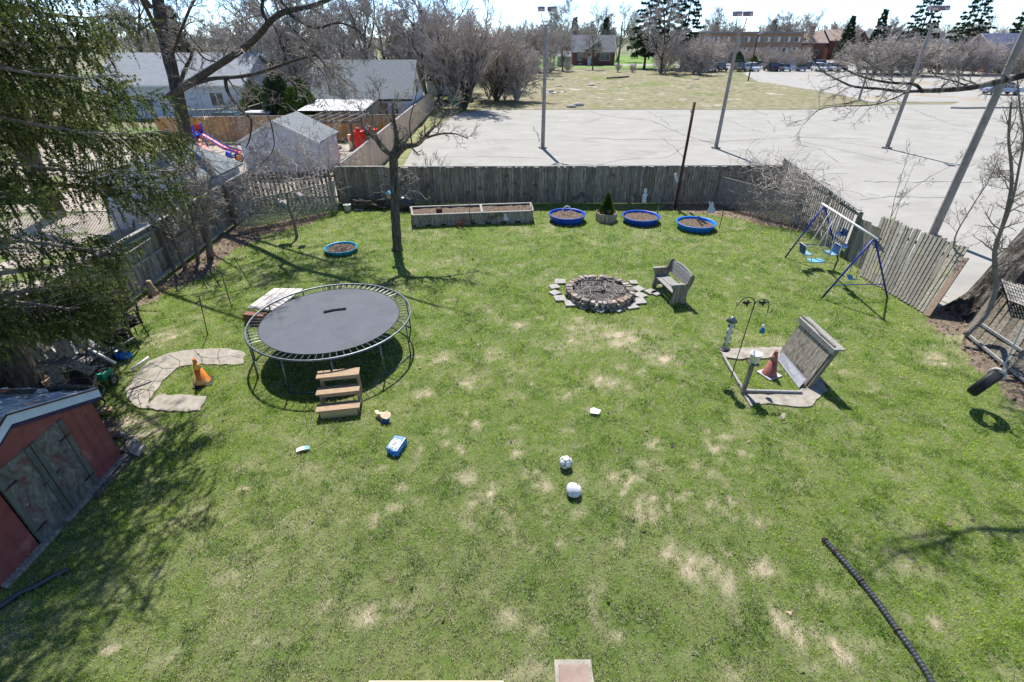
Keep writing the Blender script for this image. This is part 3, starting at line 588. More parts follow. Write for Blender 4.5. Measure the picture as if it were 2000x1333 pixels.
m1 = MB(); [m1.box(q[0].lerp(q[1], (i + .5) / 8) + Vector((0, .06, .05)), (.4, .18, .1)) for i in range(8)]; m1.build('base_block', MT['concrete'], root)
# things on / at the planter
m1 = MB(); m1.lathe([(.09, 0), (.13, .03), (.14, .16), (.11, .2), (.05, .17), (.0, .15)], G(858, 416, .46), 10); tag(m1.build('tree_stump', MT['rust'], None, True), 'small brown stump sitting in the raised planter soil', 'stump')
for (px, py, h) in ((805, 447, .85), (918, 443, 1.0), (1037, 440, 1.0), (1029, 402, 1.0)):
    p = G(px, py); tag(MB().tube([p, p + Vector((.02, 0, h))], .014, 6).build('garden_stake', MT['post']), {805: 'thin stake at the left front corner of the raised planter', 918: 'thin stake standing at the middle front of the raised planter', 1037: 'thin stake at the right front corner of the raised planter', 1029: 'thin stake behind the right end of the raised planter'}[px], 'stake', 'garden stakes around the raised planter')
def cutout(name, label, cat, poly, c, sc, m, thick=.015, rot=0):          # flat board ornament, poly in x-z
    M = rz(rot); P = [Vector(c) + M @ Vector((x * sc, 0, z * sc)) for x, z in poly]
    root = T(name, label, cat, c); MB().prism(P, M @ Vector((0, thick, 0))).build('board', m, root); return root
deer = [(0, 0), (.08, 0), (.1, .3), (.5, .32), (.55, 0), (.63, 0), (.66, .35), (.78, .75), (.95, .8), (.93, .92), (.82, .97), (.85, 1.2), (.76, 1.1), (.7, 1.22), (.68, .98), (.6, .7), (.5, .58), (.1, .6), (0, .5)]
c = G(892, 446); cutout('deer_ornament', 'flat reddish brown deer ornament against the raised planter', 'ornament', deer, c + Vector((0, -.02, .0)), .42, mat('deer_paint', [(.16, .04, .03), (.25, .09, .06)], 9, spots=[((.6, .5, .42), 14, .66)]))
rab = [(0, 0), (.6, 0), (.7, .15), (.62, .4), (.45, .5), (.5, .62), (.45, .72), (.3, .95), (.22, .92), (.26, .7), (.05, 1.), (0, .93), (.12, .62), (.08, .45), (.0, .3)]
m_pale = mat('pale_paint', [(.5, .55, .58), (.68, .7, .72)], 10, spots=[((.2, .25, .3), 20, .64)])
c = Vector((-.45, 20.55, .15)); cutout('rabbit_ornament', 'flat pale rabbit ornament fixed to the raised planter front', 'ornament', rab, c, .33, m_pale)
m1 = MB()
for dx in (-.09, .09): m1.ring(Vector((-3.6 + dx, 20.18, .33)), .075, .012, 16, 5, rx(90) @ Matrix.Diagonal((1, 1.5, 1)))
tag(m1.build('horseshoe_ornament', MT['wire']), 'pair of dark looped rings hung on the left front of the planter', 'ornament')
# ------------------------------------------------------------------ paddling pools used as planters
def pool(label, c, r, h, mt, rg=random.Random(3), extra=None, tilt=None):
    root = T('pool_planter', label, 'planter', c, 'paddling pools filled with soil')
    c = Vector(c)
    MB().lathe([(r * .84, 0), (r * .88, h * .3), (r * .9, h * .35), (r * .94, h * .9), (r * .97, h), (r, h + .012), (r * 1.0, h + .035), (r * .96, h + .04), (r * .92, h + .02), (r * .9, h * .8), (r * .87, h * .6)], c, 40).build('basin', mt, root, True)
    m1 = MB(); vs = [c + Vector((0, 0, h * .8))]; N = 30
    for k in range(1, 8):
        for j in range(N): a = 2 * math.pi * j / N; rr = r * .9 * k / 7; vs.append(c + Vector((rr * math.cos(a), rr * math.sin(a), h * .8 - .02 * (k == 7) + rg.uniform(-.02, .03))))
    fs = [(0, 1 + j, 1 + (j + 1) % N) for j in range(N)] + [(1 + k * N + j, 1 + (k + 1) * N + j, 1 + (k + 1) * N + (j + 1) % N, 1 + k * N + (j + 1) % N) for k in range(6) for j in range(N)]
    m1.add(vs, fs).build('soil', MT['soil'], root, True); return root
pool('dark blue pool planter with a white hoop, next to the raised planter', (2.28, 21.0, 0), .80, .28, MT['blue_plastic'])
pool('bright rimmed blue pool planter right of the round wooden tub', (5.42, 20.85, 0), .80, .24, MT['blue_plastic'])
pool('light blue pool planter with a dark stripe across its soil, nearest the rusty pole', (7.5, 20.0, 0), .80, .24, MT['sky_plastic'])
pool('small turquoise pool planter alone on the lawn left of the bare tree', (-6.38, 17.4, 0), .60, .14, MT['teal_plastic'])
m1 = MB(); m1.tube([G(1370, 420, .2) + Vector((-.4, .3, 0)), G(1365, 432, .22), G(1372, 440, .24)], .03, 6); tag(m1.build('black_hose_piece', MT['rubber']), 'black stick lying across the soil of the light blue pool', 'stick')
# hoop
m1 = MB(); c = Vector((2.28, 21.2, .25)); m1.ring(c, .21, .022, 24, 8, rx(90) @ Matrix.Diagonal((1, 1.5, 1)), 0, math.pi); tag(m1.build('garden_hoop', MT['white_pipe'], None, True), 'white plastic hoop arched over the dark blue pool planter', 'hoop')
# round tub with dwarf conifer
c = Vector((3.98, 21.1, 0)); root = T('wooden_tub', 'round slatted wooden tub holding a dwarf conifer', 'planter', c)
m1 = MB()
for j in range(34): a = 2 * math.pi * j / 34; m1.bar(c + Vector((.43 * math.cos(a), .43 * math.sin(a), 0)), c + Vector((.44 * math.cos(a), .44 * math.sin(a), .34 + .01 * (j % 3))), .075, .03, (math.cos(a), math.sin(a), 0))
m1.build('slat', MT.setdefault('cream_slat', mat('tan_edging', [(.3, .25, .17), (.45, .38, .27)], 8, isl=.25)), root)
m1 = MB(); m1.lathe([(.0, .30), (.42, .29)], c, 20); m1.build('soil', MT['soil'], root)
def leafy(name, m, parent, pts, size, n, rg, up=.5):
    mb = MB()
    for c_, r_ in pts:
        for i in range(n):
            d = Vector((rg.gauss(0, 1), rg.gauss(0, 1), rg.gauss(0, 1)));
            if d.length < .01: continue
            d.normalize(); p = Vector(c_) + Vector((d.x * r_[0], d.y * r_[1], d.z * r_[2])) * rg.uniform(.75, 1.05)
            t = (d + Vector((rg.uniform(-.6, .6), rg.uniform(-.6, .6), up))).normalized(); s_ = t.orthogonal().normalized(); s_ = Matrix.Rotation(rg.uniform(0, 6.28), 3, t) @ s_
            l = size * rg.uniform(.6, 1.3); mb.add([p - s_ * l * .22, p + s_ * l * .22, p + t * l], [(0, 1, 2)])
    return mb.build(name, m, parent)
root = T('dwarf_conifer', 'small cone shaped green conifer growing in the round wooden tub', 'shrub', c + Vector((0, 0, .3))); rg = random.Random(4)
leafy('crown', MT['cedar_leaf'], root, [(c + Vector((0, 0, .38 + z)), ((.33 - z * .45), (.33 - z * .45), .09)) for z in (0, .08, .16, .24, .32, .40, .48, .56, .62)], .085, 420, rg, 1.)
MB().tube([c + Vector((0, 0, .28)), c + Vector((0, 0, .9))], [.03, .01], 6).build('trunk', MT['bark'], root)
# garden figures
girl = [(-.12, 0), (.14, 0), (.1, .3), (.16, .5), (.06, .55), (.1, .66), (.08, .8), (0, .86), (-.08, .8), (-.1, .66), (-.05, .55), (-.14, .45)]
for lab, (px, py), pl, sc, z in (('flat pale child shaped garden sign behind the bright rimmed pool', (1256, 410), girl, .75, .32), ('flat pale rabbit shaped garden sign behind the light blue pool', (1378, 430), rab, .5, .3)):
    c = G(px, py) ; r0 = cutout('garden_sign', lab, 'ornament', pl, c + Vector((0, 0, z)), sc, m_pale); MB().tube([c + Vector((.03, .03, 0)), c + Vector((.03, .03, z + .35))], .012, 6).build('stake', MT['post'], r0)
c = G(1405, 447); tag(MB().tube([c, c + Vector((0, 0, .8))], .016, 6).build('garden_stake', MT['rust']), 'dark thin stake beside the light blue pool planter', 'stake')
c = G(1284, 418); tag(MB().lathe([(.04, 0), (.03, .3), (.0, .42)], c, 8).build('garden_ornament', MT['lamp_pole']), 'small grey pointed post beside the bright rimmed pool', 'ornament')
# rusty pole with white plate
p0 = Vector((7.42, 22.75, 0)); p1 = Vector((7.5, 22.78, 4.45)); root = T('rusty_pole', 'tall rusty brown pole standing in front of the back fence', 'pole', p0)
MB().tube([p0, p1], .06, 10).build('shaft', MT['rust'], root, True); MB().ring(p1 + Vector((-.05, 0, -.35)), .05, .015, 12, 5, rx(90)).build('hook', MT['metal_dark'], root)
c = G(1319, 340, 1.3); MB().box((7.3, 22.9, 1.35), (.13, .02, .42), ry(-22)).build('white_plate', MT['white'], root)
# ------------------------------------------------------------------ fire pit
FC = Vector((2.62, 13.72, 0)); root = T('fire_pit', 'round fire pit of stacked stones filled with ash and sticks', 'fire pit', FC); rg = random.Random(9)
for lay in range(3):
    n = 36; m1 = MB()
    for j in range(n):
        a = 2 * math.pi * (j + .5 * (lay % 2)) / n + rg.uniform(-.03, .03); r = .93 + rg.uniform(-.035, .035)
        m1.box(FC + Vector((r * math.cos(a), r * math.sin(a), .05 + .088 * lay + rg.uniform(-.012, .012))), (rg.uniform(.15, .22), rg.uniform(.11, .16), rg.uniform(.075, .088)), rz(math.degrees(a) + rg.uniform(-9, 9)) @ rx(rg.uniform(-5, 5)))
    m1.build('stone_course', MT['stone'], root, bev=.008)
m1 = MB(); vs = [FC + Vector((0, 0, .16))]; N = 30
for k in range(1, 9):
    for j in range(N): a = 2 * math.pi * j / N; vs.append(FC + Vector((.86 * k / 8 * math.cos(a), .86 * k / 8 * math.sin(a), .14 + rg.uniform(-.03, .05))))
m1.add(vs, [(0, 1 + j, 1 + (j + 1) % N) for j in range(N)] + [(1 + k * N + j, 1 + (k + 1) * N + j, 1 + (k + 1) * N + (j + 1) % N, 1 + k * N + (j + 1) % N) for k in range(7) for j in range(N)]); m1.build('ash_bed', MT['ash'], root)
m1 = MB()
for i in range(110):
    a = rg.uniform(0, 6.28); r = .75 * math.sqrt(rg.random()); p = FC + Vector((r * math.cos(a), r * math.sin(a), .2 + rg.uniform(0, .12))); t = rg.uniform(0, 6.28); l = rg.uniform(.1, .4)
    d = Vector((math.cos(t), math.sin(t), rg.uniform(-.15, .3))) * l; m1.tube([p, p + d * .5 + Vector((0, 0, .02)), p + d], [.008, .007, .004], 4)
o = m1.build('stick_pile', MT['vine'], None); tag(o, 'tangle of burnt sticks lying inside the stone fire pit', 'sticks', kind='stuff')
root = T('fire_grate_bar', 'thin dark steel bar on a post over the fire pit', 'grill bar', FC + Vector((.05, -.1, .14)))
MB().tube([G(1134, 549, .42), G(1180, 548, .42)], .013, 6).build('bar', MT['metal_dark'], root); MB().tube([G(1174, 568, .14), G(1176, 549, .44)], .016, 6).build('post', MT['metal_dark'], root); MB().tube([G(1133, 562, .14), G(1134, 549, .42)], .012, 6).build('post', MT['metal_dark'], root)
flags = [(1094, 552, .36, 0), (1083, 562, .32, 20), (1083, 574, .32, 40), (1094, 585, .38, 5), (1115, 595, .38, 0), (1141, 600, .36, 45), (1172, 606, .4, 40), (1206, 604, .4, 40), (1232, 600, .36, 20), (1247, 590, .42, 5), (1250, 579, .36, 40), (1246, 566, .34, 35), (1237, 554, .26, 0), (1270, 572, .3, 30), (1281, 575, .3, 40)]
for i, (px, py, s_, a) in enumerate(flags):
    c = G(px, py); n = 5; P = [c + rz(a) @ Vector((s_ / 2 * x * rg.uniform(.8, 1.05), s_ / 2 * y * rg.uniform(.8, 1.05), 0)) + Vector((0, 0, .02)) for x, y in ((-1, -1), (1, -1), (1, 1), (-1, 1))]
    tag(MB().prism(P, (0, 0, .035)).build('paving_stone', MT['flag'], bev=.006), 'pale flat stone set in the grass around the fire pit' if i < 13 else 'pale flat stone set in the grass between the fire pit and bench', 'paving stone', 'paving stones around the fire pit')
# ------------------------------------------------------------------ bench
BP = Vector((4.72, 13.75, 0)); root = T('garden_bench', 'weathered wooden bench with carved ends beside the fire pit', 'bench', BP)
u = Vector((.18, -1, 0)).normalized(); v_ = Vector((1, .18, 0)).normalized()       # u along the bench, v_ towards the back
def bp(s, d, z): return BP + u * s + v_ * d + Vector((0, 0, z))
endp = [(-.24, 0), (-.12, 0), (-.06, .1), (.06, .1), (.14, 0), (.28, 0), (.24, .18), (.24, .42), (.32, .6), (.38, .8), (.37, .92), (.31, .95), (.24, .9), (.2, .72), (.12, .64), (-.26, .64), (-.28, .58), (-.22, .5), (-.2, .3), (-.24, .12)]
for s in (-.66, .62): MB().prism([bp(s, d, z) for d, z in endp], u * .05).build('end_panel', MT['wood'], root, bev=.006)
for d in (-.16, .0, .15): MB().bar(bp(-.64, d, .41), bp(.64, d, .41), .03, .145, v_).build('seat_board', MT['wood_sun'], root, bev=.004)
for d, z, w_ in ((.26, .62, .15), (.3, .79, .17)): MB().bar(bp(-.64, d, z), bp(.64, d, z), w_, .03, v_ + Vector((0, 0, -.25))).build('back_board', MT['wood_sun'], root, bev=.004)
MB().prism([bp(-.62, .31, .86), bp(.62, .31, .86), bp(.45, .33, .93), bp(0, .335, .97), bp(-.45, .33, .93)], v_ * .03).build('crest_board', MT['wood_sun'], root)
for s in (-.665, .615): MB().bar(bp(s + .025, -.3, .665), bp(s + .025, .1, .665), .03, .09, u).build('arm_rest', MT['wood_sun'], root)
# ------------------------------------------------------------------ swing set
S0, S1 = Vector((10.42, 16.6, 1.96)), Vector((10.16, 13.45, 1.96))
root = T('swing_set', 'metal swing set with blue legs and white top bar by the fence', 'swing set', (10.3, 15, 0)); uu = (S1 - S0).normalized(); xx = Vector((1, 0, 0))
MB().tube([S0 - uu * .15, S1 + uu * .15], .035, 10).build('top_bar', MT['white_pipe'], root, True)
feet = [G(1533, 504), G(1637, 508), G(1604, 584), G(1733, 581)]
for i, f in enumerate(feet):
    top = (S0 if i < 2 else S1) + Vector((-.03 if i % 2 == 0 else .03, 0, -.06)); f = Vector((f.x, f.y, 0)); MB().tube([top, f], .027, 8).build('leg', MT['blue_paint'], root, True)
for i in (0, 2):
    a, b = feet[i], feet[i + 1]; top = S0 if i < 2 else S1; h = .42 if i else .5
    MB().tube([a.lerp(Vector(top), h / 1.96 + .02), b.lerp(Vector(top), h / 1.96 + .02)], .014, 6).build('cross_bar', MT['blue_paint'], root)
def chain(a, b, n=12, m=MT['wire']):
    return MB().tube([a, b], .008, 4)
def on(t): return S0.lerp(S1, t)
# glider: two seats facing each other over a foot board
gr_ = T('glider_swing', 'two seat glider with light blue seats hanging from the far end of the swing set', 'swing', on(.24) - Vector((0, 0, 1.5)), None)
g0 = on(.24); c = Vector((g0.x - .1, g0.y, 0))
MB().box(c + Vector((0, 0, .28)), (.5, .34, .03)).build('foot_board', MT['seat_blue'], gr_, bev=.01)
for sx in (-1, 1):
    MB().box(c + Vector((sx * .42, 0, .55)), (.26, .36, .035)).build('seat', MT['seat_blue'], gr_, bev=.01)
    MB().box(c + Vector((sx * .57, 0, .72)), (.03, .36, .3), ry(sx * 14)).build('backrest', MT['seat_navy'], gr_, bev=.01)
    for sy in (-1, 1):
        MB().tube([g0 + Vector((sx * .03, sy * .2, -.03)), c + Vector((sx * .3, sy * .2, .56)), c + Vector((sx * .24, sy * .17, .29))], .012, 6).build('hanger', MT['white_pipe'], gr_, True)
    MB().tube([c + Vector((sx * .3, -.2, .56)), c + Vector((sx * .3, .2, .56)), c + Vector((sx * .56, .2, .58)), c + Vector((sx * .58, .2, .86)), c + Vector((sx * .58, -.2, .86)), c + Vector((sx * .56, -.2, .58)), c + Vector((sx * .3, -.2, .56))], .01, 5).build('seat_frame', MT['white_pipe'], gr_, True)
def swing(label, t, z, sm, w_=.36, dx=0, back=False):
    r0 = T('swing', label, 'swing', on(t) - Vector((0, 0, 1.96 - z))); c = on(t) + Vector((dx, 0, z - 1.96)); m1 = MB(); n = 8
    for i in range(n):
        y0, y1 = -w_ / 2 + w_ * i / n, -w_ / 2 + w_ * (i + 1) / n; f = lambda y: .22 * (abs(y) / (w_ / 2)) ** 2 * w_
        m1.prism([c + Vector((-.08, y0, f(y0))), c + Vector((.08, y0, f(y0))), c + Vector((.08, y1, f(y1))), c + Vector((-.08, y1, f(y1)))], (0, 0, .02))
    m1.build('seat', MT[sm], r0)
    for s in (-1, 1): MB().tube([c + Vector((0, s * w_ / 2, .09)), on(t) + uu * (-s * w_ / 2) * 1.0 + Vector((0, 0, -.02))], .009, 4).build('chain', MT['wire'], r0)
    if back: MB().box(c + Vector((.1, 0, .12)), (.02, .3, .2)).build('backrest', MT[sm], r0)
swing('high hung dark blue toddler swing beside the glider', .47, 1.42, 'seat_navy', .3, 0, True)
swing('dark blue swing seat hanging in the middle of the swing set', .64, 1.2, 'seat_navy', .32)
swing('low light blue swing seat nearest the leaning fence boards', .83, .42, 'seat_blue', .34, .15)
# ------------------------------------------------------------------ concrete pads and path
for nm, P, lab in (('curved_path', PATH, 'curved cracked concrete garden path around the orange cone'), ('concrete_slab', SLAB, 'pale broken concrete slab below the orange cone'), ('concrete_slab', CON1, 'thin sandy concrete strip under the bird feeder'), ('concrete_slab', CON2, 'stained concrete corner pad behind the slatted board')):
    pts = [G(a, b) for a, b in P]; cx = sum((p for p in pts), Vector()) / len(pts)
    if nm == 'curved_path':
        # broken into irregular plates
        o = MB().prism([(p.x, p.y, -.02) for p in rough(pts)][::-1], (0, 0, .05)).build(nm, MT['concrete'], None, bev=.004); tag(o, kind='structure')
        ck = MB(); rgc = random.Random(12)
        for L_ in ([(262, 738), (300, 745), (318, 745)], [(290, 708), (318, 720), (350, 718)], [(330, 692), (352, 705), (350, 718)], [(380, 684), (392, 697), (395, 712)], [(248, 770), (275, 760), (303, 765)], [(300, 745), (290, 760), (292, 780)], [(318, 720), (308, 735), (300, 745)], [(430, 682), (425, 700), (430, 715)], [(275, 760), (270, 780), (275, 797)], [(392, 697), (425, 700), (450, 695), (476, 700)]):
            Q = [G(a, b, .033) for a, b in L_]
            for a, b in zip(Q, Q[1:]):
                nr = Vector((-(b - a).y, (b - a).x, 0)).normalized() * .008; mm = a.lerp(b, .5) + nr * rgc.uniform(-3, 3)
                for s_, e_ in ((a, mm), (mm, b)): ck.face([s_ + nr, s_ - nr, e_ - nr, e_ + nr])
        ck.build('crack', MT['crack'], o)
    else: tag(MB().prism([(p.x, p.y, -.02) for p in rough(pts, 0, .03, len(P))][::-1], (0, 0, .053)).build(nm, MT['concrete'], None, bev=.005), kind='structure')
m1 = MB(); 
tag(MB().bar(G(1412, 694, .05), G(1450, 760, .05), .05, .05).build('edging_board', MT['wood_sun']), 'thin grey edging board running under the bird feeder pole', 'edging board', 'edging boards of the sandbox')
tag(MB().bar(G(1451, 764, .05), G(1566, 767, .05), .05, .08).build('edging_board', MT['wood_sun']), 'grey edging board along the near side of the sandbox', 'edging board', 'edging boards of the sandbox')
tag(MB().bar(G(1452, 768, .04), G(1468, 794, .04), .04, .04).build('edging_board', MT['wood_sun']), 'short stub of edging board below the bucket post', 'edging board', 'edging boards of the sandbox')
# slatted board with capped top and grey sheet ledge
B0, B1, T0, T1 = G(1522, 692, 0), G(1572, 757, 0), G(1568, 628, 1.02), G(1628, 684, 1.02)
root = T('slatted_board', 'upright slatted wooden board with a bleached cap in the sandbox corner', 'board', (B0 + B1) / 2)
fx = Vector((-1, 0, .1)); n = 9
for i in range(n):
    f = (i + .5) / n; MB().bar(B0.lerp(B1, f), T0.lerp(T1, f), .138, .03, fx).build('slat', MT['wood'], root)
MB().bar(B0 + Vector((.05, .02, 0)), T0 + Vector((.05, .02, 0)), .06, .07, fx).build('frame_post', MT['post'], root)
MB().bar(B1 + Vector((.05, -.03, 0)), T1 + Vector((.05, -.03, 0)), .07, .08, fx).build('frame_post', MT['post'], root)
e = (T1 - T0).normalized() * .1
MB().bar(T0 - e + Vector((.06, 0, .05)), T1 + e + Vector((.06, 0, .05)), .25, .04).build('cap_board', MT['wood_sun'], root, bev=.005)
MB().bar(T0 - e + Vector((-.05, 0, 0)), T1 + e + Vector((-.05, 0, 0)), .03, .12, (0, 0, 1)).build('cap_rail', MT['wood_sun'], root)
MB().tube([T0 + Vector((.0, .08, .1)), T0.lerp(T1, .35) + Vector((.03, 0, .09)), T0.lerp(T1, .6) + Vector((-.02, 0, .1)), T1 + Vector((.0, 0, .09))], .022, 6).build('pole_strip', MT['post'], root)
P = [G(1517, 702, .02), G(1560, 759, .02), G(1575, 742, .2), G(1528, 688, .2)]
MB().prism(P, (0, 0, .012)).build('grey_sheet', mat('zinc_sheet', [(.3, .31, .33), (.42, .43, .45)], 9, rough=.5, metal=.3, spots=[((.16, .16, .17), 12, .66)]), root)
# cones
def cone(label, c, h, r0, r1, base, mc, mb_, tip, band):
    root = T('traffic_cone', label, 'traffic cone', c); c = Vector(c)
    MB().prism([c + rz(25) @ Vector((x * base / 2, y * base / 2, 0)) + Vector((0, 0, .005)) for x, y in ((-1, -1), (1, -1), (1, 1), (-1, 1))], (0, 0, .03)).build('base', mb_, root, bev=.008)
    MB().lathe([(r0 * 1.12, .036), (r0 * 1.05, .06), (r0, .07), (r0 + (r1 - r0) * .62, h * .62)], c, 24).build('body', mc, root, True)
    MB().lathe([(r0 + (r1 - r0) * .62 + .002, h * .62), (r0 + (r1 - r0) * .84 + .002, h * .84)], c, 24).build('collar', band, root, True)
    MB().lathe([(r0 + (r1 - r0) * .84, h * .84), (r1 + .006, h * .97), (r1, h), (r1 * .55, h), (r1 * .6, h * .9)], c, 24).build('tip', tip, root, True)
cone('faded orange traffic cone standing on the grass inside the curved path', G(397, 748), .66, .16, .028, .40, MT['orange'], MT['rubber'], MT['orange'], MT['orange_band'])
cone('dull red traffic cone in the sandbox beside the slatted board', G(1502, 732), .66, .15, .035, .40, MT['faded_red'], mat('grey_base', [(.35, .35, .36), (.45, .45, .46)], 5), MT['faded_red'], MT['faded_red'])
# post with white bucket
c = G(1450, 770); root = T('bucket_post', 'slanting wooden post with a white bucket on top at the sandbox corner', 'post', c); t = Vector((c.x + .05, c.y + .05, .78))
MB().bar(c, t, .075, .075, (0, -1, 0)).build('post', MT['post'], root)
MB().box(t + Vector((.0, 0, .02)), (.2, .2, .03)).build('bracket', MT['wood_dark'], root)
t2 = t + Vector((.02, 0, .04)); bk = T('white_bucket', 'white plastic bucket sitting on the slanting post', 'bucket', t2)
MB().lathe([(.0, 0), (.085, 0), (.115, .2), (.125, .2), (.125, .22), (.112, .22), (.08, .02), (0, .02)], t2, 24).build('pail', MT['white'], bk, True); MB().lathe([(0, .09), (.095, .09)], t2, 20).build('contents', MT['concrete'], bk)
# shepherd hook with feeder and hanging ornament
c = G(1427, 740); hp = T('shepherd_hook', 'tall thin black double shepherd hook with bird silhouettes', 'garden hook', c); top = Vector((c.x + .06, c.y, 1.95))
MB().tube([c, top], .011, 6).build('pole', MT['metal_dark'], hp)
def arc(c0, r, a0, a1, n=14): return [c0 + Vector((r * math.cos(R(a0 + (a1 - a0) * i / n)), 0, r * math.sin(R(a0 + (a1 - a0) * i / n)))) for i in range(n + 1)]
a1 = [top - Vector((0, 0, .12))] + arc(top + Vector((-.16, 0, 0)), .16, 0, 160) + [top + Vector((-.36, 0, -.06)), top + Vector((-.38, 0, .05))]
a2 = [top - Vector((0, 0, .12))] + arc(top + Vector((.16, 0, -.05)), .16, 180, 10) + [top + Vector((.33, 0, -.2)), top + Vector((.4, 0, -.2)), top + Vector((.43, 0, -.13))]
MB().tube(a1, .011, 6).build('hook_arm', MT['metal_dark'], hp); MB().tube(a2, .011, 6).build('hook_arm', MT['metal_dark'], hp)
bird = [(-.1, 0), (-.02, -.03), (.02, -.08), (.05, -.02), (.12, .02), (.05, .03), (.03, .08), (-.01, .03), (-.07, .05)]
for dx in (-.17, .17): MB().prism([top + Vector((dx + x, 0, z + .02)) for x, z in bird], (0, .008, 0)).build('bird_figure', MT['metal_dark'], hp); 
for dx in (-.17, .17):
    m1 = MB()
    for k in range(-3, 4): m1.tube([top + Vector((dx + k * .035, 0, 0)), top + Vector((dx + k * .035 + .01, 0, -.07 - .015 * (k % 2)))], .005, 4)
    m1.build('grass_figure', MT['metal_dark'], hp)
f = top + Vector((-.38, 0, -.42)); fd = T('bird_feeder', 'clear tube bird feeder with dark cap hanging from the black hook', 'bird feeder', f)
MB().tube([top + Vector((-.37, 0, -.05)), f + Vector((0, 0, .12))], .005, 4).build('hanger', MT['wire'], fd)
MB().lathe([(.12, 0), (.06, .08), (.015, .12), (0, .12)], f, 16).build('cap', MT['metal_grey'], fd, True)
MB().tube([f, f - Vector((0, 0, .72))], .048, 12).build('tube', mat('feeder_tube', [(.5, .52, .42), (.66, .67, .6)], 4, rough=.25, bump=0), fd, True)
m1 = MB()
for k in range(4):
    for s in (-1, 1): m1.ring(f + Vector((s * .045, -.03, -.1 - .16 * k)), .028, .009, 12, 4, rx(80) @ ry(0))
m1.build('feeding_port', MT['metal_dark'], fd); MB().lathe([(.10, -.74), (.12, -.71), (.115, -.70), (.04, -.72)], f, 16).build('seed_tray', MT['metal_dark'], fd, True)
g_ = top + Vector((.34, 0, -.62)); wd = T('hanging_ornament', 'small blue and white hanging ornament on the right hook arm', 'ornament', g_)
MB().tube([top + Vector((.33, 0, -.2)), g_ + Vector((0, 0, .14))], .005, 4).build('cord', MT['wire'], wd); MB().lathe([(0, -.1), (.06, -.08), (.05, .0), (.03, .03), (0, .04)], g_, 12).build('lower_body', mat('teal_paint', [(.02, .1, .2), (.05, .2, .3)], 8, rough=.4), wd, True); MB().lathe([(0, .03), (.035, .05), (.03, .1), (.0, .13)], g_, 12).build('upper_body', MT['white'], wd, True)
# ------------------------------------------------------------------ tyre swing
tc = Vector((9.78, 8.34, .66)); n_ = Vector((-.495, .81, .313)).normalized(); q_ = n_.to_track_quat('Z', 'Y').to_matrix()
root = T('tyre_swing', 'black car tyre hanging on a rope at the right edge', 'tyre swing', tc)
pr_ = [(.20, -.07), (.205, -.085), (.26, -.108), (.30, -.10), (.325, -.085), (.335, -.05), (.337, 0), (.335, .05), (.325, .085), (.30, .10), (.26, .108), (.205, .085), (.20, .07), (.215, .06), (.25, .085), (.3, .08), (.315, 0), (.3, -.08), (.25, -.085), (.215, -.06), (.20, -.07)]
MB().lathe(pr_, tc, 48, q_, cap=False).build('tyre', MT['rubber'], root, True)
m1 = MB()
for z in (-.06, -.025, .012, .05): m1.ring(tc + n_ * z, .337, .0045, 48, 4, q_)
m1.build('tread_rib', MT['rubber'], root)
upv = (Vector((0, 0, 1)) - n_ * n_.z).normalized(); tp = tc + upv * .34
m1 = MB(); m1.tube([tp + Vector((0, 0, 0)), tp + Vector((.02, 0, .12)), Vector((9.86, 8.55, 3.5)), Vector((9.9, 8.8, 8.35))], .016, 6); m1.build('rope', MT['rope'], root)
m1 = MB(); rr = tc + upv * .27
m1.ring(rr, .135, .014, 18, 5, Matrix((n_, upv, n_.cross(upv))).transposed()); m1.ring(rr + n_.cross(upv) * .03, .135, .014, 18, 5, Matrix((n_, upv, n_.cross(upv))).transposed()); m1.build('rope_knot', MT['rope'], root)
# ------------------------------------------------------------------ balls and litter on the lawn
def uv(c, r, nlat=16, nlon=24, f=None):
    vs = [Vector((0, 0, r))]; 
    for i in range(1, nlat):
        for j in range(nlon): a = math.pi * i / nlat; b_ = 2 * math.pi * j / nlon; vs.append(Vector((r * math.sin(a) * math.cos(b_), r * math.sin(a) * math.sin(b_), r * math.cos(a))))
    vs.append(Vector((0, 0, -r)))
    if f: vs = [f(v) for v in vs]
    fs = [(0, 1 + j, 1 + (j + 1) % nlon) for j in range(nlon)]
    for i in range(nlat - 2):
        for j in range(nlon): k = 1 + i * nlon; fs.append((k + j, k + nlon + j, k + nlon + (j + 1) % nlon, k + (j + 1) % nlon))
    k = 1 + (nlat - 2) * nlon; fs += [(k + j, len(vs) - 1, k + (j + 1) % nlon) for j in range(nlon)]
    return MB().add([v + Vector(c) for v in vs], fs)
c = G(1105, 903, .12); root = T('football', 'round white football with dark seams between round panels', 'ball', c)
uv(c, .118).build('dark_seams', mat('ball_dark', [(.12, .14, .15), (.2, .22, .23)], 6, rough=.5), root, True)
phi = 1.618; ic = [Vector(p).normalized() for p in [(0, s, t * phi) for s in (-1, 1) for t in (-1, 1)] + [(s, t * phi, 0) for s in (-1, 1) for t in (-1, 1)] + [(t * phi, 0, s) for s in (-1, 1) for t in (-1, 1)]]
ic += [Vector(p).normalized() for p in [(s, t, q) for s in (-1, 1) for t in (-1, 1) for q in (-1, 1)] + [(0, s / phi, t * phi) for s in (-1, 1) for t in (-1, 1)] + [(s / phi, t * phi, 0) for s in (-1, 1) for t in (-1, 1)] + [(t * phi, 0, s / phi) for s in (-1, 1) for t in (-1, 1)]][:0]
Mr = rz(20) @ rx(35)
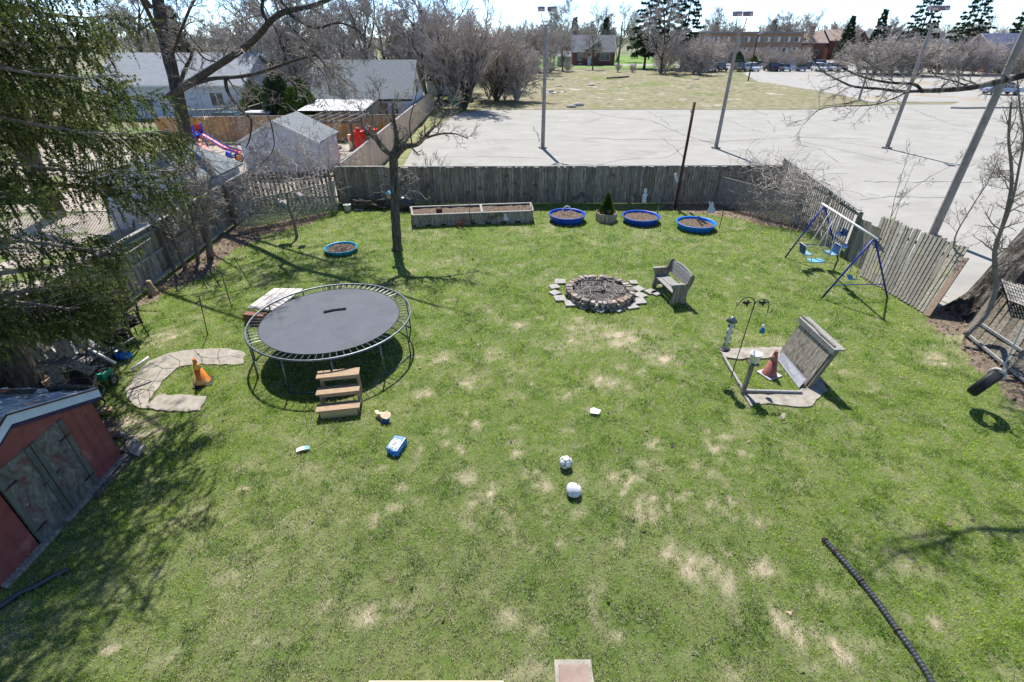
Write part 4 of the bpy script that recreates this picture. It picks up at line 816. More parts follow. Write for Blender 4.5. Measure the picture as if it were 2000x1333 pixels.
for d in ic:
    d = Mr @ d; x_ = d.orthogonal().normalized(); y_ = d.cross(x_); vs = [c + d * .1215]; K = 16; rad = .62
    for k in (1, 2):
        for j in range(K): a = 2 * math.pi * j / K; t = rad * .8 * k / 2; vs.append(c + (d * math.cos(t) + (x_ * math.cos(a) + y_ * math.sin(a)) * math.sin(t)) * (.1212 if k < 2 else .1195))
    MB().add(vs, [(0, 1 + j, 1 + (j + 1) % K) for j in range(K)] + [(1 + j, 1 + K + j, 1 + K + (j + 1) % K, 1 + (j + 1) % K) for j in range(K)]).build('panel', MT['white'], root, True)
c = G(1121, 957, .1); rgb = random.Random(3)
def dent(v):
    d = v.normalized(); r = v.length * (1 + .10 * math.sin(3 * d.x + 2) * math.cos(2 * d.y)); v = d * r; v.z = max(v.z * .82, -.085)
    k = (d - Vector((.3, .5, .8)).normalized()).length
    if k < .9: v -= Vector((.3, .5, .8)).normalized() * .03 * (1 - k / .9)
    return v
root = T('flat_ball', 'dented half deflated white football nearest the camera', 'ball', c); uv(c, .145, f=dent).build('skin', mat('dirty_white', [(.5, .51, .53), (.68, .69, .71)], 7, rough=.6, spots=[((.45, .45, .46), 9, .6)]), root, True)
MB().box(c + Vector((.06, .055, .10)), (.02, .05, .012), rz(-20) @ rx(-35)).build('black_mark', MT['rubber'], root)
m1 = MB(); c = G(1163, 805, .06); m1.prism([c + Vector(p) for p in ((-.11, -.05, 0), (.06, -.08, .0), (.12, .03, .02), (.0, .05, .05), (-.02, .08, .05), (-.10, .07, .02))], (0, 0, .012)); tag(m1.build('paper_scrap', MT['white']), 'crumpled white paper scrap on the lawn above the football', 'paper')
m1 = MB(); c = G(1527, 813, .08); m1.prism([c + Vector(p) for p in ((-.09, -.05, -.04), (.03, -.05, -.04), (.09, .05, .03), (.03, .05, .04), (-.03, .0, .02))], (0, 0, .012)); tag(m1.build('paper_scrap', MT['card']), 'cream cardboard scrap on the grass below the sandbox', 'paper')
c = G(592, 878, .05); root = T('printed_card', 'small white and blue printed card curled on the grass below the steps', 'card', c)
M = rz(20)
def cy(x): return .03 * math.cos(x * 12)
for nm, x0, x1, mm in (('white_part', -.12, .03, MT['white']), ('blue_part', .03, .12, MT['seat_blue'])):
    m1 = MB(); k = 5
    for i in range(k):
        a, b = x0 + (x1 - x0) * i / k, x0 + (x1 - x0) * (i + 1) / k; m1.prism([c + M @ Vector(p) for p in ((a, -.05, cy(a)), (b, -.05, cy(b)), (b, .05, cy(b)), (a, .05, cy(a)))], (0, 0, .006))
    m1.build(nm, mm, root)
m1 = MB(); m1.box(c + M @ Vector((-.05, 0, .042)), (.012, .03, .003), M); m1.box(c + M @ Vector((-.01, .01, .045)), (.02, .01, .003), M); m1.build('print', MT['rubber'], root)
# torn cardboard
c = G(748, 822, 0); root = T('torn_cardboard', 'torn open piece of tan cardboard on the grass by the steps', 'cardboard', c)
MB().prism([c + Vector(p) for p in ((-.20, .16, .12), (-.14, .19, .12), (-.06, .12, .1), (.04, .1, .13), (.08, .12, .15), (.12, .1, .16), (.1, .02, .2), (.02, .0, .18), (-.08, .03, .14), (-.13, .06, .12))], (0, 0, .012)).build('flap', MT['card'], root)
MB().prism([c + Vector(p) for p in ((.0, .0, .18), (.1, .03, .2), (.17, .05, .17), (.19, -.06, .14), (.12, -.12, .13), (.02, -.1, .15), (-.03, -.04, .17))], (0, 0, .012)).build('flap', MT['card'], root)
MB().prism([c + Vector(p) for p in ((-.12, .04, .0), (.05, -.05, 0), (.03, -.02, .15), (-.1, .04, .12))], (.01, .01, 0)).build('side', mat('brown_card', [(.4, .22, .13), (.5, .3, .18)], 8), root)
MB().prism([c + Vector(p) for p in ((-.02, -.11, 0), (.15, -.09, 0), (.17, -.08, .13), (.0, -.12, .13))], (0, -.01, 0)).build('side', MT['seat_navy'], root)
# beer box
M = rz(-17) @ rx(2); c = G(774, 872, .09); root = T('drinks_box', 'blue cardboard drinks box with white oval lettering on the lawn', 'box', G(774, 872)); bw, bl, bh = .25, .40, .15
def lp(x, y, z): return c + M @ Vector((x, y, z))
MB().prism([lp(-bw / 2, -bl / 2 + .05, -bh / 2), lp(-bw / 2, bl / 2 - .03, -bh / 2), lp(-bw / 2 + .04, bl / 2, -bh / 2), lp(bw / 2, bl / 2, -bh / 2), lp(bw / 2, -bl / 2 + .02, -bh / 2), lp(bw / 2 - .08, -bl / 2, -bh / 2)], M @ Vector((0, 0, bh))).build('carton', mat('blue_card', [(.01, .1, .4), (.015, .17, .52), (.05, .33, .66)], 9, (1, 2, 1), .4, .05, spots=[((.55, .68, .75), 14, .66)]), root, bev=.006)
m1 = MB(); m1.add([lp(0 - .015 + .095 * math.cos(2 * math.pi * j / 28), -.01 + .145 * math.sin(2 * math.pi * j / 28), bh / 2 + .003) for j in range(28)], [tuple(range(28))]); m1.build('white_oval', MT['white'], root)
MB().box(lp(bw / 2 - .018, .01, bh / 2 + .002), (.016, bl - .04, .003), M).build('gold_stripe', mat('gold_print', [(.6, .42, .1), (.7, .52, .16)], 4, rough=.4), root)
m1 = MB(); [m1.box(lp(bw / 2 + .002, -.05 + .12 * math.cos(t) * .5, -.0 + .045 * math.sin(t)), (.004, .02, .012), M) for t in (0, .5, 1, 1.6, 2.1, 2.6, 3.1)]; m1.build('side_swoosh', MT['white'], root)
cu = D.curves.new('lettering', 'FONT'); cu.body = 'BUSCH'; cu.size = .125; cu.align_x = 'CENTER'; cu.align_y = 'CENTER'; cu.extrude = .0015; cu.space_character = 1.02; to = D.objects.new('tmp', cu); COL.objects.link(to)
bpy.context.view_layer.update(); me = D.meshes.new_from_object(to.evaluated_get(bpy.context.evaluated_depsgraph_get())); D.objects.remove(to)
me.name = 'lettering'; me.materials.clear(); me.materials.append(MT['rubber']); wl = wloc(root); Mt = Matrix.Translation(lp(-.012, -.01, bh / 2 + .006) - wl) @ (M @ rz(90) @ Matrix.Diagonal((.8, .95, 1))).to_4x4(); me.transform(Mt); o = D.objects.new('lettering', me); COL.objects.link(o); o.parent = root
# ------------------------------------------------------------------ corrugated drain pipes
def corr(label, pts, r):
    P = [G(a, b, r * .8) for a, b in pts]; Q = []; rad = []; 
    L = sum((b - a).length for a, b in zip(P, P[1:])); n = int(L / .022); d = 0; cum = [0]
    for a, b in zip(P, P[1:]): cum.append(cum[-1] + (b - a).length)
    for i in range(n):
        s = L * i / (n - 1); k = max(j for j in range(len(P)) if cum[j] <= s + 1e-9); k = min(k, len(P) - 2); f = (s - cum[k]) / (cum[k + 1] - cum[k])
        p0, p1, p2, p3 = P[max(k - 1, 0)], P[k], P[k + 1], P[min(k + 2, len(P) - 1)]
        Q.append(.5 * ((2 * p1) + (p2 - p0) * f + (2 * p0 - 5 * p1 + 4 * p2 - p3) * f * f + (3 * p1 - p0 - 3 * p2 + p3) * f ** 3)); rad.append(r if i % 2 else r * .84)
    root = T('drain_pipe', label, 'drain pipe', P[0]); MB().tube(Q, rad, 12).build('hose', MT['rubber2'], root); return root, Q
MT['rubber2'] = mat('black_plastic_pipe', [(.025, .027, .03), (.05, .053, .06)], 5, rough=.35, bump=0, spec=.6)
r0, Q = corr('long black corrugated pipe across the lower right of the lawn', [(1608, 1052), (1658, 1108), (1708, 1168), (1752, 1230), (1792, 1286), (1822, 1336), (1840, 1380)], .044)
for i in (3, 12, int(len(Q) * .32), int(len(Q) * .62), int(len(Q) * .9)): MB().ring(Q[i], .05, .007, 18, 5, (Q[min(i + 2, len(Q) - 1)] - Q[i - 2]).to_track_quat('Z', 'Y').to_matrix()).build('brown_tie', MT['rust'], r0)
corr('black corrugated pipe lying in the shade below the red shed', [(135, 1112), (108, 1124), (70, 1145), (40, 1158), (0, 1185), (-60, 1215)], .045)
# paving by the house
root = T('step_stone', 'pinkish square paver with a pale rim at the bottom edge', 'paver', G(1118, 1320)); a, b = G(1082, 1290), G(1154, 1290)
MB().prism([Vector((a.x, a.y, -.02)), Vector((a.x, a.y - .75, -.02)), Vector((b.x, a.y - .75, -.02)), Vector((b.x, a.y, -.02))], (0, 0, .04)).build('rim', MT['concrete'], root)
MB().prism([Vector((a.x + .05, a.y - .07, .021)), Vector((a.x + .05, a.y - .7, .021)), Vector((b.x - .05, a.y - .7, .021)), Vector((b.x - .05, a.y - .07, .021))], (0, 0, .03)).build('paver', MT['pink_slab'], root, bev=.004)
a, b = G(720, 1329, .35), G(984, 1329, .35); o = MB().prism([(a.x, a.y, 0), (a.x, a.y - .9, 0), (b.x, a.y - .9, 0), (b.x, a.y, 0)], (0, 0, .35)).build('timber_platform', MT['cream'], None, bev=.01); tag(o, 'cream timber platform edge just showing at the bottom', 'platform')
# ------------------------------------------------------------------ red shed and the junk beside it
root = T('garden_shed', 'old red steel shed with worn green plywood doors and tin roof', 'shed', (-8.9, 5.5, 0)); XF = -7.38
ya, yb, ym, wh, rh, xb = 4.25, 6.84, 5.5, 1.55, 2.12, -10.4
def gz(y): return wh + (rh - wh) * (1 - abs(y - ym) / ((yb - ym) if y > ym else (ym - ya)))
def panel(name, y0, y1, z0, z1, x, t, m, par, seams=()):
    m1 = MB(); m1.prism([(x, y0, z0), (x, y1, z0), (x, y1, z1 if z1 else gz(y1)), (x, y0, z1 if z1 else gz(y0))], (t, 0, 0))
    return m1.build(name, m, par, bev=.004)
for y0, y1 in ((ya, 4.93), (6.24, yb)):
    w0 = panel('wall_panel', y0, y1, 0.02, None, XF - .03, .03, MT['red_shed'], root); m1 = MB()
    for k in (.33, .66, .98): y = y0 + (y1 - y0) * k; m1.tube([(XF + .002, y, .02), (XF + .002, y, gz(y) - .03)], .009, 6)
    m1.build('seam', MT['red_shed'], w0)
for y0, y1 in ((4.96, 5.59), (5.61, 6.22)):
    d0 = panel('door', y0, y1, .05, 1.5, XF - .02, .03, MT['green_ply'], root)
    for yy in (y0 + .04, y1 - .045): panel('door_trim', yy - .04, yy + .045, .05, 1.5, XF + .011, .018, MT['green_trim'], d0)
    for zz in (.3, 1.2): yh = y0 + .02 if y0 < 5.2 else y1 - .02; MB().bar((XF + .034, yh, zz), (XF + .034, yh + (.2 if y0 < 5.2 else -.2), zz), .035, .008).build('hinge', MT['rust'], d0)
    MB().bar((XF + .025, y0 + (.5 if y0 < 5.2 else .08), .8), (XF + .025, y0 + (.58 if y0 < 5.2 else .16), .8), .05, .03).build('latch', MT['metal_grey'], d0)
MB().prism([(XF - .03, 4.93, 1.5), (XF - .03, 6.24, 1.5), (XF - .03, 6.24, gz(6.24)), (XF - .03, ym, rh), (XF - .03, 4.93, gz(4.93))], (.03, 0, 0)).build('gable_panel', MT['red_shed'], root)
MB().box((( XF + xb) / 2, yb, wh / 2), (XF - xb - .06, .04, wh)).build('side_wall', MT['red_shed'], root); MB().box(((XF + xb) / 2, ya, wh / 2), (XF - xb - .06, .04, wh)).build('side_wall', MT['red_shed'], root)
MB().prism([(xb, ya, 0), (xb, yb, 0), (xb, yb, wh), (xb, ym, rh), (xb, ya, wh)], (-.03, 0, 0)).build('back_wall', MT['red_shed'], root)
for s in (1, -1):
    yo = yb + .12 if s > 0 else ya - .12; zo = wh - .03
    MB().prism([(XF + .1, ym, rh + .05), (xb - .05, ym, rh + .05), (xb - .05, yo, zo + .02), (XF + .1, yo, zo + .02)][::s], (0, 0, .02)).build('roof_sheet', MT['tin_roof'], root)
    m1 = MB()
    for i in range(9): x = xb + (XF + .1 - xb) * i / 8; m1.bar((x, ym, rh + .08), (x, yo, zo + .05), .03, .02)
    m1.build('roof_rib', MT['tin_roof'], root)
    MB().prism([(XF + .1, ym, rh + .045), (XF + .1, ym, rh - .11), (XF + .1, yo, zo - .13), (XF + .1, yo, zo + .02)], (.012, 0, 0)).build('fascia', MT['pale_fascia'], root)
    MB().bar((XF + .11, ym, rh + .06), (XF + .11, yo, zo + .035), .05, .02).build('rusty_edge', MT['rust'], root)
    MB().prism([(XF + .03, ym, rh - .1), (XF + .03, ym, rh - .2), (XF + .03, yo, zo - .22), (XF + .03, yo, zo - .12)], (.03, 0, 0)).build('purple_trim', MT['purple'], root)
MB().bar((XF + .05, ya, .03), (XF + .05, yb + .1, .03), .1, .07).build('sill_beam', MT['wood'], root)
tag(MB().bar((XF + .18, 5.9, .03), (XF + .16, yb + .2, .03), .07, .06).build('loose_timber', MT['wood_dark']), 'dark loose timber strip lying along the foot of the red shed', 'timber')
rgj = random.Random(21)
def put(nm, lab, cat, mb, m, **k): return tag(mb.build(nm, m, None, **k), lab, cat)
# junk pile
put('plank', 'yellowish plank leaning on tubs behind the shed roof', 'plank', MB().bar(G(45, 705, .9), G(100, 755, 1.1), .14, .04), MT['tread'])
stl = T('stool', 'dark wooden stool standing on the shed roof edge', 'stool', (-8.1, 6.6, 1.7))
c = V(118, 752, 6.45); MB().box(c + Vector((-.05, .12, .33)), (.42, .26, .05), rz(15)).build('seat', MT['wood_dark'], stl, bev=.01); MB().bar(c + Vector((-.1, .1, -.02)), c + Vector((-.1, .12, .32)), .2, .04, (0, 1, 0)).build('leg', MT['wood_dark'], stl); MB().bar(c + Vector((.15, .2, .3)), c + Vector((.38, .25, .08)), .16, .05).build('leg', MT['wood_dark'], stl); MB().box(c + Vector((.06, .3, .5)), (.2, .06, .28), rz(20)).build('back', MT['wood_dark'], stl)
put('board', 'long dark weathered board along the edge of the shed roof', 'board', MB().bar((-7.9, 6.75, 1.72), (-7.3, 6.88, 1.62), .16, .04, (0, 1, .3)), MT['wood_dark'])
put('board', 'thin dark board lying over the tin roof of the red shed', 'board', MB().bar((-9.4, 6.35, 1.93), (-7.9, 6.55, 1.80), .1, .03), MT['wood_dark'])
put('red_sheet', 'small faded pink board on the tin roof of the red shed', 'board', MB().box((-8.5, 6.45, 1.86), (.5, .22, .02), rz(12) @ rx(-22)), MT['faded_red'])
for i, (x, y, z, r, lab) in enumerate(((-9.0, 8.15, .35, .40, 'large black plastic tub among the junk, nearest the spruce'), (-8.55, 7.75, .5, .30, 'black plastic tub in the junk beside the wooden crate'))):
    t = T('plastic_tub', lab, 'tub', (x, y, z)); MB().lathe([(r * .75, 0), (r * .95, .5), (r, .5), (r, .53), (r * .92, .53), (r * .73, .04), (0, .04)], (x, y, z), 24, None, 1.25, .9).build('shell', MT['rubber2'], t, True); MB().ring((x, y, .52), r, .018, 28, 6, Matrix.Diagonal((1.25, .9, 1))).build('lip', MT['rubber2'], t, True)
for i in range(9):
    a = Vector((-10.9 + .12 * i, 8.3 + .25 * i + rgj.uniform(-.1, .1), .05)); b = a + Vector((-.45, rgj.uniform(-.2, .4), 1.5 + rgj.uniform(-.3, .3)))
    tag(MB().bar(a, b, .17, .03, (1, 0, .2)).build('fence_offcut', MT['wood']), 'grey board leaning in the heap against the left fence', 'board', 'boards leaning behind the junk pile')
for i in range(8):
    a = Vector((-10.3 + rgj.uniform(0, 1.7), 9 + rgj.uniform(-.5, .9), .2 + rgj.uniform(0, .4))); b = a + Vector((rgj.uniform(-.6, .9), rgj.uniform(-.7, .7), rgj.uniform(.0, .5)))
    tag(MB().tube([a, b], .03, 8).build('pipe_offcut', [MT['white_pipe'], MT['metal_grey'], MT['rubber2']][i % 3], None, True), ['white pipe end sticking out of the junk heap', 'grey metal tube lying in the junk heap', 'black tube lying in the junk heap'][i % 3], 'pipe', 'pipes in the junk heap')
m1 = MB(); vs = []; c = G(150, 705)
for i in range(15):
    for j in range(12):
        x, y = (i / 14 - .5) * 1.5, (j / 11 - .5) * 1.1; h = .5 * max(0, 1 - (x / .8) ** 2 - (y / .6) ** 2) ** .5 + rgj.uniform(-.06, .06); vs.append(c + Vector((x, y, max(h, .03))))
m1.add(vs, [(i * 12 + j, (i + 1) * 12 + j, (i + 1) * 12 + j + 1, i * 12 + j + 1) for i in range(14) for j in range(11)]); put('crumpled_tarp', 'crumpled grey tarp heaped between junk and chairs', 'tarp', m1, MT['tarp'])
CX_ = G(172, 728); cr = T('wooden_crate', 'flat open wooden crate beside the green spreader', 'crate', CX_); MB().box(CX_ + Vector((-.1, .25, .32)), (.75, .6, .03), rz(-8)).build('lid', MT['wood_sun'], cr); MB().box(CX_ + Vector((-.1, .25, .16)), (.7, .55, .28), rz(-8)).build('box_side', MT['wood_dark'], cr)
put('blue_bag', 'crumpled blue plastic bag under the black chairs', 'bag', uv(G(238, 695, .06), .16, 10, 14, lambda v: Vector((v.x * 1.6, v.y * .8, v.z * .5)) * (1 + .2 * math.sin(9 * v.x * 8))), MT['sky_plastic'])
# spreader
c = G(198, 752); sp_ = T('lawn_spreader', 'green two wheeled lawn spreader with thin handle bars', 'spreader', c); c2 = c
MB().prism([c + Vector(p) for p in ((-.27, -.13, .2), (.27, -.13, .2), (.33, -.2, .42), (-.33, -.2, .42))], (0, .3, 0)).build('hopper', MT['green_plastic'], sp_, bev=.015)
MB().box(c + Vector((0, -.02, .43)), (.6, .2, .01)).build('hopper_opening', MT['rubber'], sp_)
for s in (-1, 1):
    wq = MB(); wq.ring(c + Vector((s * .34, 0, .14)), .11, .03, 22, 8, ry(90)); ww = wq.build('wheel', MT['rubber'], sp_, True); MB().tube([c + Vector((s * .32, 0, .14)), c + Vector((s * .36, 0, .14))], .075, 12).build('hub', MT['metal_grey'], ww)
    MB().tube([c + Vector((s * .2, -.1, .3)), c + Vector((s * .12 - .05, .25, .75)), c + Vector((s * .12 - .08, .45, 1.1))], .012, 6).build('handle_bar', MT['metal_dark'], sp_)
MB().tube([c + Vector((-.36, 0, .14)), c + Vector((.36, 0, .14))], .012, 6).build('axle', MT['metal_grey'], sp_); MB().ring(c + Vector((0, -.16, .2)), .12, .012, 16, 5, rx(90), 0, math.pi).build('guard', MT['rust'], sp_)
# stacked chairs
for q, (off, lab) in enumerate(((tuple(G(238, 690)), 'front stack of black metal garden chairs under the spruce'), (tuple(G(258, 662)), 'rear black metal garden chair under the spruce'))):
    c = Vector(off); ch = T('garden_chair', lab, 'chair', c, 'black chairs under the spruce')
    for k in range(4 if q == 0 else 3):
        z = k * .09; cc = c + Vector((0, 0, z)); d = rz(-25)
        MB().box(cc + Vector((0, 0, .4)), (.48, .48, .02), d).build('seat', MT['metal_dark'], ch)
        for s in (-1, 1): MB().tube([cc + d @ Vector((s * .26, .28, 0 if k == 0 else .3)), cc + d @ Vector((s * .26, .24, .45)), cc + d @ Vector((s * .27, .2, .62)), cc + d @ Vector((s * .27, -.1, .66)), cc + d @ Vector((s * .26, -.24, .5)), cc + d @ Vector((s * .26, -.3, 0 if k == 0 else .3))], .016, 6).build('side_frame', MT['metal_dark'], ch, True)
        MB().tube([cc + d @ Vector((-.24, .22, .42)), cc + d @ Vector((-.24, .34, .85)), cc + d @ Vector((.24, .34, .85)), cc + d @ Vector((.24, .22, .42))], .014, 6).build('back_frame', MT['metal_dark'], ch, True)
# things at the shed's right corner
put('concrete_block', 'pale concrete slab leaning by the right corner of the red shed', 'slab', MB().box(G(262, 875, .12), (.4, .22, .06), rz(-20) @ rx(25)), MT['concrete'])
put('timber_block', 'short tan timber offcut beside the red shed wall', 'timber', MB().box(G(219, 845, .1), (.3, .16, .14), rz(25)), MT['tread'])
put('timber_offcut', 'flat wood offcut on the ground below the concrete path', 'timber', MB().box(G(200, 803, .08), (.34, .12, .05), rz(20)), MT['tread'])
rk = random.Random(6)
for i in range(7):
    p = G(236 + rk.uniform(-15, 30), 862 + rk.uniform(-12, 25), .04); tag(uv(p, .06 + .03 * rk.random(), 6, 8, lambda v: Vector((v.x * 1.3, v.y, v.z * .7)) * (1 + .15 * math.sin(30 * v.x + 20 * v.y))).build('rubble_stone', MT['stone']), 'small rubble stone by the right corner of the red shed', 'stone', 'stones beside the red shed')
# rods and stakes
for i, (a, b, lab) in enumerate((((406, 655), (388, 577), 'black rod nearest the trampoline and cone'), ((454, 605), (431, 529), 'black rod standing left of the plank ramp'), ((491, 560), (457, 504), 'thin leaning rod farthest back on the left lawn'), ((405, 566), (388, 532), 'short dark rod beside the fence saplings'), ((270, 658), (252, 619), 'short dark rod behind the black chairs'), ((258, 893), (235, 860), 'thin rod by the corner of the red shed'))):
    p = G(*a); t = V(b[0], b[1], p.y + .05); tag(MB().tube([p, t], .012, 6).build('metal_rod', MT['metal_dark']), lab, 'rod', 'thin rods stuck in the left lawn')
# bird house post
p = G(580, 463); t = V(560, 376, p.y); bpst = T('birdhouse_post', 'crooked post carrying small pale birdhouses before the left lattice', 'post', p)
MB().tube([p, p.lerp(t, .35) + Vector((.02, 0, 0)), p.lerp(t, .7) + Vector((-.06, 0, 0)), t], [.07, .055, .05, .045], 7).build('post', MT['post'], bpst)
MB().tube([t - Vector((0, 0, .1)), t + Vector((-.2, 0, .1)), t + Vector((-.35, 0, -.1)), t + Vector((-.32, 0, -.3))], .02, 5).build('branch_arm', MT['post'], bpst)
for (px, py) in ((545, 401), (556, 403), (583, 388)):
    c = V(px, py, p.y - .05); bh = T('birdhouse', {545: 'pale wooden birdhouse left on the crooked post', 556: 'pale wooden birdhouse close against the crooked post', 583: 'round fronted pale birdhouse right of the crooked post'}[px], 'birdhouse', c, 'birdhouses on the crooked post')
    MB().box(c, (.2, .2, .22)).build('box', MT['lattice'], bh, bev=.01); MB().prism([c + Vector((-.14, -.14, .11)), c + Vector((.14, -.14, .11)), c + Vector((0, -.14, .23))], (0, .28, 0)).build('roof', MT['lattice'], bh)
    MB().tube([c + Vector((0, -.102, 0)), c + Vector((0, -.106, 0))], .035, 10).build('hole', MT['rubber'], bh); MB().bar(c + Vector((0, .1, 0)), Vector((p.x - .03, p.y, c.z)), .03, .03).build('bracket', MT['post'], bh)
# bits along the back fence
c = G(680, 413); bk = T('white_bucket', 'white bucket on the ground by the left end of the back fence', 'bucket', c); MB().lathe([(.13, 0), (.16, .28), (.17, .28), (.17, .31), (.15, .31), (.12, .03), (0, .03)], c, 20).build('pail', MT['white'], bk, True); MB().ring(c + Vector((0, 0, .29)), .17, .006, 20, 4, rx(15)).build('handle', MT['wire'], bk)
put('brush_heap', 'dark heap of branches and boards against the back fence', 'brush pile', (lambda mb: [mb.bar(Vector((-6.6 + rgj.uniform(-.9, .9), 22.7 + rgj.uniform(-.25, .3), .1 + rgj.uniform(0, .3))), Vector((-6.6 + rgj.uniform(-1, 1), 22.7 + rgj.uniform(-.3, .3), .1 + rgj.uniform(0, .4))), .09, .05) for _ in range(26)] and mb)(MB()), MT['wood_dark'])
put('rolled_tarp', 'dark bundled tarp beside the raised planter left end', 'tarp', uv((-4.95, 22.5, .3), .5, 10, 16, lambda v: Vector((v.x * .8, v.y * .6, v.z * .75)) * (1 + .12 * math.sin(14 * v.x) * math.cos(11 * v.z))), MT['rubber2'])
put('flat_tray', 'small white tray on the ground by the back fence', 'tray', MB().box((-7.1, 22.5, .05), (.4, .25, .05)), MT['lattice'])
bhx = V(760, 383, 17.3); tb = T('tree_birdhouse', 'small birdhouse with blue roof fixed on the bare tree trunk', 'birdhouse', bhx); MB().box(bhx, (.13, .13, .16)).build('box', MT['cedar'], tb); MB().prism([bhx + Vector((-.1, -.1, .08)), bhx + Vector((.1, -.1, .08)), bhx + Vector((0, -.1, .17))], (0, .2, 0)).build('roof', MT['seat_blue'], tb)
# corner post right
c = Vector((11.75, 20.5, 0)); tag(MB().tube([c, c + Vector((.02, 0, 1.35))], .07, 8).build('fence_post', MT['lattice']), 'round grey post at the end of the right lattice', 'post')
# ------------------------------------------------------------------ neighbour's yard
fence('cedar_fence', 'orange cedar board fence running across the neighbouring yard', (-26, 39.0), (-8.5, 40.6), 1.75, .14, .006, 'cedar', rails=(.4, 1.4), side=-1, seed=12, cap=True)
fence('pale_cedar_fence', 'long pale cedar fence receding between the yard and the lot', (-8.0, 23.75), (-8.75, 60), 1.78, .14, .006, 'cedar_pale', rails=(.4, 1.4), side=-1, seed=13)
def gable(name, label, cat, x0, x1, y0, y1, wh, rh, axis, wm, rm, ov=.3, wins=(), doors=(), fascia='trim_white', gable_m=None):
    c = Vector(((x0 + x1) / 2, (y0 + y1) / 2, 0)); root = T(name, label, cat, c); m1 = MB(); t = .0
    m1.box((c.x, y0, wh / 2), (x1 - x0, .12, wh)).build('front_wall', MT[wm], root); MB().box((c.x, y1, wh / 2), (x1 - x0, .12, wh)).build('back_wall', MT[wm], root)
    for x in (x0, x1): MB().box((x, c.y, wh / 2), (.12, y1 - y0 - .13, wh)).build('side_wall', MT[wm], root)
    if axis == 'x':
        for x in (x0, x1): MB().prism([(x - .06, y0 + .07, wh), (x - .06, y1 - .07, wh), (x - .06, c.y, rh - .05)], (.12, 0, 0)).build('gable_end', MT[gable_m or wm], root)
        sl_ = (rh - wh) / (c.y - y0)
        for s, ye in ((-1, y0 - ov), (1, y1 + ov)):
            r_ = MB().prism([(x0 - ov, c.y, rh), (x1 + ov, c.y, rh), (x1 + ov, ye, wh - sl_ * ov), (x0 - ov, ye, wh - sl_ * ov)][::-s], (0, 0, .1)).build('roof', MT[rm], root)
            MB().bar((x0 - ov, ye + s * .02, wh - sl_ * ov + .02), (x1 + ov, ye + s * .02, wh - sl_ * ov + .02), .03, .16).build('gutter', MT[fascia], root)
            for xx in (x0 - ov - .02, x1 + ov + .02): MB().bar((xx, c.y, rh + .02), (xx, ye, wh - sl_ * ov + .02), .03, .18).build('bargeboard', MT[fascia], root)
    else:
        for y in (y0, y1): MB().prism([(x0 + .07, y - .06, wh), (x1 - .07, y - .06, wh), (c.x, y - .06, rh - .05)], (0, .12, 0)).build('gable_end', MT[gable_m or wm], root)
        sl_ = (rh - wh) / (c.x - x0)
        for s, xe in ((-1, x0 - ov), (1, x1 + ov)):
            MB().prism([(c.x, y0 - ov, rh), (c.x, y1 + ov, rh), (xe, y1 + ov, wh - sl_ * ov), (xe, y0 - ov, wh - sl_ * ov)][::s], (0, 0, .06)).build('roof', MT[rm], root)
            MB().bar((c.x, y0 - ov - .02, rh), (xe, y0 - ov - .02, wh - sl_ * ov), .03, .12).build('bargeboard', MT[fascia], root)
    for (x, z, w_, h_) in wins:
        f = MB().box((x, y0 - .08, z), (w_ + .16, .06, h_ + .16)).build('window', MT['trim_white'], root); MB().box((x, y0 - .115, z), (w_, .02, h_)).build('pane', MT['glass'], f); MB().box((x, y0 - .13, z), (.06, .02, h_)).build('mullion', MT['trim_white'], f)
    for (x, w_, h_, mm) in doors: MB().box((x, y0 - .08, h_ / 2), (w_, .06, h_)).build('door', MT[mm], root)
    return root
sh = gable('white_shed', 'low white shed with grey gable roof between fences', 'shed', -15.3, -11.0, 29.5, 32.8, 1.78, 2.85, 'y', 'white_wall', 'shingle', ov=.18)
sh2 = gable('small_grey_roofed_shed', 'small pale shed with grey shingle roof behind the left fence', 'shed', -16.4, -12.35, 19.9, 23.0, 1.95, 2.75, 'y', 'white_wall', 'shingle', ov=.2)
ga = gable('garage', 'large white garage with wide grey shingle roof and cream gable', 'garage', -17.1, -8.95, 46.8, 54.2, 2.35, 4.9, 'x', 'white_wall', 'shingle', ov=.3, gable_m='cream', wins=((-10.2, 1.4, .5, .9),), doors=((-11.2, .8, 1.9, 'glass'),), fascia='metal_dark')
f = MB().box((-8.87, 50.5, 2.9), (.06, 1.2, 1.3)).build('side_window', MT['trim_white'], ga); MB().box((-8.83, 50.5, 2.9), (.03, 1.0, 1.1)).build('pane', MT['glass'], f)
# corrugated canopy
m1 = MB(); n = 120; x0, x1 = -16.6, -11.6
cn = T('corrugated_canopy', 'bright white corrugated canopy along the garage front', 'canopy', (-14, 43.5, 0))
vs = []; 
for i in range(n + 1):
    x = x0 + (x1 - x0) * i / n; z = .04 * (i % 2)
    vs += [(x, 46.5, 2.2 + z), (x + .15, 41.2, 1.95 + z)]
m1.add(vs, [(2 * i, 2 * i + 1, 2 * i + 3, 2 * i + 2) for i in range(n)]); m1.build('roof_sheet', MT['trim_white'], cn)
for x in (x0, x1 + .1): MB().tube([(x, 41.3, 0), (x, 41.3, 1.95)], .05, 8).build('post', MT['trim_white'], cn); MB().bar((x, 46.4, 2.14), (x + .1, 41.3, 1.9), .08, .1).build('side_beam', MT['metal_dark'], cn)
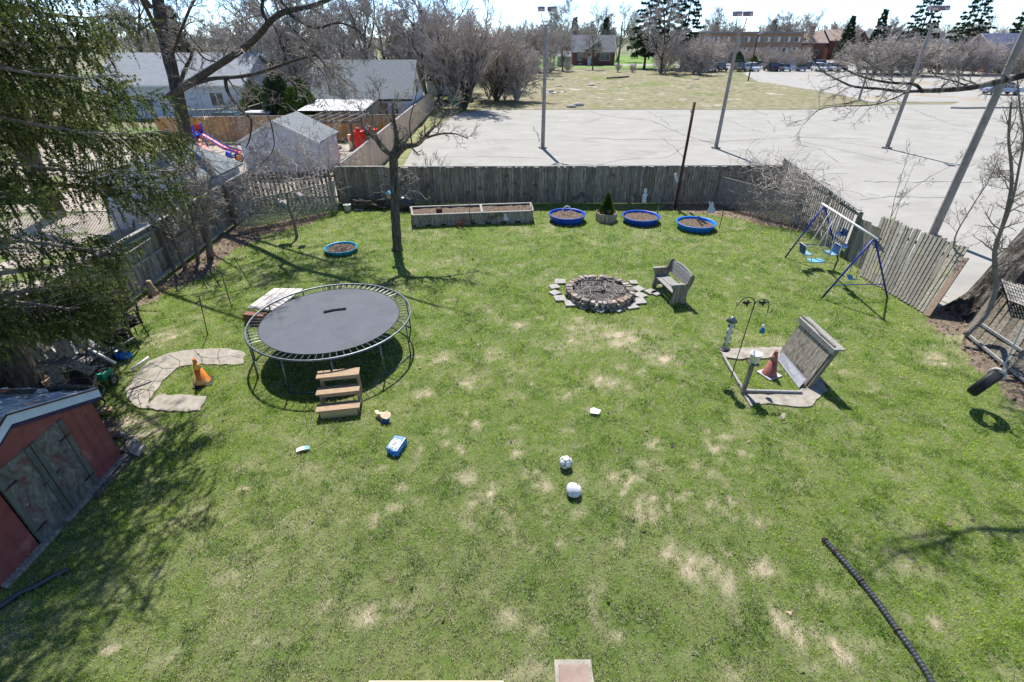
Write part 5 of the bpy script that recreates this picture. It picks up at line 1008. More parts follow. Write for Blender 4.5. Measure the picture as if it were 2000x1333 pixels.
# pergola
pg = T('pergola', 'small dark timber pergola between the white shed and bins', 'pergola', (-12, 36, 0))
for x in (-13.6, -10.6):
    for y in (34.8, 37.4): MB().bar((x, y, 0), (x, y, 1.95), .13, .13, (0, 1, 0)).build('post', MT['wood_dark'], pg)
for y in (34.8, 37.4): MB().bar((-14.2, y, 2.0), (-10.0, y, 2.06), .06, .15).build('beam', MT['wood_dark'], pg)
for i in range(6): x = -13.6 + .66 * i; MB().bar((x - .2, 34.2, 2.13), (x + .2, 38.0, 2.2), .05, .1).build('rafter', MT['wood'], pg)
for i, (x, y, lab) in enumerate(((-10.55, 36.2, 'left red plastic barrel bin behind the pale cedar fence'), (-9.85, 36.9, 'right red plastic barrel bin behind the pale cedar fence'))):
    b_ = T('red_bin', lab, 'bin', (x, y, 0)); MB().lathe([(.36, 0), (.42, .5), (.4, 1.15), (.44, 1.2), (.44, 1.3), (.3, 1.32), (0, 1.32)], (x, y, 0), 14).build('body', MT['red_plastic'], b_, True)
    MB().box((x, y - .1, 1.42), (.3, .3, .2)).build('lid', MT['red_plastic'], b_, bev=.03); MB().tube([(x - .45, y - .1, 1.1), (x - .55, y - .3, .7)], .1, 8).build('arm', MT['red_plastic'], b_)
put('cream_tub', 'cream plastic tub left of the red bins', 'tub', MB().lathe([(.25, 0), (.3, .9), (.3, .95), (0, .95)], (-11.3, 36.9, 0), 14), MT['cream'], smooth=True)
for (x, y, z, lab) in ((-12.2, 35.2, .14, 'black tyre on the ground under the pergola'), (-12.0, 35.3, .38, 'black tyre lying on top of another tyre'), (-12.6, 34.6, .14, 'black tyre nearest the white shed wall')):
    t = T('old_tyre', lab, 'tyre', (x, y, z)); MB().ring((x, y, z), .3, .12, 20, 8).build('rubber_ring', MT['rubber'], t, True)
put('pink_mat', 'pinkish red mat on the ground by the cedar fence', 'mat', MB().box((-9.9, 33.0, .03), (1.2, 1.2, .04), rz(20)), MT['red_plastic'])
# play set
ps = T('toy_climber', 'red and blue children climbing frame with slides', 'play set', (-20.5, 34.8, 0)); c = Vector((-20.6, 34.8, 0))
for i, (a, b) in enumerate((((-.4, .3, 1.5), (1.6, -.3, .5)), ((1.6, -.3, .5), (2.6, -.5, .25)))): 
    MB().bar(c + Vector(a), c + Vector(b), .5, .06).build('slide', MT['red_plastic'], ps)
    for s in (-.25, .25): MB().tube([c + Vector(a) + Vector((0, s, .08)), c + Vector(b) + Vector((0, s, .08))], .05, 6).build('slide_edge', MT['blue_plastic'], ps)
MB().bar(c + Vector((-.2, -.2, 1.3)), c + Vector((1.0, -1.2, .2)), .4, .06).build('slide', MT['red_plastic'], ps)
for dx in (-.8, 0): 
    for dy in (-.5, .5): MB().tube([c + Vector((dx, dy, 0)), c + Vector((dx, dy, 1.9))], .06, 8).build('post', MT['blue_plastic'], ps)
MB().box(c + Vector((-.4, 0, 1.3)), (1, 1.1, .08)).build('platform', MT['blue_plastic'], ps); MB().box(c + Vector((-.4, .5, 1.6)), (.8, .06, .5)).build('side_panel', MT['red_plastic'], ps)
c = G(462, 318); tk = T('tricycle', 'blue and red toy tricycle with orange wheel disc', 'tricycle', c)
for dx, r in ((.25, .28), (-.45, .16)): w1 = MB().ring(c + Vector((dx, 0, r)), r * .85, .05, 20, 6, rx(90)).build('wheel', MT['rubber'], tk, True); MB().tube([c + Vector((dx, -.03, r)), c + Vector((dx, .03, r))], r * .6, 12).build('disc', MT['orange'], w1)
MB().tube([c + Vector((.25, 0, .55)), c + Vector((-.2, 0, .4)), c + Vector((-.5, 0, .3))], .05, 6).build('frame', MT['blue_plastic'], tk); MB().box(c + Vector((-.35, 0, .52)), (.3, .25, .3), ry(20)).build('seat', MT['blue_plastic'], tk, bev=.03); MB().tube([c + Vector((.2, -.2, .7)), c + Vector((.2, .2, .7))], .03, 6).build('handlebar', MT['red_plastic'], tk)
# picnic table + lattice side, wire fence
c = Vector((-24.0, 24.6, 0)); pt = T('picnic_table', 'grey picnic table seen through the spruce branches', 'picnic table', c)
for i in range(4): MB().bar(c + Vector((-1, -.33 + .22 * i, .74)), c + Vector((1, -.33 + .22 * i, .74)), .2, .04).build('top_board', MT['wood_sun'], pt)
for s in (-1, 1):
    MB().bar(c + Vector((-1, s * .75, .44)), c + Vector((1, s * .75, .44)), .25, .04).build('bench_board', MT['wood_sun'], pt)
    for t in (-1, 1): MB().bar(c + Vector((s * .7, t * .7, 0)), c + Vector((s * .7, t * .2, .72)), .1, .05).build('leg', MT['wood'], pt)
c = Vector((-21.6, 26.5, 0)); lt = T('slatted_bench', 'grey slatted garden swing bench behind the picnic table', 'bench', c)
for i in range(14): MB().bar(c + Vector((-.9 + .14 * i, 0, .5)), c + Vector((-.9 + .14 * i, .35, 1.3)), .07, .03).build('slat', MT['wood'], lt)
for i in range(4): MB().bar(c + Vector((-1, -.1 - .14 * i, .45)), c + Vector((1, -.1 - .14 * i, .45)), .1, .03).build('seat_board', MT['wood'], lt)
c = Vector((-17.6, 27.4, 0)); put('dark_shelter', 'low dark box lying on the sandy neighbouring yard', 'box', MB().box(c + Vector((0, 0, .25)), (1.4, .9, .5), rz(15)), MT['wood_dark'])
wf = T('chain_link_fence', 'low chain link fence beyond the left board fence', 'fence', (-17, 18, 0)); m1 = MB(); a, b = Vector((-26.5, 17.6, 0)), Vector((-12.2, 18.6, 0)); L_ = (b - a).length; u = (b - a).normalized()
for s in (1, -1):
    k = 0.
    while k < L_ + 1.2:
        p0, p1 = k, k - s * 1.15
        if 0 < p0 < L_ and 0 < p1 < L_: m1.bar(a + u * p0 + Vector((0, .01 * s, .05)), a + u * p1 + Vector((0, .01 * s, 1.2)), .012, .008)
        k += .11
m1.build('mesh', MT['wire'], wf); MB().tube([a + Vector((0, 0, 1.2)), b + Vector((0, 0, 1.2))], .025, 6).build('top_rail', MT['wire'], wf)
for i in range(6): p = a.lerp(b, i / 5); MB().tube([p, p + Vector((0, 0, 1.25))], .03, 6).build('post', MT['wire'], wf)
# ------------------------------------------------------------------ houses on the left
gable('house', 'pale house with wide light grey roof behind the limb tree', 'house', -39, -25.5, 52, 61, 3.0, 5.3, 'x', 'white_wall', 'roof_pale', ov=.4, wins=((-28, 1.7, 1.2, 1.1), (-32, 1.7, 1.2, 1.1))) if MT.setdefault('roof_pale', mat('pale_roof', [(.2, .22, .24), (.28, .3, .32)], 1.2, (1, 4, 1), .8, .08)) else 0
gable('house', 'house with sunlit ribbed roof behind the bare trees', 'house', -30.5, -21.5, 66, 76, 2.8, 5.0, 'x', 'white_wall', 'roof_bright', ov=.4, wins=((-25, 1.7, 1.2, 1.1),)) if MT.setdefault('roof_bright', mat('bright_roof', [(.28, .3, .32), (.36, .38, .4)], 2, (6, 1, 1), .6, .1)) else 0
gable('house', 'two storey mauve house with white window frames beyond the garage', 'house', -29.5, -22.0, 82, 90, 5.2, 6.6, 'x', 'mauve', 'roof_pale', ov=.3, wins=((-27.6, 4.2, .9, 1.1), (-24.2, 4.2, .9, 1.1))) if MT.setdefault('mauve', mat('mauve_siding', [(.28, .24, .25), (.36, .31, .32)], 2, (1, 1, 6), .8, .05)) else 0
dk = T('raised_deck', 'raised timber deck with dark baluster railing behind the cedar fence', 'deck', (-24, 46.5, 0))
MB().box((-25.0, 47.5, .55), (6.2, 3, .1)).build('floor', MT['cedar_pale'], dk); MB().box((-25.0, 46.02, .3), (6.2, .05, .5)).build('skirt', MT['trim_white'], dk)
a, b = Vector((-27.5, 46, 1.45)), Vector((-22.6, 46, 1.6)); c_, d_ = Vector((-22.4, 46, 1.7)), Vector((-19.4, 47.2, 2.45))
for p, q, lo_ in ((a, b, .85), (c_, d_, .9)):
    MB().bar(p, q, .12, .05).build('hand_rail', MT['cream'], dk); MB().bar(p - Vector((0, 0, lo_)), q - Vector((0, 0, lo_)), .1, .05).build('bottom_rail', MT['cream'], dk); m1 = MB()
    for i in range(30): f = (i + .5) / 30; m1.bar(p.lerp(q, f) - Vector((0, 0, lo_)), p.lerp(q, f), .035, .035)
    m1.build('baluster', MT['metal_dark'], dk)
MB().bar((-22.4, 46, .2), (-19.4, 47.2, 1.3), .9, .08).build('ramp', MT['cedar_pale'], dk)
# ------------------------------------------------------------------ cars
CARP = {}
def make_car(label, body, suv=False, L_=4.5, Wd=1.8, Hh=1.45, group=None):
    root = T('parked_car', label, 'car', (0, 0, 0), group); h = 1.65 if suv else Hh; y = Wd / 2; x = L_ / 2
    low = [(-x, .35), (-x + .05, .62), (-x + .15, .82), (-x * .55, .9), (x * .5, .92), (x - .12, .82), (x, .6), (x, .35)]
    MB().prism([(p, -y, q) for p, q in low], (0, 2 * y, 0)).build('body', body, root, bev=.05)
    cab = [(-x * .62 if not suv else -x * .9, .9), (-x * .42 if not suv else -x * .78, h - .05), (-x * .3, h), (x * .3 if not suv else x * .2, h), (x * .62 if not suv else x * .55, .92)]
    g = MB().prism([(p, -y + .1, q) for p, q in cab], (0, 2 * y - .2, 0)).build('windows', MT['glass'], root, bev=.04)
    rf = cab[1:4]; MB().prism([(cab[1][0] + .05, -y + .14, h - .02), (cab[3][0] + .05, -y + .14, h - .02), (cab[3][0], -y + .16, h + .04), (cab[1][0] + .12, -y + .16, h + .04)], (0, 2 * y - .3, 0)).build('roof', body, root, bev=.02)
    for s in (-1, 1):
        for k in (0, 1, 2):
            xx = cab[0][0] + (cab[4][0] - cab[0][0]) * (.12 + .36 * k) ; MB().bar((xx, s * (y - .09), .9), (xx + (.08 if k < 2 else -.3), s * (y - .12), h - .02), .08, .02, (0, 1, 0)).build('pillar', body, root)
    for sx in (-1, 1):
        for sy in (-1, 1):
            w1 = MB().tube([(sx * x * .62, sy * (y - .18), .32), (sx * x * .62, sy * (y + .01), .32)], .32, 18).build('wheel', MT['rubber'], root, True); MB().tube([(sx * x * .62, sy * (y + .01), .32), (sx * x * .62, sy * (y + .02), .32)], .19, 12).build('hub_cap', MT['metal_grey'], w1)
        for sy in (-1, 1): MB().box((sx * (x - .04), sy * (y - .3), .68), (.08, .36, .14)).build('headlight' if sx > 0 else 'tail_light', MT['trim_white'] if sx > 0 else MT['red_plastic'], root, bev=.02)
    return root
CM = {'silver': MT['car_blue'], 'white': mat('white_car_paint', [(.6, .62, .64), (.7, .71, .72)], 1, rough=.3, bump=0), 'dark': mat('dark_car_paint', [(.03, .035, .04), (.06, .065, .075)], 1, rough=.25, bump=0), 'blue': mat('blue_car_paint', [(.03, .12, .4), (.05, .17, .5)], 1, rough=.3, bump=0)}
c = make_car('silver blue car parked on the lot at the far right', CM['silver'], Hh=1.5); p = G(1962, 186); c.location = (p.x, p.y + .8, 0); c.rotation_euler.z = R(-8)
c = make_car('silver estate car parked behind the orange cedar fence', CM['white'], True); c.location = (-20.9, 43.2, 0); c.rotation_euler.z = R(180)
c = make_car('dark green hatchback beside the silver estate behind the cedar fence', mat('green_car', [(.03, .07, .07), (.05, .1, .1)], 1, rough=.3, bump=0)); c.location = (-23.6, 44.6, 0); c.rotation_euler.z = R(175)
gp = 'cars parked in front of the tan apartment block'; prot = {k: make_car(k + ' car parked in the row before the tan apartment block', CM[k], k in ('dark', 'white'), group=gp) for k in CM}
rc = random.Random(7); first = dict.fromkeys(CM, True)
row = [(1393, 0, 'white'), (1411, 0, 'dark'), (1448, 0, 'dark'), (1467, 0, 'silver'), (1476, 0, 'white'), (1512, 0, 'dark'), (1522, 0, 'silver'), (1535, 0, 'silver'), (1558, 1, 'blue'), (1572, 0, 'silver'), (1590, 1, 'dark'), (1604, 0, 'white'), (1618, 0, 'silver'), (1636, 0, 'white'), (1650, 0, 'dark'), (1446, 2, 'white'), (1482, 2, 'white'), (1500, 2, 'silver'), (1550, 2, 'dark'), (1580, 2, 'silver'), (1610, 2, 'dark'), (1700, 1, 'silver'), (1725, 1, 'white'), (1760, 1, 'dark'), (1780, 1, 'silver')]
for px, rw, k in row:
    Y = (128, 136, 142)[rw]; o = prot[k] if first[k] else copy_tree(prot[k]); first[k] = False; p = V(px, 100, Y); o.location = (p.x, Y + rc.uniform(-1, 1), 0); o.rotation_euler.z = R(90 + rc.uniform(-8, 8) + (180 if rc.random() < .5 else 0))
# ------------------------------------------------------------------ far buildings
bh = gable('brick_house', 'dark red brick house with grey roof and white windows beyond the field', 'house', 15.6, 26.9, 153, 163, 3.3, 6.9, 'x', 'brick_red', 'shingle_far', ov=.3, wins=((17.6, 1.9, 1.0, 1.5), (24.3, 1.9, 2.6, 1.5), (17.8, .25, .6, .4)), doors=((20.2, 1.0, 2.2, 'trim_white'),))
MB().prism([(18.6, 152.2, 3.4), (23.4, 152.2, 3.4), (22.6, 152.2, 5.9)], (0, 4, 0)).build('dormer_gable', MT['shingle_far'], bh); MB().bar((18.5, 152.1, 3.4), (22.6, 152.1, 5.95), .12, .25).build('dormer_trim', MT['trim_white'], bh)
gable('outbuilding', 'small pale outbuilding left of the red brick house', 'shed', 11.5, 14.2, 146, 151, 2.4, 3.4, 'x', 'lattice', 'roof_pale', ov=.3)
ab = T('apartment_block', 'flat roofed tan brick apartment block behind parked cars', 'apartment block', (70, 172, 0)); x0, x1, Y = 54.5, 84.5, 170
MB().box(((x0 + x1) / 2, Y + 6, 3.75), (x1 - x0, 12, 7.5)).build('wall', MT['brick_tan'], ab); MB().box(((x0 + x1) / 2, Y + 5.6, 7.65), (x1 - x0 + 1, 13.4, .35)).build('roof', MT['trim_white'] if 0 else MT['roof_pale'], ab)
for r_, z in enumerate((5.9, 3.2, .9)):
    for i in range(10):
        x = x0 + 1.8 + 2.95 * i
        if r_ == 1 and i in (2, 6): continue
        f = MB().box((x, Y - .03, z), (1.7, .1, 1.25)).build('window', MT['trim_white'], ab); MB().box((x - .3, Y - .1, z), (.95, .04, 1.1)).build('pane', MT['glass'], f)
for px0, px1, y_, Y, rm, lab in ((1565, 1612, 62, 185, 'tan_roof', 'far house with tan hip roof right of the apartment block'), (1620, 1690, 58, 190, 'tan_roof', 'far tan roofed house behind small bare trees'), (1700, 1775, 60, 180, 'roof_pale', 'far house with pale grey roof and brick chimney'), (1800, 1850, 62, 175, 'roof_pale', 'far grey roofed house behind the right light poles'), (1945, 2080, 66, 122, 'blue_roof', 'house with dark blue roof at the right edge')):
    MT.setdefault('blue_roof', mat('blue_roof', [(.07, .09, .16), (.12, .14, .22)], 1, rough=.8, bump=.05)); a, b = V(px0, 90, Y), V(px1, 90, Y); h = V(px0, y_, Y).z
    r0 = gable('house', lab, 'house', a.x, b.x, Y, Y + 9, max(h - 2.8, 2.5), h, 'x', 'brick_red', rm, ov=.5, wins=((a.x + 2.5, 2.2, 1.4, 1.2), (b.x - 2.5, 2.2, 1.4, 1.2)))
    if 'chimney' in lab or 'hip' in lab: cx = a.x * .55 + b.x * .45; MB().box((cx, Y + 2.2, h + .2), (1.0, .9, 2.4)).build('chimney', MT['brick_red'], r0)
for (x, y, w_, h_, rm, wm, lab) in ((-6.6, 66, 2.6, 2.1, 'roof_bright', 'lattice', 'little pale roofed shed behind the big multi stem bush'), (-9.8, 74, 3.4, 2.2, 'metal_dark', 'white_wall', 'small dark roofed shed beyond the pale cedar fence')):
    gable('small_shed', lab, 'shed', x - w_ / 2, x + w_ / 2, y, y + 3, h_ * .75, h_ * 1.1, 'x', wm, rm, ov=.15)
put('green_container', 'green plastic container at the end of the pale cedar fence', 'container', MB().prism([(-6.9, 60.5, 0), (-5.9, 60.5, 0), (-5.7, 60.5, 1.9), (-6.9, 60.5, 1.7)], (0, 1.2, 0)), MT['green_plastic'])
# ------------------------------------------------------------------ light poles of the lot
def light_pole(label, base, h, two=True, k=1., m='lamp_pole', spread=.5, rot=0):
    root = T('light_pole', label, 'light pole', base, 'tall light poles standing in the pale lot'); b = Vector(base); t = b + Vector((0, 0, h))
    MB().tube([b, t - Vector((0, 0, .9))], [.14 * k, .105 * k], 8).build('shaft', MT[m], root); MB().box(b + Vector((0, 0, .04)), (.45, .45, .1), rz(20)).build('base_plate', MT['lamp_pole'], root)
    MB().bar(t + Vector((-.32, 0, -.88)), t + Vector((.32, 0, -.88)), .09, .07).build('cross_arm', MT[m], root)
    for s in (-1, 1):
        M = rz(rot + (0 if s < 0 else 22))
        MB().tube([t + Vector((s * .1, 0, -.9)), t + Vector((s * .26, 0, -.7)), t + Vector((s * .3, 0, -.25))], .03, 6).build('bracket', MT['metal_dark'], root)
        hd = MB().prism([t + Vector((s * .33, 0, 0)) + M @ Vector(p) for p in ((-.21, -.26, -.16), (.21, -.26, -.16), (.21, -.2, .1), (-.21, -.2, .1))], M @ Vector((0, .46, 0))).build('lamp_head', MT['lamp_head'], root, bev=.02); MB().prism([t + Vector((s * .33, 0, 0)) + M @ Vector(p) for p in ((-.17, -.265, -.13), (.17, -.265, -.13), (.17, -.25, -.02), (-.17, -.25, -.02))], M @ Vector((0, -.01, 0))).build('lens', MT['lamp_glass'], hd)
    return root
light_pole('grey light pole with twin square lamps in the middle of the lot', (2.03, 37.21, 0), 8.25)
light_pole('grey leaning looking light pole right of the rusty pole', (14.31, 37.21, 0), 8.0, rot=10)
light_pole('grey light pole behind the swing set crossed by the bare branch', (26.44, 37.21, 0), 8.3, rot=-10)
light_pole('thick grey light pole close behind the leaning boards', (16.62, 19.04, 0), 8.4, k=1.05)
light_pole('distant light pole at the right tip of the dry field', tuple(G(1677, 196)), 7.6, k=.9)
p = G(1461, 159); up_ = T('street_lamp', 'thin brown street lamp pole standing on the far gravel', 'street lamp', p); MB().tube([p, p + Vector((0, 0, 7.0))], [.12, .09], 8).build('shaft', MT['rust'], up_); MB().box(p + Vector((.35, 0, 7.1)), (.9, .35, .2), ry(-15)).build('lamp_head', MT['lamp_head'], up_)
p = Vector((24.2, 132, 0)); up_ = T('utility_pole', 'green wooden utility pole beside the dark spruces', 'utility pole', p); MB().tube([p, p + Vector((0, 0, 9.5))], [.2, .13], 8).build('shaft', mat('green_pole', [(.08, .12, .09), (.12, .16, .12)], 2), up_); MB().box(p + Vector((.5, 0, 7.8)), (.9, .3, .2)).build('lamp_head', MT['lamp_head'], up_)
# rocks and rubbish on the field
rk = random.Random(3)
for (px, py, s_, lab) in ((1128, 206, .55, 'large pale boulder at the front of the dry field'), (1115, 209, .4, 'smaller pale boulder beside the large one')):
    tag(uv(G(px, py, .1), s_, 8, 12, lambda v: Vector((v.x * 1.4, v.y, v.z * .6)) * (1 + .08 * math.sin(6 * v.x))).build('boulder', MT['flag'], None, True), lab, 'boulder', 'boulders on the dry field')
for i in range(26):
    px, py = (rk.uniform(1010, 1500), rk.uniform(150, 172)) if i > 8 else (rk.uniform(1060, 1105), rk.uniform(178, 184))
    if px > 1440 and py < 165: continue
    tag(uv(G(px, py, .1), rk.uniform(.12, .4), 6, 8, lambda v: Vector((v.x * 1.8, v.y, v.z * .45)) * (1 + .2 * math.sin(9 * v.x + 4 * v.y))).build('rubble_piece', MT['rubber2'] if 3 < i < 8 else MT['flag']), 'black scrap lying with rubble on the dry field' if 3 < i < 8 else 'pale broken concrete piece lying on the dry field', 'rubble', 'rubble scattered on the field')
put('fallen_log', 'long thin log lying on the dry field before the brick house', 'log', MB().tube([G(1185, 153, .3), G(1228, 150, .35)], .14, 7), MT['bark'])
# ------------------------------------------------------------------ bare trees
def perp(d, rng):
    v = Vector((rng.gauss(0, 1), rng.gauss(0, 1), rng.gauss(0, 1))); v -= d * v.dot(d); return v.normalized()
def grow(rng, MT_, MC, p, d, L, r, lvl, P, cnt=0):
    n = 4 if lvl < 2 else 3; pts = [p]; dd = d.copy(); wig = P.get('wig', .18)
    for i in range(n):
        dd = (dd + perp(dd, rng) * wig + Vector((0, 0, P['up'] * (.6 if lvl == 0 else 1)))).normalized(); pts.append(pts[-1] + dd * (L / n))
    r1 = max(r * .45, P['minr'] * .6); rad = [r + (r1 - r) * i / n for i in range(n + 1)]
    (MT_ if lvl <= P.get('tl', 1) else MC).tube(pts, rad, 7 if lvl == 0 else (5 if lvl == 1 else 3), cap=False)
    if lvl >= P['lv']: return
    k = P['n'][lvl]; t0 = P['t0'][min(lvl, len(P['t0']) - 1)]
    for i in range(k):
        t = t0 + (1 - t0) * (i + rng.random()) / k; f = t * n; j = min(int(f), n - 1); q = pts[j].lerp(pts[j + 1], f - j); sd_ = (pts[j + 1] - pts[j]).normalized()
        a = R(P['ang'][min(lvl, len(P['ang']) - 1)] * rng.uniform(.65, 1.3)); nd = (sd_ * math.cos(a) + perp(sd_, rng) * math.sin(a)).normalized()
        grow(rng, MT_, MC, q, nd, L * P['ratio'][min(lvl, len(P['ratio']) - 1)] * rng.uniform(.7, 1.15) * (1.1 - .35 * t), max(rad[j] * .62, P['minr']), lvl + 1, P)
def bare_tree(name, label, cat, P, seed, h, r, loc=(0, 0, 0), group=None, tm='bark', cm='twig', stems=1, spread=0.):
    rng = random.Random(seed); root = T(name, label, cat, loc, group); a, b = MB(), MB(); loc = Vector(loc)
    for s in range(stems):
        an = 6.283 * s / stems + rng.uniform(-.3, .3); d = Vector((math.cos(an) * spread * rng.uniform(.3, 1.1), math.sin(an) * spread * rng.uniform(.3, 1.1), 1)).normalized()
        grow(rng, a, b, loc + Vector((d.x, d.y, 0)) * r * 1.5 * (stems > 1) + Vector((0, 0, -.05)), d, h * P['tr'] * rng.uniform(.85, 1.1), r * (1 if stems == 1 else rng.uniform(.6, 1)), 0, P)
    if stems == 1: a.tube([loc + Vector((0, 0, -.1)), loc + Vector((0, 0, h * .03)), loc + Vector((0, 0, h * .08))], [r * 1.5, r * 1.15, r], 8)
    a.build('trunk', MT[tm], root, True); b.build('crown', MT[cm], root); return root
VASE = dict(tr=.52, lv=5, n=[7, 5, 5, 5, 4], t0=[.35, .25, .2], ratio=[.75, .62, .58, .55, .6], ang=[30, 34, 38, 42], up=.05, minr=.022, wig=.14)
OVAL = dict(tr=.7, lv=4, n=[15, 7, 6, 6], t0=[.2, .2, .2], ratio=[.5, .5, .5, .55], ang=[48, 42, 42, 45], up=.06, minr=.02, wig=.16)
BUSH = dict(tr=.55, lv=3, n=[7, 6, 6], t0=[.15, .15, .2], ratio=[.62, .55, .6], ang=[22, 26, 34], up=.04, minr=.016, wig=.1)
BUSH2 = dict(tr=.55, lv=3, n=[8, 6, 5], t0=[.1, .15, .2], ratio=[.6, .55, .6], ang=[35, 40, 45], up=.02, minr=.022, wig=.16)
def place(o, px, Y, s, seed=0, ex=None):
    rg = random.Random(seed * 31 + int(px)); p = V(px, 100, Y); o.location = (p.x, Y, -.05); o.rotation_euler.z = rg.uniform(0, 6.28); o.scale = (s * rg.uniform(.85, 1.15) * (ex or 1), s * rg.uniform(.85, 1.15) * (ex or 1), s)
    return o
def real_h(o): return max((v.co.z for c in o.children for v in c.data.vertices), default=1)
def zone(specs, label, cat, group, pr, name='bare_tree'):
    # specs: (pixel column, distance, height); pr: the prototype trees with their own heights
    for i, sp in enumerate(specs):
        px, Y, h = sp[:3]; src, h0 = pr[(i * 7 + int(px)) % len(pr)]; o = copy_tree(src); o.name = name; o['label'] = label; o['category'] = cat; o['group'] = group; place(o, px, Y, h / h0, i, sp[3] if len(sp) > 3 else None)
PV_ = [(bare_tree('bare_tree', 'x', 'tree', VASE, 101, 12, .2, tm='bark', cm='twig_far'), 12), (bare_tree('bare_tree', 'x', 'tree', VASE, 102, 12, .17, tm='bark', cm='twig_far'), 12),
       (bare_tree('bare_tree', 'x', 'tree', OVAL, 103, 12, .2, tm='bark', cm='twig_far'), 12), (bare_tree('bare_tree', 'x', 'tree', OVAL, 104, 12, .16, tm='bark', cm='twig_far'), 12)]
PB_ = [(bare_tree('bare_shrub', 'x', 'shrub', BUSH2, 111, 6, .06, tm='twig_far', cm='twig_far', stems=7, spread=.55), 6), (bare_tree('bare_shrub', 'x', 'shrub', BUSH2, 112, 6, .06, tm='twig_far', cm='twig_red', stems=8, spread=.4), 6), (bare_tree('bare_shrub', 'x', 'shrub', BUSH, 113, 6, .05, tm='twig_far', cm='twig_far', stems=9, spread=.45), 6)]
PV_ = [(o, real_h(o)) for o, _ in PV_]; PB_ = [(o, real_h(o)) for o, _ in PB_]
rg = random.Random(77)
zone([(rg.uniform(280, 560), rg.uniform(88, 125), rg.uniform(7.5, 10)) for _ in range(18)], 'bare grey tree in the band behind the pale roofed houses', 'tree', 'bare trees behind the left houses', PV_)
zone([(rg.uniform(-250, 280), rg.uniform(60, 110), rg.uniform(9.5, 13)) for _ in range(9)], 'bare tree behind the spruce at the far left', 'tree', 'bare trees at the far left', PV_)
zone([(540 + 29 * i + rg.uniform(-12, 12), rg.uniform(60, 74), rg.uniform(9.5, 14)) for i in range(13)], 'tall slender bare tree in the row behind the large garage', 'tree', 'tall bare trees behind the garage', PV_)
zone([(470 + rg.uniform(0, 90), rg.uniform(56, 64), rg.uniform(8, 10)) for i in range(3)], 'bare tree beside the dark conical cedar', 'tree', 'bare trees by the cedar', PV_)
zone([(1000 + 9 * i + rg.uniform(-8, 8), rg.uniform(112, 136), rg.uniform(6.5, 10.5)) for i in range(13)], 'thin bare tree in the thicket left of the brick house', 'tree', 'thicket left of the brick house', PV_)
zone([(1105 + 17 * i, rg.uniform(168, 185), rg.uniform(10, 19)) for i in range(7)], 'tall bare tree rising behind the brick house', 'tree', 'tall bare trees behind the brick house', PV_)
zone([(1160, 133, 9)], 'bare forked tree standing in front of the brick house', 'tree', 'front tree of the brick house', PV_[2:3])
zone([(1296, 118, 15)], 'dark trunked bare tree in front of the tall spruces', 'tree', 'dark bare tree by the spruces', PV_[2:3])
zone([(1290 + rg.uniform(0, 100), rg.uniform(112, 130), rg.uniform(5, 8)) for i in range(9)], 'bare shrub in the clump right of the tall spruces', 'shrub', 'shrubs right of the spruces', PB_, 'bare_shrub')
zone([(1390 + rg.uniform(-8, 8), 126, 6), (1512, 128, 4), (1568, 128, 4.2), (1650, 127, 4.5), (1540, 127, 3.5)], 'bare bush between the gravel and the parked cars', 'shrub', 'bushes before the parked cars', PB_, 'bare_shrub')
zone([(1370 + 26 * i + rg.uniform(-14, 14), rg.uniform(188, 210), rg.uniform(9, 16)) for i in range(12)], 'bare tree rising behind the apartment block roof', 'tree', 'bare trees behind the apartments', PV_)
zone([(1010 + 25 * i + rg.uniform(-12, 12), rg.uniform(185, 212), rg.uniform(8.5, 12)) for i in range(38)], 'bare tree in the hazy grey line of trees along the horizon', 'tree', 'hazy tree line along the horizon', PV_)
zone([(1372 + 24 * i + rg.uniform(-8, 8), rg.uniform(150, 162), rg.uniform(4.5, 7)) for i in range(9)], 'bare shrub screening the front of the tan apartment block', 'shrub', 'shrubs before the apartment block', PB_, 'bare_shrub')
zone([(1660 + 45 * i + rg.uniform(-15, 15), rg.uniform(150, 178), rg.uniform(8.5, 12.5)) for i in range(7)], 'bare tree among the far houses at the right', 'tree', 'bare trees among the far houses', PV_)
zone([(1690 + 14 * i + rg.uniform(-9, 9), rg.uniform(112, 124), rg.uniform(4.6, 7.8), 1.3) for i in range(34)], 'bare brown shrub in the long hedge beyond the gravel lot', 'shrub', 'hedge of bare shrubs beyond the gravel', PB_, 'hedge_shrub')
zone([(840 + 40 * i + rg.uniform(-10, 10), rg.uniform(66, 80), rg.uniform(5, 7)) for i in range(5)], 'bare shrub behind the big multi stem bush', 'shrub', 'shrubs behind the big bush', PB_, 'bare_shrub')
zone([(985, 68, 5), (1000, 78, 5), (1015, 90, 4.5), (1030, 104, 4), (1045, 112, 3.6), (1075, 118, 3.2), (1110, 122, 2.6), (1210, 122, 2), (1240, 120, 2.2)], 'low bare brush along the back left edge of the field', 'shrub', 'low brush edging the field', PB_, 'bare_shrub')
for o, _ in PV_ + PB_:
    for c in list(o.children): D.objects.remove(c)
    D.objects.remove(o)
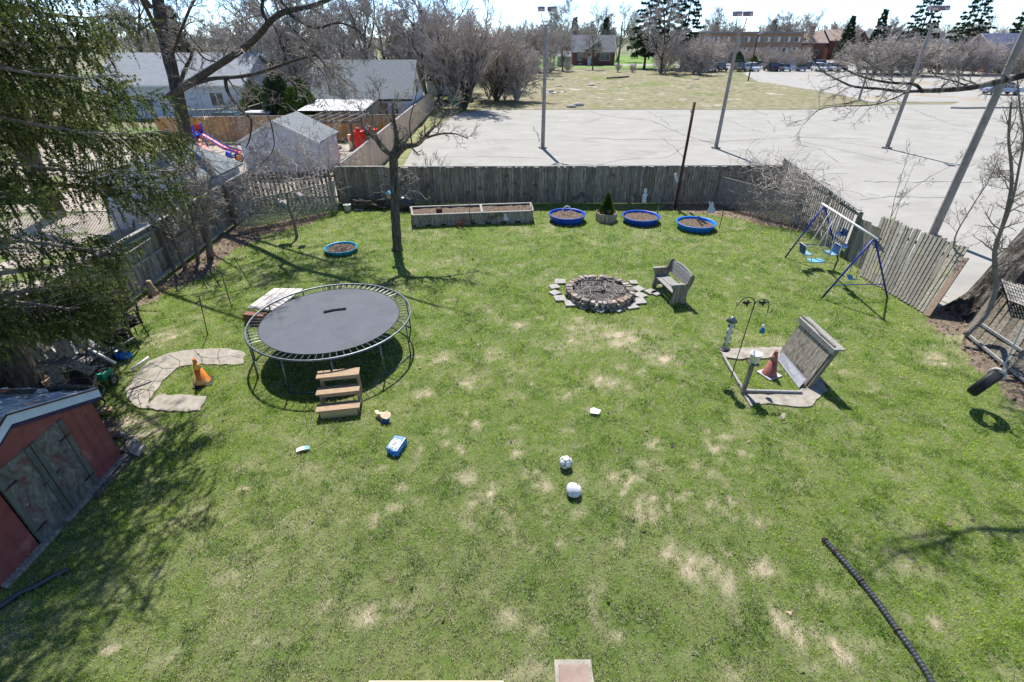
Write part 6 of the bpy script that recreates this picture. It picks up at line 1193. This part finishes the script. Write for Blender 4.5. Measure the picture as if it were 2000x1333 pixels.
# the large multi-stem bush at the corner of the lot
BIG = dict(tr=.62, lv=4, n=[8, 6, 6, 4], t0=[.12, .12, .15, .2], ratio=[.62, .5, .5, .55], ang=[20, 24, 30, 36], up=.03, minr=.016, wig=.09)
p = G(908, 214); o = bare_tree('large_bush', 'huge multi stemmed bare bush at the far left corner of the lot', 'bush', BIG, 201, 9.8, .10, (p.x, p.y, 0), None, 'bark', 'twig_red', 15, .5); k = 10.6 / real_h(o); o.scale = (k * 1.15, k, k)
p = G(960, 205); o = bare_tree('large_bush', 'second wide bare bush leaning over the dry field edge', 'bush', BIG, 202, 8.0, .08, (p.x + .5, p.y + 3, 0), None, 'bark', 'twig_red', 11, .6); k = 8.6 / real_h(o); o.scale = (k * 1.1, k, k)
p = G(1000, 190); o = bare_tree('large_bush', 'lower bare bush tapering off the large bushes into the field', 'bush', BIG, 203, 8.0, .07, (p.x - .5, p.y + 6, 0), None, 'bark', 'twig_red', 8, .65); k = 6.8 / real_h(o); o.scale = (k * 1.2, k, k)
p = G(850, 205); o = bare_tree('large_bush', 'tall bare bush between the pale cedar fence and the largest bush', 'bush', BIG, 204, 8.0, .07, (p.x, p.y + 6, 0), None, 'bark', 'twig_red', 9, .4); k = 9.6 / real_h(o); o.scale = (k, k, k)
# distant wood on the horizon: nobody could count it
rg = random.Random(9); wb = MB(); FARP = dict(tr=.6, lv=3, n=[10, 6, 5], t0=[.2, .2, .2], ratio=[.5, .5, .55], ang=[42, 40, 42], up=.06, minr=.05, wig=.15)
for i in range(270):
    x = rg.uniform(-300, 340); Y = rg.uniform(215, 275); grow(rg, wb, wb, Vector((x, Y, 0)), Vector((0, 0, 1)), rg.uniform(5, 8.5), .2, 0, FARP)
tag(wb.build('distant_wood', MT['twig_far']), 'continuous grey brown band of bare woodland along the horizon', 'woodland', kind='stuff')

# ------------------------------------------------------------------ conifers
def needle_mesh(name, m, parent, S_, Dv, ln, wd, k, seed, spread=.75, shoot=False):
    r = np.random.default_rng(seed); M0 = len(S_); S_ = np.repeat(np.array(S_, dtype=np.float64), k, 0); Dv = np.repeat(np.array(Dv, dtype=np.float64), k, 0); N = len(S_)
    uu_ = r.uniform(0, 1, (N, 1)); S_ = S_ + Dv * uu_ ; dn = Dv / (np.linalg.norm(Dv, axis=1, keepdims=True) + 1e-9)
    v = r.normal(0, 1, (N, 3)); v -= dn * (v * dn).sum(1, keepdims=True); v /= np.linalg.norm(v, axis=1, keepdims=True) + 1e-9
    t = dn * .75 + v * spread; t /= np.linalg.norm(t, axis=1, keepdims=True); s = np.cross(t, r.normal(0, 1, (N, 3))); s /= np.linalg.norm(s, axis=1, keepdims=True) + 1e-9
    l = (ln * r.uniform(.6, 1.3, N))[:, None]; A = S_ - s * wd / 2; B = S_ + s * wd / 2; C = S_ + t * l; co = np.stack([A, B, C], 1).reshape(-1, 3) - np.array(wloc(parent))
    me = D.meshes.new(name); me.vertices.add(3 * N); me.vertices.foreach_set('co', co.astype(np.float32).ravel()); me.loops.add(3 * N); me.loops.foreach_set('vertex_index', np.arange(3 * N, dtype=np.int32)); me.polygons.add(N); me.polygons.foreach_set('loop_start', np.arange(0, 3 * N, 3, dtype=np.int32)); me.update()
    if shoot:
        sh_ = np.repeat(r.uniform(0, 1, M0), k)[:, None]; tipc = np.clip(uu_ * 1.3 - .35, 0, 1)
        dark = np.array([.035, .06, .016]); mid = np.array([.085, .125, .032]); tipk = np.array([.36, .38, .095]); brn = np.array([.16, .12, .06])
        c_ = dark * (1 - sh_) + mid * sh_; c_ = c_ * (1 - tipc * (.25 + .7 * sh_)) + tipk * tipc * (.25 + .7 * sh_); c_ = np.where(sh_ > .955, brn, c_) * r.uniform(.6, 1.4, (N, 1))  # lit look of the shoot tips put into the colour as a lighter tone
        at = me.attributes.new('col', 'FLOAT_COLOR', 'POINT'); at.data.foreach_set('color', np.repeat(np.concatenate([c_, np.ones((N, 1))], 1), 3, 0).astype(np.float32).ravel())
    me.materials.append(m); o = D.objects.new(name, me); COL.objects.link(o); o.parent = parent; return o
def spruce(label, base, h, rbase, tr, nb, sec, hang, zlo, seed, m, ln, wd, k, name='spruce', group=None, lean=(0, 0), prof=None, keep=None, droop=.35, bm='bark'):
    rng = random.Random(seed); base = Vector(base); root = T(name, label, 'tree', base, group); tb = MB(); S_ = []; Dv = []
    tp = base + Vector((lean[0], lean[1], h)); tb.tube([base + Vector((0, 0, -.1)), base.lerp(tp, .04), base.lerp(tp, .4), tp], [tr * 1.35, tr, tr * .7, .03], 12); lb = MB() if keep else tb
    for i in range(nb):
        f = (i + rng.random()) / nb; z = zlo + (h - zlo) * f ** 1.15 * .98; a = i * 2.399 + rng.uniform(-.4, .4); Rr = (prof(z / h) if prof else (1 - z / h) ** .8) * rbase * rng.uniform(.75, 1.12)
        if Rr < .15: continue
        p0 = base.lerp(tp, z / h); dr = Vector((math.cos(a), math.sin(a), 0)); n = 7; pts = []
        for j in range(n + 1): t = j / n; pts.append(p0 + dr * Rr * t + Vector((0, 0, -droop * Rr * (t ** 1.2) * (1 - .38 * t ** 3) + .12 * Rr * t * (z / h))) + Vector((rng.gauss(0, .03), rng.gauss(0, .03), 0)) * Rr * .4 * t)
        if keep:
            kk = 1
            while kk < n + 1 and keep(pts[kk]): kk += 1
            if kk < 3: continue
            qy = proj(pts[kk // 2 + 1])[1]
            if rng.random() < (.03 if qy < 230 else (.2 if qy < 380 else .6)): continue
            if kk <= n: pts = pts[:kk]; n = kk - 1
        lb.tube(pts, [max(.012, .05 * Rr / 4 * (1 - j / n) + .008) * (tr / .35) ** .5 for j in range(n + 1)], 4, cap=False)
        ns = max(4, int(sec * Rr / rbase))
        for s in range(ns):
            t = .22 + .78 * (s + rng.random()) / ns; q = t * n; j = min(int(q), n - 1); b = pts[j].lerp(pts[j + 1], q - j); sd_ = Vector((-dr.y, dr.x, 0)) * (1 if s % 2 else -1); L = Rr * .30 * (1.15 - .75 * t) * rng.uniform(.6, 1.2) + .1
            d2 = (sd_ + dr * rng.uniform(.5, 1.0) + Vector((0, 0, rng.uniform(-.25, .15)))).normalized(); e = b + d2 * L + Vector((0, 0, -.12 * L))
            if keep and not keep(e): continue
            if keep and rng.random() < .5: lb.tube([b, b.lerp(e, .5) + Vector((0, 0, .02)), e], [.007, .005, .003], 3, cap=False)
            S_.append(b.lerp(e, .2)); Dv.append((e - b) * .8)
            for hh in range(hang):
                u = (hh + rng.random()) / hang; g_ = b.lerp(e, .1 + .9 * u); dl = ((Vector((d2.x * .1 + rng.gauss(0, .22), d2.y * .1 + rng.gauss(0, .22), -rng.uniform(.5, 1.2))) if (keep and rng.random() < .8) else Vector((d2.x * .6 + dr.x * .5, d2.y * .6 + dr.y * .5, -rng.uniform(-.3, .8))))).normalized() * ((.16 + .22 * rng.random()) if not keep else (.16 + .3 * rng.random())) * (rbase / 4.5)
                S_.append(g_); Dv.append(dl)
                if keep and rng.random() < .6: S_.append(g_ + dl * .5); Dv.append(Vector((dl.x + rng.uniform(-.1, .1), dl.y + rng.uniform(-.1, .1), dl.z * .8)))
    tb.build('trunk', MT[bm], root, True); 
    if keep: lb.build('limbs', MT['twig'], root)
    needle_mesh('crown', m, root, [tuple(q) for q in S_], [tuple(q) for q in Dv], ln, wd, k, seed, 1.2 if keep else .8, shoot=bool(keep))
    return root
def keep_(e):                               # the crown is thin and pruned back on the side of the shed and lawn
    x, y = proj(e)
    lim = 690 if x < 60 else (690 - (x - 60) * .05 if x < 200 else (690 - (x - 200) * 1.6 if x < 430 else -1e9))
    if e.z > 1.4 and y > lim + 10 * math.sin(x * .11) + 14 * math.sin(x * .043 + 1): return False
    rt = float(np.interp(y, [0, 60, 130, 190, 225, 262, 300, 350, 385, 415, 450, 500, 560, 600, 650, 700], [300, 330, 285, 330, 385, 395, 330, 385, 425, 425, 320, 265, 235, 240, 235, 190])) + 12 * math.sin(y * .21)
    return x < rt or e.z > 8.6
prof_ = lambda t: (1 - t) ** .62 * (1 if t > .12 else .8)
spruce('large drooping spruce filling the upper left beside the red shed', (-9.55, 7.75, 0), 15.5, 5.9, .38, 205, 38, 6, 1.9, 5, attr_mat('spruce_shoots', .5, .3), .038, .021, 46, lean=(-.1, .1), prof=prof_, keep=keep_, droop=.38)
for px, Y, h, r, lab in ((1262, 138, 19, 5.2, 'left dark spruce of the tall clump beyond the field'), (1300, 136, 21, 5.6, 'tallest dark spruce in the clump beyond the field'), (1335, 141, 19, 5.0, 'right dark spruce of the tall clump beyond the field'),
                       (1648, 175, 12, 2.8, 'small dark conifer right of the apartment block'), (1705, 172, 13.5, 3.2, 'dark conifer above the tan roofs'), (1785, 150, 19, 6, 'broad dark conifer behind the middle right light pole'), (1880, 150, 17, 7, 'wide dark conifer above the hedge at the right'), (1985, 135, 16, 5, 'dark conifer at the top right corner'), (1392, 210, 11, 2.5, 'small conifer left of the apartment block'), (1500, 205, 12, 2.6, 'small conifer behind the apartment block'),
                       (352, 84, 10.5, 2.6, 'lone dark conifer above the pale roofed house'), (1180, 178, 12, 2.6, 'dark conifer tip behind the brick house'), (1120, 182, 12, 3, 'dark conifer left behind the brick house')):
    p = V(px, 100, Y); spruce(lab, (p.x, Y, 0), h, r, .28, 62, 11, 3, h * .12 if h < 16 else h * .16, int(px), MT['spruce_far'], .5, .22, 13, 'conifer', 'dark conifers beyond the lots', droop=.25)
# cedars by the garage
def cedar(label, px, Y, h, r, mm, n=5200):
    p = V(px, 200, Y); root = T('cedar', label, 'tree', (p.x, Y, 0)); rg = random.Random(int(px)); S_ = []; Dv = []
    for i in range(n):
        z = h * rg.random() ** .8; w_ = r * (math.sin(math.pi * min(1, (z / h) * .85 + .12))) ** .7 * (1 - (z / h) ** 4) * (1 + .15 * math.sin(5 * z + 3 * rg.random())); a = rg.uniform(0, 6.28); rr = w_ * (.6 + .45 * rg.random()); S_.append((p.x + rr * math.cos(a), Y + rr * math.sin(a), z)); Dv.append((math.cos(a) * .08, math.sin(a) * .08, .3))
    MB().tube([(p.x, Y, 0), (p.x, Y, h * .7)], [.12, .04], 7).build('trunk', MT['bark'], root); needle_mesh('crown', MT[mm], root, S_, Dv, .22, .1, 4, int(px), .6); return root
cedar('tall dark conical cedar left of the garage', 545, 44.2, 4.7, 1.15, 'spruce_far'); cedar('brighter green cedar against the garage corner', 592, 44.6, 3.6, .9, 'cedar_leaf'); cedar('round dark cedar between the conical cedar and garage', 572, 43.6, 3.0, 1.0, 'cedar_leaf'); cedar('low green cedar bush behind the deck railing', 500, 49, 3.2, 1.2, 'cedar_leaf', 3000)
cedar('small green shrub between the parked cars and bushes', 1425, 134, 3.4, 1.5, 'spruce_far', 1200); cedar('round green shrub hiding a parked car', 1455, 133, 2.6, 1.3, 'cedar_leaf', 1000)

# ------------------------------------------------------------------ traced nearby trees
def limb(mbT, pts, r0, r1, n=8):
    P = [Vector(p) for p in pts]; Q = []
    for i in range(len(P) - 1):
        p0, p1, p2, p3 = P[max(i - 1, 0)], P[i], P[i + 1], P[min(i + 2, len(P) - 1)]
        for s in range(4): f = s / 4; Q.append(.5 * ((2 * p1) + (p2 - p0) * f + (2 * p0 - 5 * p1 + 4 * p2 - p3) * f * f + (3 * p1 - p0 - 3 * p2 + p3) * f ** 3))
    Q.append(P[-1]); k = len(Q); rad = [(r0 + (r1 - r0) * i / (k - 1)) * (1 + .06 * math.sin(i * 2.3)) for i in range(k)]
    mbT.tube(Q, rad, n); return Q, rad
def side_twigs(rng, mbT, mbC, Q, rad, n, L, P, t0=.1, up=None):
    for i in range(n):
        t = t0 + (1 - t0) * (i + rng.random()) / n; j = min(int(t * (len(Q) - 1)), len(Q) - 2); d = (Q[j + 1] - Q[j]).normalized(); a = R(rng.uniform(35, 75)); nd = d * math.cos(a) + perp(d, rng) * math.sin(a)
        if up is not None: nd.z += up
        grow(rng, mbC, mbC, Q[j].lerp(Q[j + 1], rng.random()), nd.normalized(), L * rng.uniform(.6, 1.2), max(min(rad[j] * .45, .035), P['minr']), P.get('start', 1), P)
TW = dict(tl=-1, lv=4, n=[5, 5, 4, 3], t0=[.15, .15, .2], ratio=[.6, .6, .6], ang=[45, 48, 50], up=-.01, minr=.0075, wig=.22)
MT['bark_backlit'] = mat('backlit_limb_bark', [(.03, .025, .02), (.07, .06, .048), (.14, .12, .1)], 5, (3, 3, .7), .95, .8)  # darker copy of the bark: the limbs' backlit shade is put into its colour
# big limb tree left of the middle
rng = random.Random(31); c0 = V(372, 330, 24.5); base = Vector((c0.x, 24.5, 0)); lt_ = T('limb_tree', 'large bare tree whose heavy limb sweeps over the white shed', 'tree', base); a, b = MB(), MB()
fork = V(345, 175, 24.2)
limb(a, [base + Vector((.2, 0, -.1)), base.lerp(fork, .3), base.lerp(fork, .7), fork, V(318, 60, 24.6), V(300, -60, 25), V(280, -190, 25.5)], .30, .21, 12)
LB = [([V(330, 190, 24.2), V(375, 160, 23.5), V(430, 125, 22.6), V(475, 95, 21.9), V(505, 70, 21.4), V(530, 40, 21), V(560, 22, 20.6), V(610, 12, 20.2), V(650, -5, 19.9), V(720, -40, 19.4), V(800, -110, 19)], 0.161, 0.043),
      ([V(523, 44, 21.1), V(512, 20, 21), V(516, -10, 21), V(525, -60, 20.8)], 0.081, 0.037), ([V(565, 22, 20.6), V(545, -5, 20.8), V(530, -40, 21)], 0.056, 0.031), ([V(560, 25, 20.6), V(590, 45, 20), V(620, 55, 19.6), V(660, 45, 19.2), V(700, 60, 18.8), V(715, 85, 18.6)], 0.056, 0.019),
      ([V(360, 172, 24), V(410, 155, 23), V(470, 150, 22.3), V(520, 138, 21.6), V(570, 120, 21), V(615, 108, 20.4), V(620, 112, 20.3)], 0.087, 0.031), ([V(600, 110, 20.5), V(635, 150, 20), V(645, 187, 19.8)], 0.028, 0.009), ([V(560, 45, 20.8), V(600, 85, 20.2), V(630, 120, 19.8), V(650, 140, 19.4), V(700, 180, 19)], 0.037, 0.009),
      ([V(440, 150, 22.6), V(445, 180, 22.4), V(470, 215, 22), V(490, 235, 21.7), V(488, 270, 21.5), V(480, 290, 21.4)], 0.081, 0.019), ([V(345, 185, 24.2), V(360, 140, 24.4), V(372, 115, 24.5), V(380, 95, 24.5), V(400, 115, 24), V(425, 122, 23.6)], 0.093, 0.025),
      ([V(470, 150, 22.3), V(520, 220, 21.8), V(535, 270, 21.4), V(530, 300, 21.2), V(505, 325, 21)], 0.031, 0.012), ([V(330, 130, 24.4), V(350, 70, 23.4), V(380, 0, 22.4), V(430, -60, 21.4)], 0.074, 0.031), ([V(395, 100, 24), V(350, 40, 24), V(345, -20, 24)], 0.031, 0.012)]
LB += [([fork + Vector((0, 0, 2)), Vector((-13, 21, 9)), Vector((-10.5, 19.5, 9.6)), Vector((-7.5, 18.5, 10.5))], 0.099, 0.031), ([fork + Vector((0, 0, 3)), Vector((-13, 19, 10)), Vector((-11, 16.5, 10.5)), Vector((-8, 15, 11.5))], 0.099, 0.031), ([Vector((-10.5, 19.5, 9.6)), Vector((-9, 20.5, 9.2)), Vector((-6.5, 21, 9.5))], 0.043, 0.019)]
for i, (pts, r0, r1) in enumerate(LB):
    Q, rad = limb(a, pts, r0, r1, 8 if r0 > .1 else 6); side_twigs(rng, a, b, Q, rad, 12 if i < 12 else 8, 1.3 if r0 > .08 else .85, TW, .2, .05)
a.build('trunk', MT['bark_backlit'], lt_, True); b.build('crown', MT['twig'], lt_)
# other trunk in the neighbour's yard behind the spruce
p = G(108, 424); a, b = MB(), MB(); t2 = T('yard_tree', 'grey tree trunk rising in the neighbouring yard behind the spruce', 'tree', p); Q, rad = limb(a, [p, V(75, 350, p.y), V(20, 220, p.y + .2), V(-60, 60, p.y)], .42, .3, 10); Q2, rad2 = limb(a, [V(45, 290, p.y), V(85, 330, p.y - .4) * 0 + V(110, 190, p.y), V(160, 80, p.y)], .2, .08); side_twigs(rng, a, b, Q2, rad2, 8, 1.6, TW); side_twigs(rng, a, b, Q, rad, 5, 1.8, TW, .5); a.build('trunk', MT['bark'], t2, True); b.build('crown', MT['twig'], t2)
# pear tree in the lawn
rng = random.Random(5); Y = 17.45; p = G(776, 490); pt_ = T('fruit_tree', 'pruned bare fruit tree standing in the lawn by the raised planter', 'tree', p); a, b = MB(), MB()
limb(a, [p + Vector((0, 0, -.05)), V(774, 450, Y), V(771, 400, Y), V(770, 350, Y), V(768, 300, Y)], .17, .14, 12); a.tube([p, p + Vector((0, 0, .15))], [.23, .17], 12)
PT = dict(tl=-1, lv=3, n=[5, 4, 4], t0=[.2, .2, .2], ratio=[.6, .6], ang=[40, 45, 50], up=.04, minr=.007, wig=.22)
for pts, r0, r1 in (([V(768, 305, Y), V(748, 290, Y - .1), V(735, 272, Y - .2), V(720, 263, Y - .3), V(712, 255, Y - .3)], .10, .06), ([V(769, 300, Y), V(775, 275, Y + .1), V(770, 240, Y + .2), V(766, 200, Y + .3)], .11, .03), ([V(770, 310, Y), V(790, 288, Y), V(815, 282, Y + .1), V(835, 262, Y + .2), V(850, 245, Y + .3)], .11, .04),
                   ([V(830, 270, Y + .2), V(860, 262, Y + .4), V(890, 262, Y + .6), V(915, 272, Y + .7)], .045, .012), ([V(771, 395, Y - .05), V(778, 370, Y - .2), V(787, 352, Y - .35)], .075, .06), ([V(720, 263, Y - .3), V(728, 235, Y - .2), V(722, 205, Y)], .02, .008), ([V(805, 283, Y), V(800, 240, Y), V(812, 190, Y + .3), V(820, 150, Y + .3)], .025, .008), ([V(766, 240, Y + .1), V(745, 205, Y + .2), V(738, 170, Y + .2)], .02, .006), ([V(850, 250, Y + .3), V(868, 225, Y + .4), V(880, 200, Y + .5)], .02, .007)):
    Q, rad = limb(a, pts, r0, r1, 8); side_twigs(rng, a, b, Q, rad, 0 if r0 == .075 else 10, .5, PT, .15, .25)
a.build('trunk', MT['bark'], pt_, True); b.build('crown', MT['twig'], pt_)
# small shrub beyond the back fence
p = G(875, 332); bare_tree('sapling', 'small bare sapling growing just beyond the back fence', 'sapling', dict(BUSH, minr=.009, n=[5, 4, 3]), 61, 2.6, .025, (p.x, 24.6, 0), None, 'twig', 'twig', 5, .7)
# saplings along the left fence
for px, py, h, sd_, lab, tpx in ((411, 503, 3.6, 3, 'forked pale sapling nearest the left lattice', (370, 300)), (386, 507, 3.2, 4, 'thin leaning sapling in the middle of the left fence', (350, 330)), (362, 525, 3.0, 6, 'crooked sapling closest to the spruce by the left fence', (290, 380))):
    rng = random.Random(sd_); p = G(px, py); r0 = T('sapling', lab, 'sapling', p, 'saplings along the left fence'); a, b = MB(), MB(); Q, rad = limb(a, [p, p.lerp(V(tpx[0], tpx[1], p.y), .4) + Vector((.1, 0, 0)), V(tpx[0], tpx[1], p.y + .2)], .13 if px > 400 else .07, .03, 8)
    Q2, rad2 = limb(a, [p.lerp(Q[-1], .35), V(tpx[0] + 45, tpx[1] + 30, p.y - .4)], .05, .015, 6); side_twigs(rng, a, b, Q, rad, 14, .9, TW, .3, .15); side_twigs(rng, a, b, Q2, rad2, 8, .7, TW, .2, .1); a.build('trunk', MT['bark_pale'], r0, True); b.build('crown', MT['twig'], r0)
p = G(300, 575); r0 = T('tree_stump', 'small pointed brown stump at the foot of the left fence', 'stump', p); MB().lathe([(.17, 0), (.13, .12), (.08, .3), (.07, .45), (0, .46)], p, 9).build('stump_wood', MT['tread'], r0, True)
# big tree at the right
rng = random.Random(8); bt = T('big_tree', 'massive ridged trunk of the old tree at the right edge', 'tree', (13.7, 12.3, 0)); a, b = MB(), MB(); N = 44; vs = []; rows = [(13.55, 12.25, -.1, 1.15), (13.6, 12.3, .15, .98), (13.7, 12.35, .5, .84), (13.9, 12.45, 1.1, .76), (14.3, 12.6, 2.1, .70), (14.8, 12.8, 3.3, .66), (15.4, 13.0, 4.8, .6), (15.9, 13.2, 6.5, .54), (16.3, 13.4, 8.5, .46), (16.5, 13.5, 11, .34), (16.6, 13.6, 14, .2)]
RW = []
for q in range(len(rows) - 1):
    for s in range(8): f = s / 8; RW.append([rows[q][i] * (1 - f) + rows[q + 1][i] * f for i in range(4)])
for x, y, z, r in RW:
    for j in range(N * 2): t = math.pi * j / N; rr = r * (1 + .045 * abs(math.sin(t * 9 + z * .35 + .8 * math.sin(z * 1.3 + t))) + .02 * math.sin(t * 23 + z * 3) + (.14 * math.sin(t * 5 + 1) * max(0, .8 - z))); vs.append((x + rr * math.cos(t), y + rr * math.sin(t), z))
M2 = N * 2; a.add(vs, [(i * M2 + j, i * M2 + (j + 1) % M2, (i + 1) * M2 + (j + 1) % M2, (i + 1) * M2 + j) for i in range(len(RW) - 1) for j in range(M2)])
Yb = 11.2; _V = V; V = lambda a, b, Y: _V(a, b, Y * .82); HL = [([V(2300, 60, 12.6), V(2120, 110, 12.0), V(2000, 148, 11.6), V(1950, 160, 11.4), V(1900, 171, 11.2), V(1850, 176, Yb), V(1800, 178, Yb)], .075, .042), ([V(1800, 178, Yb), V(1785, 165, Yb), V(1740, 162, Yb), V(1700, 155, Yb), V(1665, 143, Yb), V(1640, 128, Yb)], .032, .009), ([V(1805, 178, Yb), V(1760, 179, 11), V(1720, 174, 10.9), V(1670, 170, 10.8), V(1640, 158, 10.7), V(1605, 138, 10.6), V(1585, 110, 10.6)], .03, .008), ([V(1775, 179, 11), V(1740, 195, 10.8), V(1700, 206, 10.6), V(1640, 208, 10.5), V(1600, 215, 10.4), V(1575, 238, 10.3)], .014, .005), ([V(1895, 170, 11.2), V(1860, 158, 11.3), V(1835, 152, 11.4), V(1820, 140, 11.5), V(1815, 120, 11.5)], .016, .005), ([V(1740, 158, 11), V(1740, 148, 11), V(1705, 130, 11), V(1660, 95, 11)], .013, .004), ([V(1700, 158, 11), V(1720, 120, 11.1), V(1770, 100, 11.2)], .012, .005)]
HW = dict(TW, minr=.0034, lv=3, n=[4, 4, 3], ang=[42, 48, 52], up=.02)
V = _V; HL[0][0].insert(0, Vector((15.6, 13.0, 6.2)))
for pts, r0, r1 in HL:
    Q, rad = limb(a, pts, r0 * .85, r1 * .82, 8); side_twigs(rng, a, b, Q, rad, 12 if r0 < .07 else 7, .38, HW, .1, .05)
# upper limbs above the picture: they throw the dappled shade at the lower right and carry the tyre
for pts, r0, r1 in (([(16.2, 13.3, 7.8), (13.5, 11.4, 8.6), (11.5, 9.8, 8.4), (9.6, 8.7, 8.3), (8.2, 8.0, 8.6)], .26, .08), ([(11.5, 9.8, 8.4), (9.5, 10.6, 9.2), (7.6, 11, 9.6)], .1, .03), ([(9.8, 8.8, 8.3), (8.9, 9.8, 9.0), (8.0, 10.6, 9.4)], .06, .02), ([(12.5, 10.6, 8.5), (11, 12.2, 9.4), (9.6, 13.2, 10)], .1, .03), ([(16.3, 13.4, 9), (14.5, 14.5, 11), (12.5, 15, 12.5)], .2, .05)):
    Q, rad = limb(a, pts, r0, r1, 8); side_twigs(rng, a, b, Q, rad, 16, 1.3, dict(TW, minr=.012), .25, .05)
a.build('trunk', MT['bark_big'], bt, True); b.build('crown', MT['twig'], bt)
# smaller stems in front of it
for lab, pts, r0, r1, nt_ in (('pale sapling stem climbing in front of the big trunk', [V(1885, 655, 10.9) , V(1925, 615, 11.0), V(1945, 565, 11.1), V(1943, 520, 11.2), V(1945, 480, 11.2), V(1962, 430, 11.3), V(1975, 370, 11.3), V(1975, 320, 11.4), V(1970, 270, 11.4), V(1975, 200, 11.4)], .07, .02, 26),
                          ('thin sapling leaning left behind the leaning boards', [V(1860, 520, 13.6), V(1865, 465, 13.6), V(1895, 410, 13.6), V(1930, 355, 13.6), V(1945, 320, 13.6)], .025, .008, 14), ('bunch of thin shoots above the gap in the fence', [V(1738, 430, 16.5), V(1747, 390, 16.5), V(1765, 330, 16.5), V(1778, 290, 16.5)], .014, .004, 5),
                          ('long thin shoots leaning right over the leaning boards', [V(1740, 425, 16.3), V(1765, 385, 16.2), V(1810, 350, 16), V(1870, 318, 15.8)], .012, .004, 4), ('thin straight shoot behind the fence near the vines', [V(1748, 425, 16.4), V(1760, 385, 16.4), V(1788, 315, 16.4)], .01, .004, 3), ('dark red stem at the right edge above the big trunk', [V(1975, 400, 11.2), V(1990, 330, 11.1), V(2000, 270, 11), V(1992, 210, 11), V(1985, 130, 11)], .03, .012, 14)):
    r_ = T('sapling', lab, 'sapling', (pts[0].x, pts[0].y, 0)); a, b = MB(), MB()
    if lab.startswith('dark red'): pts = [V(1945, 480, 11.2)] + pts
    elif pts[0].z > .3: pts = [Vector((pts[0].x - .05, pts[0].y, 0))] + pts
    Q, rad = limb(a, pts, r0, r1, 7); side_twigs(rng, a, b, Q, rad, nt_, .55 if r0 > .02 else .4, dict(TW, minr=.0045, lv=3, up=.02), .3, .12); a.build('trunk', MT['bark_pale'], r_, True); b.build('crown', MT['twig'], r_)
# ------------------------------------------------------------------ dry vines over the corners
def vines(label, quads, n, seed, r=.009, L=1.2, ht=(0.2, 1.8)):
    rng = random.Random(seed); mb = MB()
    for i in range(n):
        a, b = rng.choice(quads); a, b = Vector(a), Vector(b); p = a.lerp(b, rng.random()); p = Vector((p.x + rng.gauss(0, .12), p.y + rng.gauss(0, .15), rng.uniform(*ht))); d = Vector((rng.gauss(0, 1), rng.gauss(0, .6), rng.gauss(.2, .8))).normalized(); pts = [p]
        for k in range(7):
            d = (d + Vector((rng.gauss(0, .35), rng.gauss(0, .3), rng.gauss(-.06, .3)))).normalized(); q = pts[-1] + d * L * rng.uniform(.08, .2)
            if q.z < .05: q.z = .05
            pts.append(q)
        mb.tube(pts, [r * rng.uniform(.6, 1.3)] * 4 + [r * .6] * 4, 3, cap=False)
    tag(mb.build('dry_vine', MT['vine']), label, 'vine', kind='stuff')
vines('tangled dry vines smothering the right corner fence and lattice', [((10.2, 23.3, 0), (12.3, 23.3, 0)), ((12.3, 23.6, 0), (11.9, 19, 0)), ((11.9, 21.5, 0), (11.7, 18.2, 0)), ((10.5, 22, 0), (11.7, 20.6, 0))], 620, 3, .009, 1.4, (.2, 2.0))
vines('tangled dry vines over the left corner fence and lattice', [((-11.6, 22.8, 0), (-8.4, 23.2, 0)), ((-11.3, 20, 0), (-8.4, 22, 0)), ((-11.6, 22.6, 0), (-11.4, 20.2, 0))], 560, 4, .009, 1.4, (.3, 1.9))
vines('dry vines hanging beside the bare fruit tree', [((-5.6, 22.9, 0), (-4.5, 22.9, 0))], 70, 5, .008, 1.2, (.2, 1.5))
rng = random.Random(14); p = V(575, 320, 24.2); bare_tree('arching_shrub', 'arching leafless shrub behind the left corner fence before the white shed', 'shrub', dict(TW, tl=0, tr=.75, lv=3, n=[5, 4, 3], up=-.05, minr=.008), 15, 3.6, .04, (p.x, 24.4, 0), None, 'vine', 'vine', 5, .65)
bare_tree('arching_shrub', 'leafless shrub in front of the right end of the white shed', 'shrub', dict(TW, tl=0, tr=.75, lv=3, n=[5, 4, 3], up=-.02, minr=.008), 17, 3.8, .04, (-8.9, 24.3, 0), None, 'vine', 'vine', 4, .5)
